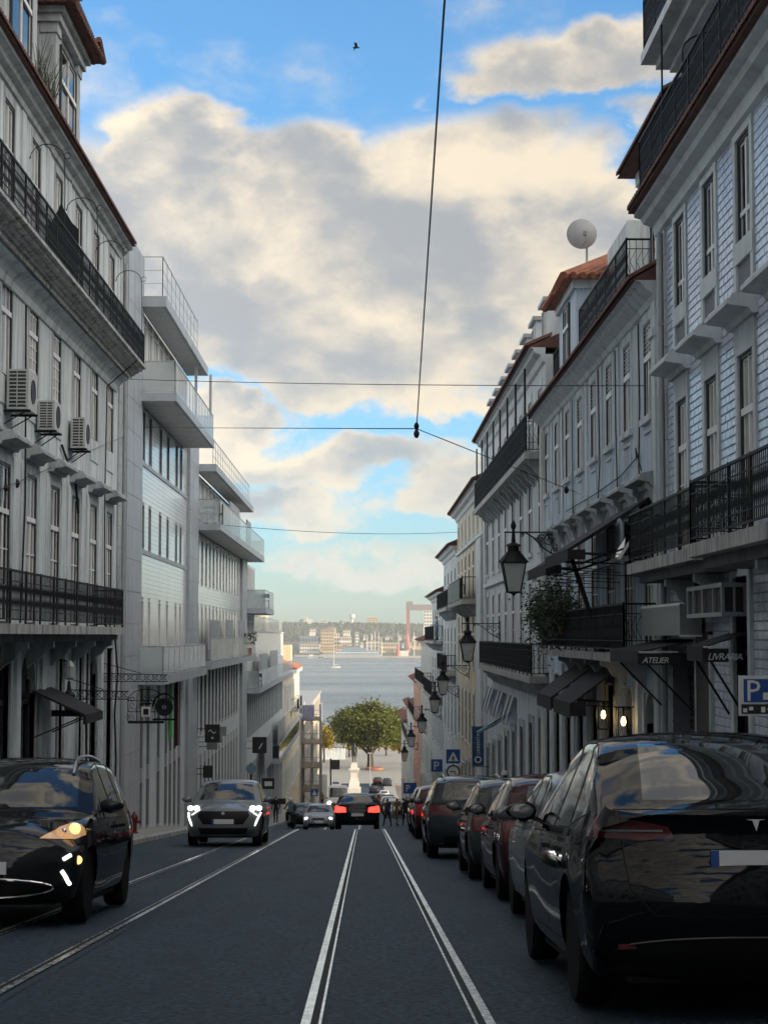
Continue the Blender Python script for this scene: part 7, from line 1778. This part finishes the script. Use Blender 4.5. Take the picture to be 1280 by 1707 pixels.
person('person in black coat standing on the left pavement at the brow', -5.75, 118, PV(118), 1.74, 2.8, 'cloth_black', 'cloth_black', pose='stand')
person('person in dark jacket partly behind the grey crossover on the left', -5.9, 88, PV(88), 1.72, 0.2, 'cloth_black', 'cloth_denim')
rider = person('person in blue shirt and white helmet riding a scooter on the left', -4.35, 107, rz_(107) + .02, 1.75, .25, 'cloth_blue', 'cloth_black', pose='sit', helmet=True)
person('person in plum jacket crossing the road beside the parked cars', 1.42, 112, rz_(112), 1.74, .6, 'cloth_plum', 'cloth_black', pose='walk')
person('person in olive coat walking right of the plum jacket', 2.02, 114, rz_(114), 1.72, -.5, 'cloth_olive', 'cloth_olive', pose='walk', bag='cloth_black')
person('person in black walking nearest the parked cars at the brow', 2.55, 113, rz_(113), 1.76, .2, 'cloth_black', 'cloth_black', pose='walk')
person('person in mustard jacket standing before the white hoarding', -4.75, 205, rz_(205) + .1, 1.72, 2.6, 'cloth_mustard', 'cloth_black')
person('person in white cap on the right pavement above the parked hatchbacks', 4.45, 57.5, PV(57.5), 1.76, .1, 'cloth_black', 'cloth_denim', cap=True)
person('dark-haired person on the right pavement right of the white cap', 4.75, 51.2, PV(51.2), 1.66, 3.0, 'cloth_black', 'cloth_black')
person('person in light blue shirt leaning on a balcony down the right row', 4.98, 124.2, .9, 1.72, 1.6, 'cloth_light_blue', 'cloth_blue', pose='lean')
# the scooter under the rider
t = thing('scooter', 'dark scooter under the rider in the white helmet', 'scooter', (-4.35, 107.1, rz_(107.1)), .25)
def sp(nm, mb, mat): place(nm, mb.mesh(nm, mat, sharp=50), t)
for yy in (-.55, .62): m = MB(); m.lathe([(.12, -.05), (.24, -.05), (.27, 0), (.24, .05), (.12, .05)], 16, (0, yy, .27), 'x'); sp('wheel', m, 'rubber')
m = MB(); m.prism([(-.75, .45), (-.2, .35), (.25, .3), (.35, .4), (.45, .95), (.38, .98), (.2, .5), (-.1, .48), (-.15, .78), (-.8, .82)], 'x', -.16, .16); sp('body', m, 'paint_dark')
m = MB(); m.box(-.15, .15, -.72, -.08, .8, .88); sp('seat', m, 'rubber'); m = MB(); m.bar((-.33, .42, 1.08), (.33, .42, 1.08), .02); m.bar((0, .6, .3), (0, .42, 1.08), .03); sp('handlebar', m, 'black_metal'); m = MB(); m.lathe([(0, 0), (.07, 0), (.07, .02), (0, .02)], 10, (0, .47, .9), 'y'); sp('headlight', m, 'lamp_lens')
# a bird over the street
t = thing('bird', 'small dark bird gliding high in the blue sky', 'bird', (-.3, 60, 21.2)); 
m = MB(); m.lathe([(0, -.14), (.02, -.1), (.035, -.02), (.03, .06), (.015, .11), (0, .13)], 8, (-.3, 60, 21.2), 'x'); m.build('body', 'bird_black', t)
for sg in (-1, 1):
    m = MB(); m.add([(-.35, 60, 21.21), (-.25, 60, 21.21), (-.28, 60 + sg * .22, 21.30), (-.40, 60 + sg * .42, 21.24), (-.37, 60 + sg * .2, 21.29)], [(0, 1, 2, 4), (4, 2, 3)]); o = m.build('wing', 'bird_black', t); sd_ = o.modifiers.new('thickness', 'SOLIDIFY'); sd_.thickness = .012

# ------------------------------------------------------------------ the square at the foot of the street
def tree(label, x, y, z, trunk_h, rx, rz, n, seed, leaf='leaf', ls=.45, tr=.5, name='tree', cz=None, clumps=70):
    rr = random.Random(seed); t = thing(name, label, 'tree', (x, y, z)); top = Vector((x, y, z + trunk_h))
    m = MB(); m.tube([(x, y, z - .2), (x + .05, y, z + trunk_h * .4), (x - .05, y, z + trunk_h)], [tr * 1.25, tr, tr * .85], 10)
    cz = z + (cz if cz else trunk_h + rz * .75); ends = []
    for k in range(9):
        a = 2 * math.pi * k / 9 + rr.uniform(-.3, .3); q = rr.uniform(.45, .85); e = Vector((x + rx * q * math.cos(a), y + rx * q * math.sin(a), cz + rz * rr.uniform(-.35, .55)))
        mid = top.lerp(e, .5) + Vector((0, 0, rr.uniform(-.6, .8))); m.tube([tuple(top - Vector((0, 0, .5))), tuple(mid), tuple(e)], [tr * .55, tr * .32, tr * .1], 7); ends.append(e)
        for j in range(3):
            f = mid.lerp(e, rr.uniform(.2, .9)); g = f + Vector((rr.uniform(-1, 1), rr.uniform(-1, 1), rr.uniform(.1, 1))) * rx * .3; m.tube([tuple(f), tuple(g)], [tr * .16, tr * .05], 5)
    m.build('trunk', 'bark', t, sharp=50)
    c = MB(); per = n // clumps
    for k in range(clumps):
        while True:
            d = Vector((rr.uniform(-1, 1), rr.uniform(-1, 1), rr.uniform(-.75, 1)))
            if .15 < d.length < 1: break
        p = Vector((x + d.x * rx * .86, y + d.y * rx * .86, cz + d.z * rz * .86)); cr = rr.uniform(.13, .25) * rx
        for j in range(per):
            o = Vector((rr.gauss(0, .5), rr.gauss(0, .5), rr.gauss(0, .36))) * cr; q = p + o
            u = Vector((rr.uniform(-1, 1), rr.uniform(-1, 1), rr.uniform(-.7, .7))).normalized(); w = u.cross(Vector((rr.uniform(-1, 1), rr.uniform(-1, 1), rr.uniform(-1, 1)))).normalized(); l = ls * rr.uniform(.6, 1.3)
            c.quad(tuple(q), tuple(q + u * l * .5 + w * l * .32), tuple(q + u * l), tuple(q + u * l * .5 - w * l * .32))
    c.build('crown', leaf, t); return t
tree('big spreading green tree at the foot of the street, sunlit on its right', 1.2, 384, -26.8, 3.4, 8.9, 5.2, 36000, 36, 'leaf', .6, .72, clumps=165, cz=8.7)
tree('yellow-leaved tree left of the big tree, behind the hoarding', -9.0, 402, -26.8, 3.2, 3.4, 3.2, 3500, 32, 'leaf_yellow', .5, .22, clumps=40)
tree('yellow-leaved tree right of the big tree beside the last house', 8.6, 398, -26.8, 2.2, 3.4, 3.6, 3500, 33, 'leaf_yellow', .5, .22, clumps=40)
tree('low yellow-green tree behind the statue', -3.6, 420, -26.8, 2.0, 3.4, 2.4, 3000, 34, 'leaf_yellow', .5, .2, clumps=36)
tree('low yellow-green tree under the big tree, right of its trunk', 5.0, 425, -26.8, 1.8, 3.0, 2.2, 2600, 35, 'leaf_yellow', .5, .2, clumps=36)
t = thing('statue', 'dark bronze standing figure on a tall pale stone pedestal in the square', 'statue', (-1.85, 322, -26.5)); x, y, z = -1.85, 322, -26.5
m = MB()
for (w, a, b) in ((2.4, -.4, .9), (1.9, .9, 1.3), (1.25, 1.3, 3.6), (1.35, 3.6, 3.8)): m.box(x - w / 2, x + w / 2, y - w / 2, y + w / 2, z + a, z + b)
m.add([(x - .95, y - .95, z + 1.3), (x + .95, y - .95, z + 1.3), (x + .95, y + .95, z + 1.3), (x - .95, y + .95, z + 1.3), (x - .63, y - .63, z + 2.6), (x + .63, y - .63, z + 2.6), (x + .63, y + .63, z + 2.6), (x - .63, y + .63, z + 2.6)], [(0, 1, 5, 4), (1, 2, 6, 5), (2, 3, 7, 6), (3, 0, 4, 7)])
for (w, a, b) in ((1.7, 3.8, 4.0), (1.9, 4.0, 4.25), (1.2, 4.25, 4.9), (1.0, 4.9, 5.3)): m.box(x - w / 2, x + w / 2, y - w / 2, y + w / 2, z + a, z + b)
m.build('pedestal', 'marble', t)
st = person('x', x, y, z + 5.3, 3.5, math.pi, 'bronze', 'bronze', 'bronze'); fig = st.children[0]
fig.data.materials.clear(); fig.data.materials.append(MATS['bronze'])
fig.data.polygons.foreach_set('material_index', [0] * len(fig.data.polygons))
fig.parent = t; fig.location = (0, 0, 5.28); fig.rotation_euler = (0, 0, math.pi); fig.scale = (2, 2, 2); fig.name = 'figure'; bpy.data.objects.remove(st)
m = MB(); m.prism([(x - .5, z + 6.4), (x + .5, z + 6.4), (x + .42, z + 8.1), (x - .42, z + 8.1)], 'y', y + .12, y + .5); m.build('cloak', 'bronze', t)
t = thing('flower_bed', 'low rust-coloured planting round the big tree trunk', 'flower bed', (2, 380, -26.75)); m = MB(); m.lathe([(1.9, 0), (1.9, .4), (1.7, .45), (0, .5)], 20, (2, 380, -26.7)); m.build('bed', 'roof_tile_orange', t)
t = thing('street_lamp', 'thin lamp post in the square right of the statue', 'street lamp', (1.0, 335, -26.7)); m = MB(); m.tube([(1.0, 335, -26.7), (1.0, 335, -20.5)], [.12, .07], 6); m.build('post', 'zinc', t); m = MB(); m.box(.6, 1.4, 334.9, 335.1, -20.5, -20.3); m.build('lamp_head', 'zinc', t)
t = thing('kiosk', 'low pale kiosk in the square left of the statue', 'kiosk', (-8, 415, -26.8)); m = MB(); m.box(-11.5, -4.5, 412, 418, -26.8, -23.9); m.build('wall', 'plaster_white', t); m = MB(); m.box(-12, -4, 411.5, 418.5, -23.9, -23.5); m.build('roof', 'zinc', t)

# ------------------------------------------------------------------ the far shore, two and a half kilometres off
def far_x(px, d): return (px - 608) / 3000 * d
def far_z(py, d): return CAMZ + (1060 - py) / 3000 * d
hr = random.Random(77)
gm = MB(); xs = [-3200 + 60 * k for k in range(108)]; rowsd = [2700, 2760, 2900, 3100, 3300, 3500, 3900]
def hill_h(x, j):
    b = [-31.4, -26, -18, 2, 22, 24.5, 10][j]
    return b + (0 if j < 2 else (2.6 * math.sin(x * .006 + j) + 2.0 * math.sin(x * .017 + 2 * j) + hr.uniform(-.8, .8)))
for j, d in enumerate(rowsd):
    for x in xs: gm.v.append((x, d, hill_h(x, j)))
nx = len(xs)
for j in range(len(rowsd) - 1):
    for k in range(nx - 1): gm.f.append((j * nx + k, j * nx + k + 1, (j + 1) * nx + k + 1, (j + 1) * nx + k))
gm.build('far_hills', 'far_wood', kind='structure', sharp=70)
m = MB()    # woodland on the hill: clumps of foliage too far off to tell apart
for k in range(5200):
    x = hr.uniform(-560, 520); d = hr.uniform(2960, 3480); j = 2 + (d - 2900) / 200; j0 = min(5, int(j)); z = hill_h(x, j0) * (1 - (j - j0)) + hill_h(x, min(6, j0 + 1)) * (j - j0); r_ = hr.uniform(2.0, 4.5)
    n0 = len(m.v); m.v += [(x - r_, d, z + r_ * .2), (x, d - r_, z + r_ * .2), (x + r_, d, z + r_ * .2), (x, d + r_, z + r_ * .2), (x + hr.uniform(-1, 1), d, z + r_ * hr.uniform(.9, 1.5)), (x, d, z - 3)]
    m.f += [(n0, n0 + 1, n0 + 4), (n0 + 1, n0 + 2, n0 + 4), (n0 + 2, n0 + 3, n0 + 4), (n0 + 3, n0, n0 + 4), (n0 + 1, n0, n0 + 5), (n0 + 2, n0 + 1, n0 + 5)]
m.build('far_woodland', 'far_wood', kind='stuff')
def far_block(label, pxa, pxb, pyt, pyb, d, wall, roof='far_roof', floors=3, bays=4, dep=18, name='far_building', group='buildings on the far shore', hip=False):
    x0, x1, zt, zb = far_x(pxa, d), far_x(pxb, d), far_z(pyt, d), far_z(pyb, d)
    t = thing(name, label, 'building', ((x0 + x1) / 2, d, zb), group=group)
    m = MB(); m.box(x0, x1, d, d + dep, zb - 6, zt); m.build('wall', wall, t)
    m = MB(); h = (x1 - x0) * .12 if hip else .8
    if hip: m.prism([(x0 - 1, zt + .01), ((x0 + x1) / 2, zt + h), (x1 + 1, zt + .01)], 'y', d - 1, d + dep)
    else: m.box(x0 - .6, x1 + .6, d - .6, d + dep, zt + .01, zt + h)
    m.build('roof', roof, t)
    bw, bh = (x1 - x0) / bays, (zt - zb) / floors; wm = MB(); wm.box(-bw * .28, bw * .28, -.25, .1, -bh * .27, bh * .27); me = wm.mesh('window', 'far_window')
    for f in range(floors):
        for b in range(bays): place('window', me, t, Vector((x0 + bw * (b + .5), d, zb + bh * (f + .5))) - Vector(t.location))
    return t
FB = [('ochre apartment block on the far shore, largest left of the yacht', 535, 557, 1050, 1082, 2790, 'far_ochre', 'far_roof', 6, 5), ('white house beside the ochre block on the far shore', 557, 566, 1056, 1082, 2800, 'far_white', 'far_roof', 4, 2), ('low white row right of the ochre block on the far shore', 566, 586, 1062, 1084, 2795, 'far_white', 'far_roof', 3, 5),
      ('tall narrow white tower house on the far shore', 592, 598, 1054, 1080, 2800, 'far_white', 'far_roof', 5, 2), ('dark long shed at the far left shore', 499, 529, 1062, 1072, 2850, 'far_blue', 'far_grey', 1, 6), ('pale waterfront row at the far left', 500, 533, 1074, 1086, 2765, 'far_white', 'far_roof', 2, 8), ('ochre waterfront row under the ochre block', 538, 560, 1080, 1092, 2740, 'far_ochre', 'far_roof', 2, 6),
      ('red-roofed ochre sheds in the middle of the far shore', 562, 590, 1078, 1088, 2745, 'far_ochre', 'far_roof', 2, 7), ('white sheds with rust roofs right of the middle shore', 610, 634, 1070, 1084, 2790, 'far_white', 'far_roof', 2, 6), ('low pale sheds near the crane on the far shore', 634, 664, 1072, 1086, 2780, 'far_ochre', 'far_grey', 2, 7), ('cream hangar under the crane', 686, 712, 1066, 1080, 2850, 'far_ochre', 'far_grey', 1, 4),
      ('pale apartment tower right of the crane leg', 706, 724, 1017, 1072, 2900, 'far_white', 'far_grey', 10, 4), ('white houses on the hill top, left cluster, tallest', 506, 512, 1029, 1040, 3350, 'far_white', 'far_white', 4, 2), ('white block on the hill top, left cluster, widest', 500, 520, 1033, 1042, 3360, 'far_white', 'far_white', 3, 5), ('low white block on the hill left of the water tower', 566, 580, 1035, 1043, 3360, 'far_white', 'far_white', 2, 4),
      ('pinkish hill top block with bright end', 612, 630, 1029, 1043, 3360, 'far_ochre', 'far_white', 4, 5), ('small white house on the hill top at the far left', 535, 546, 1034, 1041, 3360, 'far_white', 'far_white', 2, 3), ('white house above the trees on the slope, left', 516, 526, 1048, 1054, 3000, 'far_white', 'far_roof', 2, 3), ('white terrace on the slope above the ochre block', 548, 560, 1046, 1053, 3000, 'far_white', 'far_roof', 2, 4), ('white house on the slope near the middle', 572, 584, 1050, 1056, 2980, 'far_white', 'far_roof', 2, 3)]
for f in FB: far_block(*f, hip=(f[7] == 'far_roof'))
sm = random.Random(91); cnt = {}; ORD = ['first', 'second', 'third', 'fourth', 'fifth', 'sixth', 'seventh', 'eighth', 'ninth', 'tenth', 'eleventh', 'twelfth', 'thirteenth', 'fourteenth', 'fifteenth']
for k in range(44):
    px = 494 + k * 4.6 + sm.uniform(-1.5, 1.5); row = (0, 1, 2, 1, 2)[k % 5]; d = 2775 + row * 115; pyb = 1089 - row * 12 + sm.uniform(-1.5, 1.5); w = sm.uniform(3, 7); h = sm.uniform(3.5, 7); c = sm.randrange(3)
    key = (row, c); n = cnt[key] = cnt.get(key, -1) + 1
    far_block('%s small %s house from the left in the %s row of the far shore' % (ORD[n], ('white', 'ochre', 'grey-roofed')[c], ('waterfront', 'middle', 'upper')[row]), px, px + w, pyb - h, pyb, d, ('far_white', 'far_ochre', 'far_white')[c], ('far_roof', 'far_roof', 'far_grey')[c], 2, 2, 10, 'far_house', 'small houses on the far shore', hip=True)
t = thing('water_tower', 'pale water tower on the far hill top', 'tower', (far_x(587, 3350), 3350, 24)); m = MB(); m.lathe([(2.0, 0), (2.0, 8), (5, 11), (5, 17), (0, 18)], 12, (far_x(587, 3350), 3350, 24)); m.build('tank', 'far_white', t)
# red gantry crane
t = thing('gantry_crane', 'huge red and grey shipyard gantry crane on the far shore', 'crane', (far_x(705, 2800), 2800, -30)); d = 2800
xa, xb = far_x(679, d), far_x(742, d); zt = far_z(1008, d)
m = MB(); m.box(xa - 2, xb, d - 4, d + 4, zt - 9, zt); m.box(xa - 2, xa + 8, d - 3, d + 3, zt, zt + 5); m.build('girder', 'far_crane', t)
m = MB(); m.bar((xa, d, zt - 9), (xa - 1.5, d - 12, -27), 2.0, 1.4); m.build('leg', 'far_red', t); m = MB(); m.bar((xa + 2, d, zt - 9), (xa + 3.5, d + 12, -27), 2.0, 1.4); m.build('leg', 'far_red', t)
m = MB(); m.box(xb - 6, xb, d - 3, d + 3, -28, zt - 9); m.build('leg', 'far_grey', t); m = MB(); m.bar((xa, d, 6), (xa + 3, d - 4, -27), 1.6); m.build('strut', 'far_red', t)
# quay, breakwater, ferries, light beacon, masts
m = MB(); m.box(far_x(630, 2690), far_x(740, 2690), 2670, 2720, -34, -28.6); m.build('far_quay', 'quay_stone', kind='structure')
m = MB(); m.box(far_x(492, 2730), far_x(632, 2730), 2715, 2760, -34, -27.8); m.build('far_breakwater', 'far_grey', kind='structure')
t = thing('beacon', 'red and white light beacon at the end of the far quay', 'beacon', (far_x(663, 2680), 2680, -28.6)); x = far_x(663, 2680); m = MB(); m.lathe([(4.2, 0), (3.4, 8), (2.4, 9), (2.0, 15), (1.4, 17), (0, 19)], 12, (x, 2680, -28.6)); m.build('tower', 'far_red', t); m = MB(); m.box(x - 3, x + 16, 2682, 2695, -28.6, -21); m.build('keeper_house', 'far_white', t)
t = thing('ferry', 'long pale ferry lying along the far shore', 'ship', (far_x(600, 2660), 2660, -31)); d = 2660
xa, xb = far_x(540, d), far_x(634, d); m = MB(); m.add([(xa - 6, d, -26), (xb + 2, d, -26), (xb - 2, d, -32), (xa + 3, d, -32), (xa, d + 12, -26), (xb, d + 12, -26), (xb - 2, d + 12, -32), (xa + 3, d + 12, -32)], [(0, 1, 2, 3), (4, 5, 6, 7), (0, 1, 5, 4), (1, 2, 6, 5), (2, 3, 7, 6), (3, 0, 4, 7)]); m.build('hull', 'far_grey', t)
m = MB(); m.box(far_x(560, d), xb - 2, d + 1, d + 11, -26, -20.5); m.build('deck_house', 'far_blue', t); m = MB(); m.box(far_x(572, d), far_x(610, d), d + 2, d + 10, -20.5, -16); m.build('upper_deck', 'far_blue', t)
wm = MB(); wm.box(-1.2, 1.2, -.3, .2, -.9, .9); me = wm.mesh('window', 'sail_white')
for k in range(16): place('window', me, t, Vector((far_x(562, d) + k * 4.0, d + 1, -23.4)) - Vector(t.location))
t = thing('barge', 'small dark barge near the left far shore', 'boat', (far_x(520, 2600), 2600, -31)); x0, x1 = far_x(512, 2600), far_x(531, 2600); m = MB(); m.prism([(x0, -28), (x1, -28), (x1 - 2, -31.4), (x0 + 2, -31.4)], 'y', 2600, 2606); m.build('hull', 'far_grey', t); m = MB(); m.box(x0 + 3, x0 + 9, 2601, 2605, -28, -25.6); m.build('cabin', 'far_white', t)
for k, (px, py) in enumerate(((619, 1056), (625, 1052), (631, 1054), (612, 1058), (636, 1062), (690, 1054), (706, 1040), (664, 1052))):
    x = far_x(px, 2730); t = thing('mast', ['thin pale mast on the far shore, first of the middle cluster', 'tallest thin mast of the middle cluster on the far shore', 'thin mast right of the tallest one on the far shore', 'short mast at the left of the middle cluster', 'short mast at the right of the middle cluster', 'white flagpole between crane and beacon', 'tall thin pole beside the apartment tower', 'thin mast above the red beacon'][k], 'mast', (x, 2730, -28), group='masts on the far shore'); m = MB(); m.bar((x, 2730, -30), (x, 2730, far_z(py, 2730)), .8, .45, 6); m.build('pole', 'far_white', t); m = MB(); m.bar((x - 2, 2730, far_z(py, 2730) - 8), (x + 2, 2730, far_z(py, 2730) - 8), .3); m.build('spreader', 'far_white', t)
# sailing yacht on the river
d = 1830; x = far_x(557.5, d); t = thing('sailing_yacht', 'white sailing yacht with bare mast on the river', 'boat', (x, d, -31)); L_ = 6.2
m = MB(); sec = []
for k in range(9):
    f = -1 + 2 * k / 8; w = 1.5 * (1 - abs(f) ** 2.5) + .05; hgt = 1.15 + .25 * f * f; sec.append([(x + f * L_, d - w, -31 + hgt), (x + f * L_ * .94, d - w * .8, -31), (x + f * L_ * .9, d, -31.4), (x + f * L_ * .94, d + w * .8, -31), (x + f * L_, d + w, -31 + hgt)])
for s_ in sec: m.v += s_
for k in range(8):
    for j in range(4): m.f.append((k * 5 + j, k * 5 + j + 1, k * 5 + j + 6, k * 5 + j + 5))
    m.f.append((k * 5 + 4, k * 5, k * 5 + 5, k * 5 + 9))
m.build('hull', 'sail_white', t, sharp=40); m = MB(); m.prism([(x - 2.5, -29.9), (x + 2.6, -29.9), (x + 1.6, -28.9), (x - 1.6, -28.8)], 'y', d - .9, d + .9); m.build('cabin', 'far_grey', t)
m = MB(); m.tube([(x - .3, d, -30), (x - .3, d, -9)], [.28, .2], 8); m.build('mast', 'sail_white', t); m = MB(); m.bar((x - .3, d, -28), (x + 4.2, d, -27.8), .22); m.build('boom', 'sail_white', t)
m = MB(); m.bar((x - .3, d, -10), (x - 6, d, -29.7), .05); m.bar((x - .3, d, -10), (x + 6, d, -29.7), .04); m.build('stay', 'far_grey', t)

# ------------------------------------------------------------------ evening haze over the river
def haze():
    m = bpy.data.materials.new('haze'); m.use_nodes = True; nt = m.node_tree; nt.nodes.clear()
    o = nt.nodes.new('ShaderNodeOutputMaterial'); v = nt.nodes.new('ShaderNodeVolumePrincipled')
    v.inputs['Color'].default_value = (0.86, 0.93, 1.0, 1); v.inputs['Density'].default_value = 0.00013; v.inputs['Anisotropy'].default_value = 0.2
    nt.links.new(v.outputs[0], o.inputs['Volume'])
    MATS['haze'] = m; b = MB(); b.box(-3300, 3300, -480, 4000, -62, 75); b.build('haze', 'haze', kind='stuff')
haze()
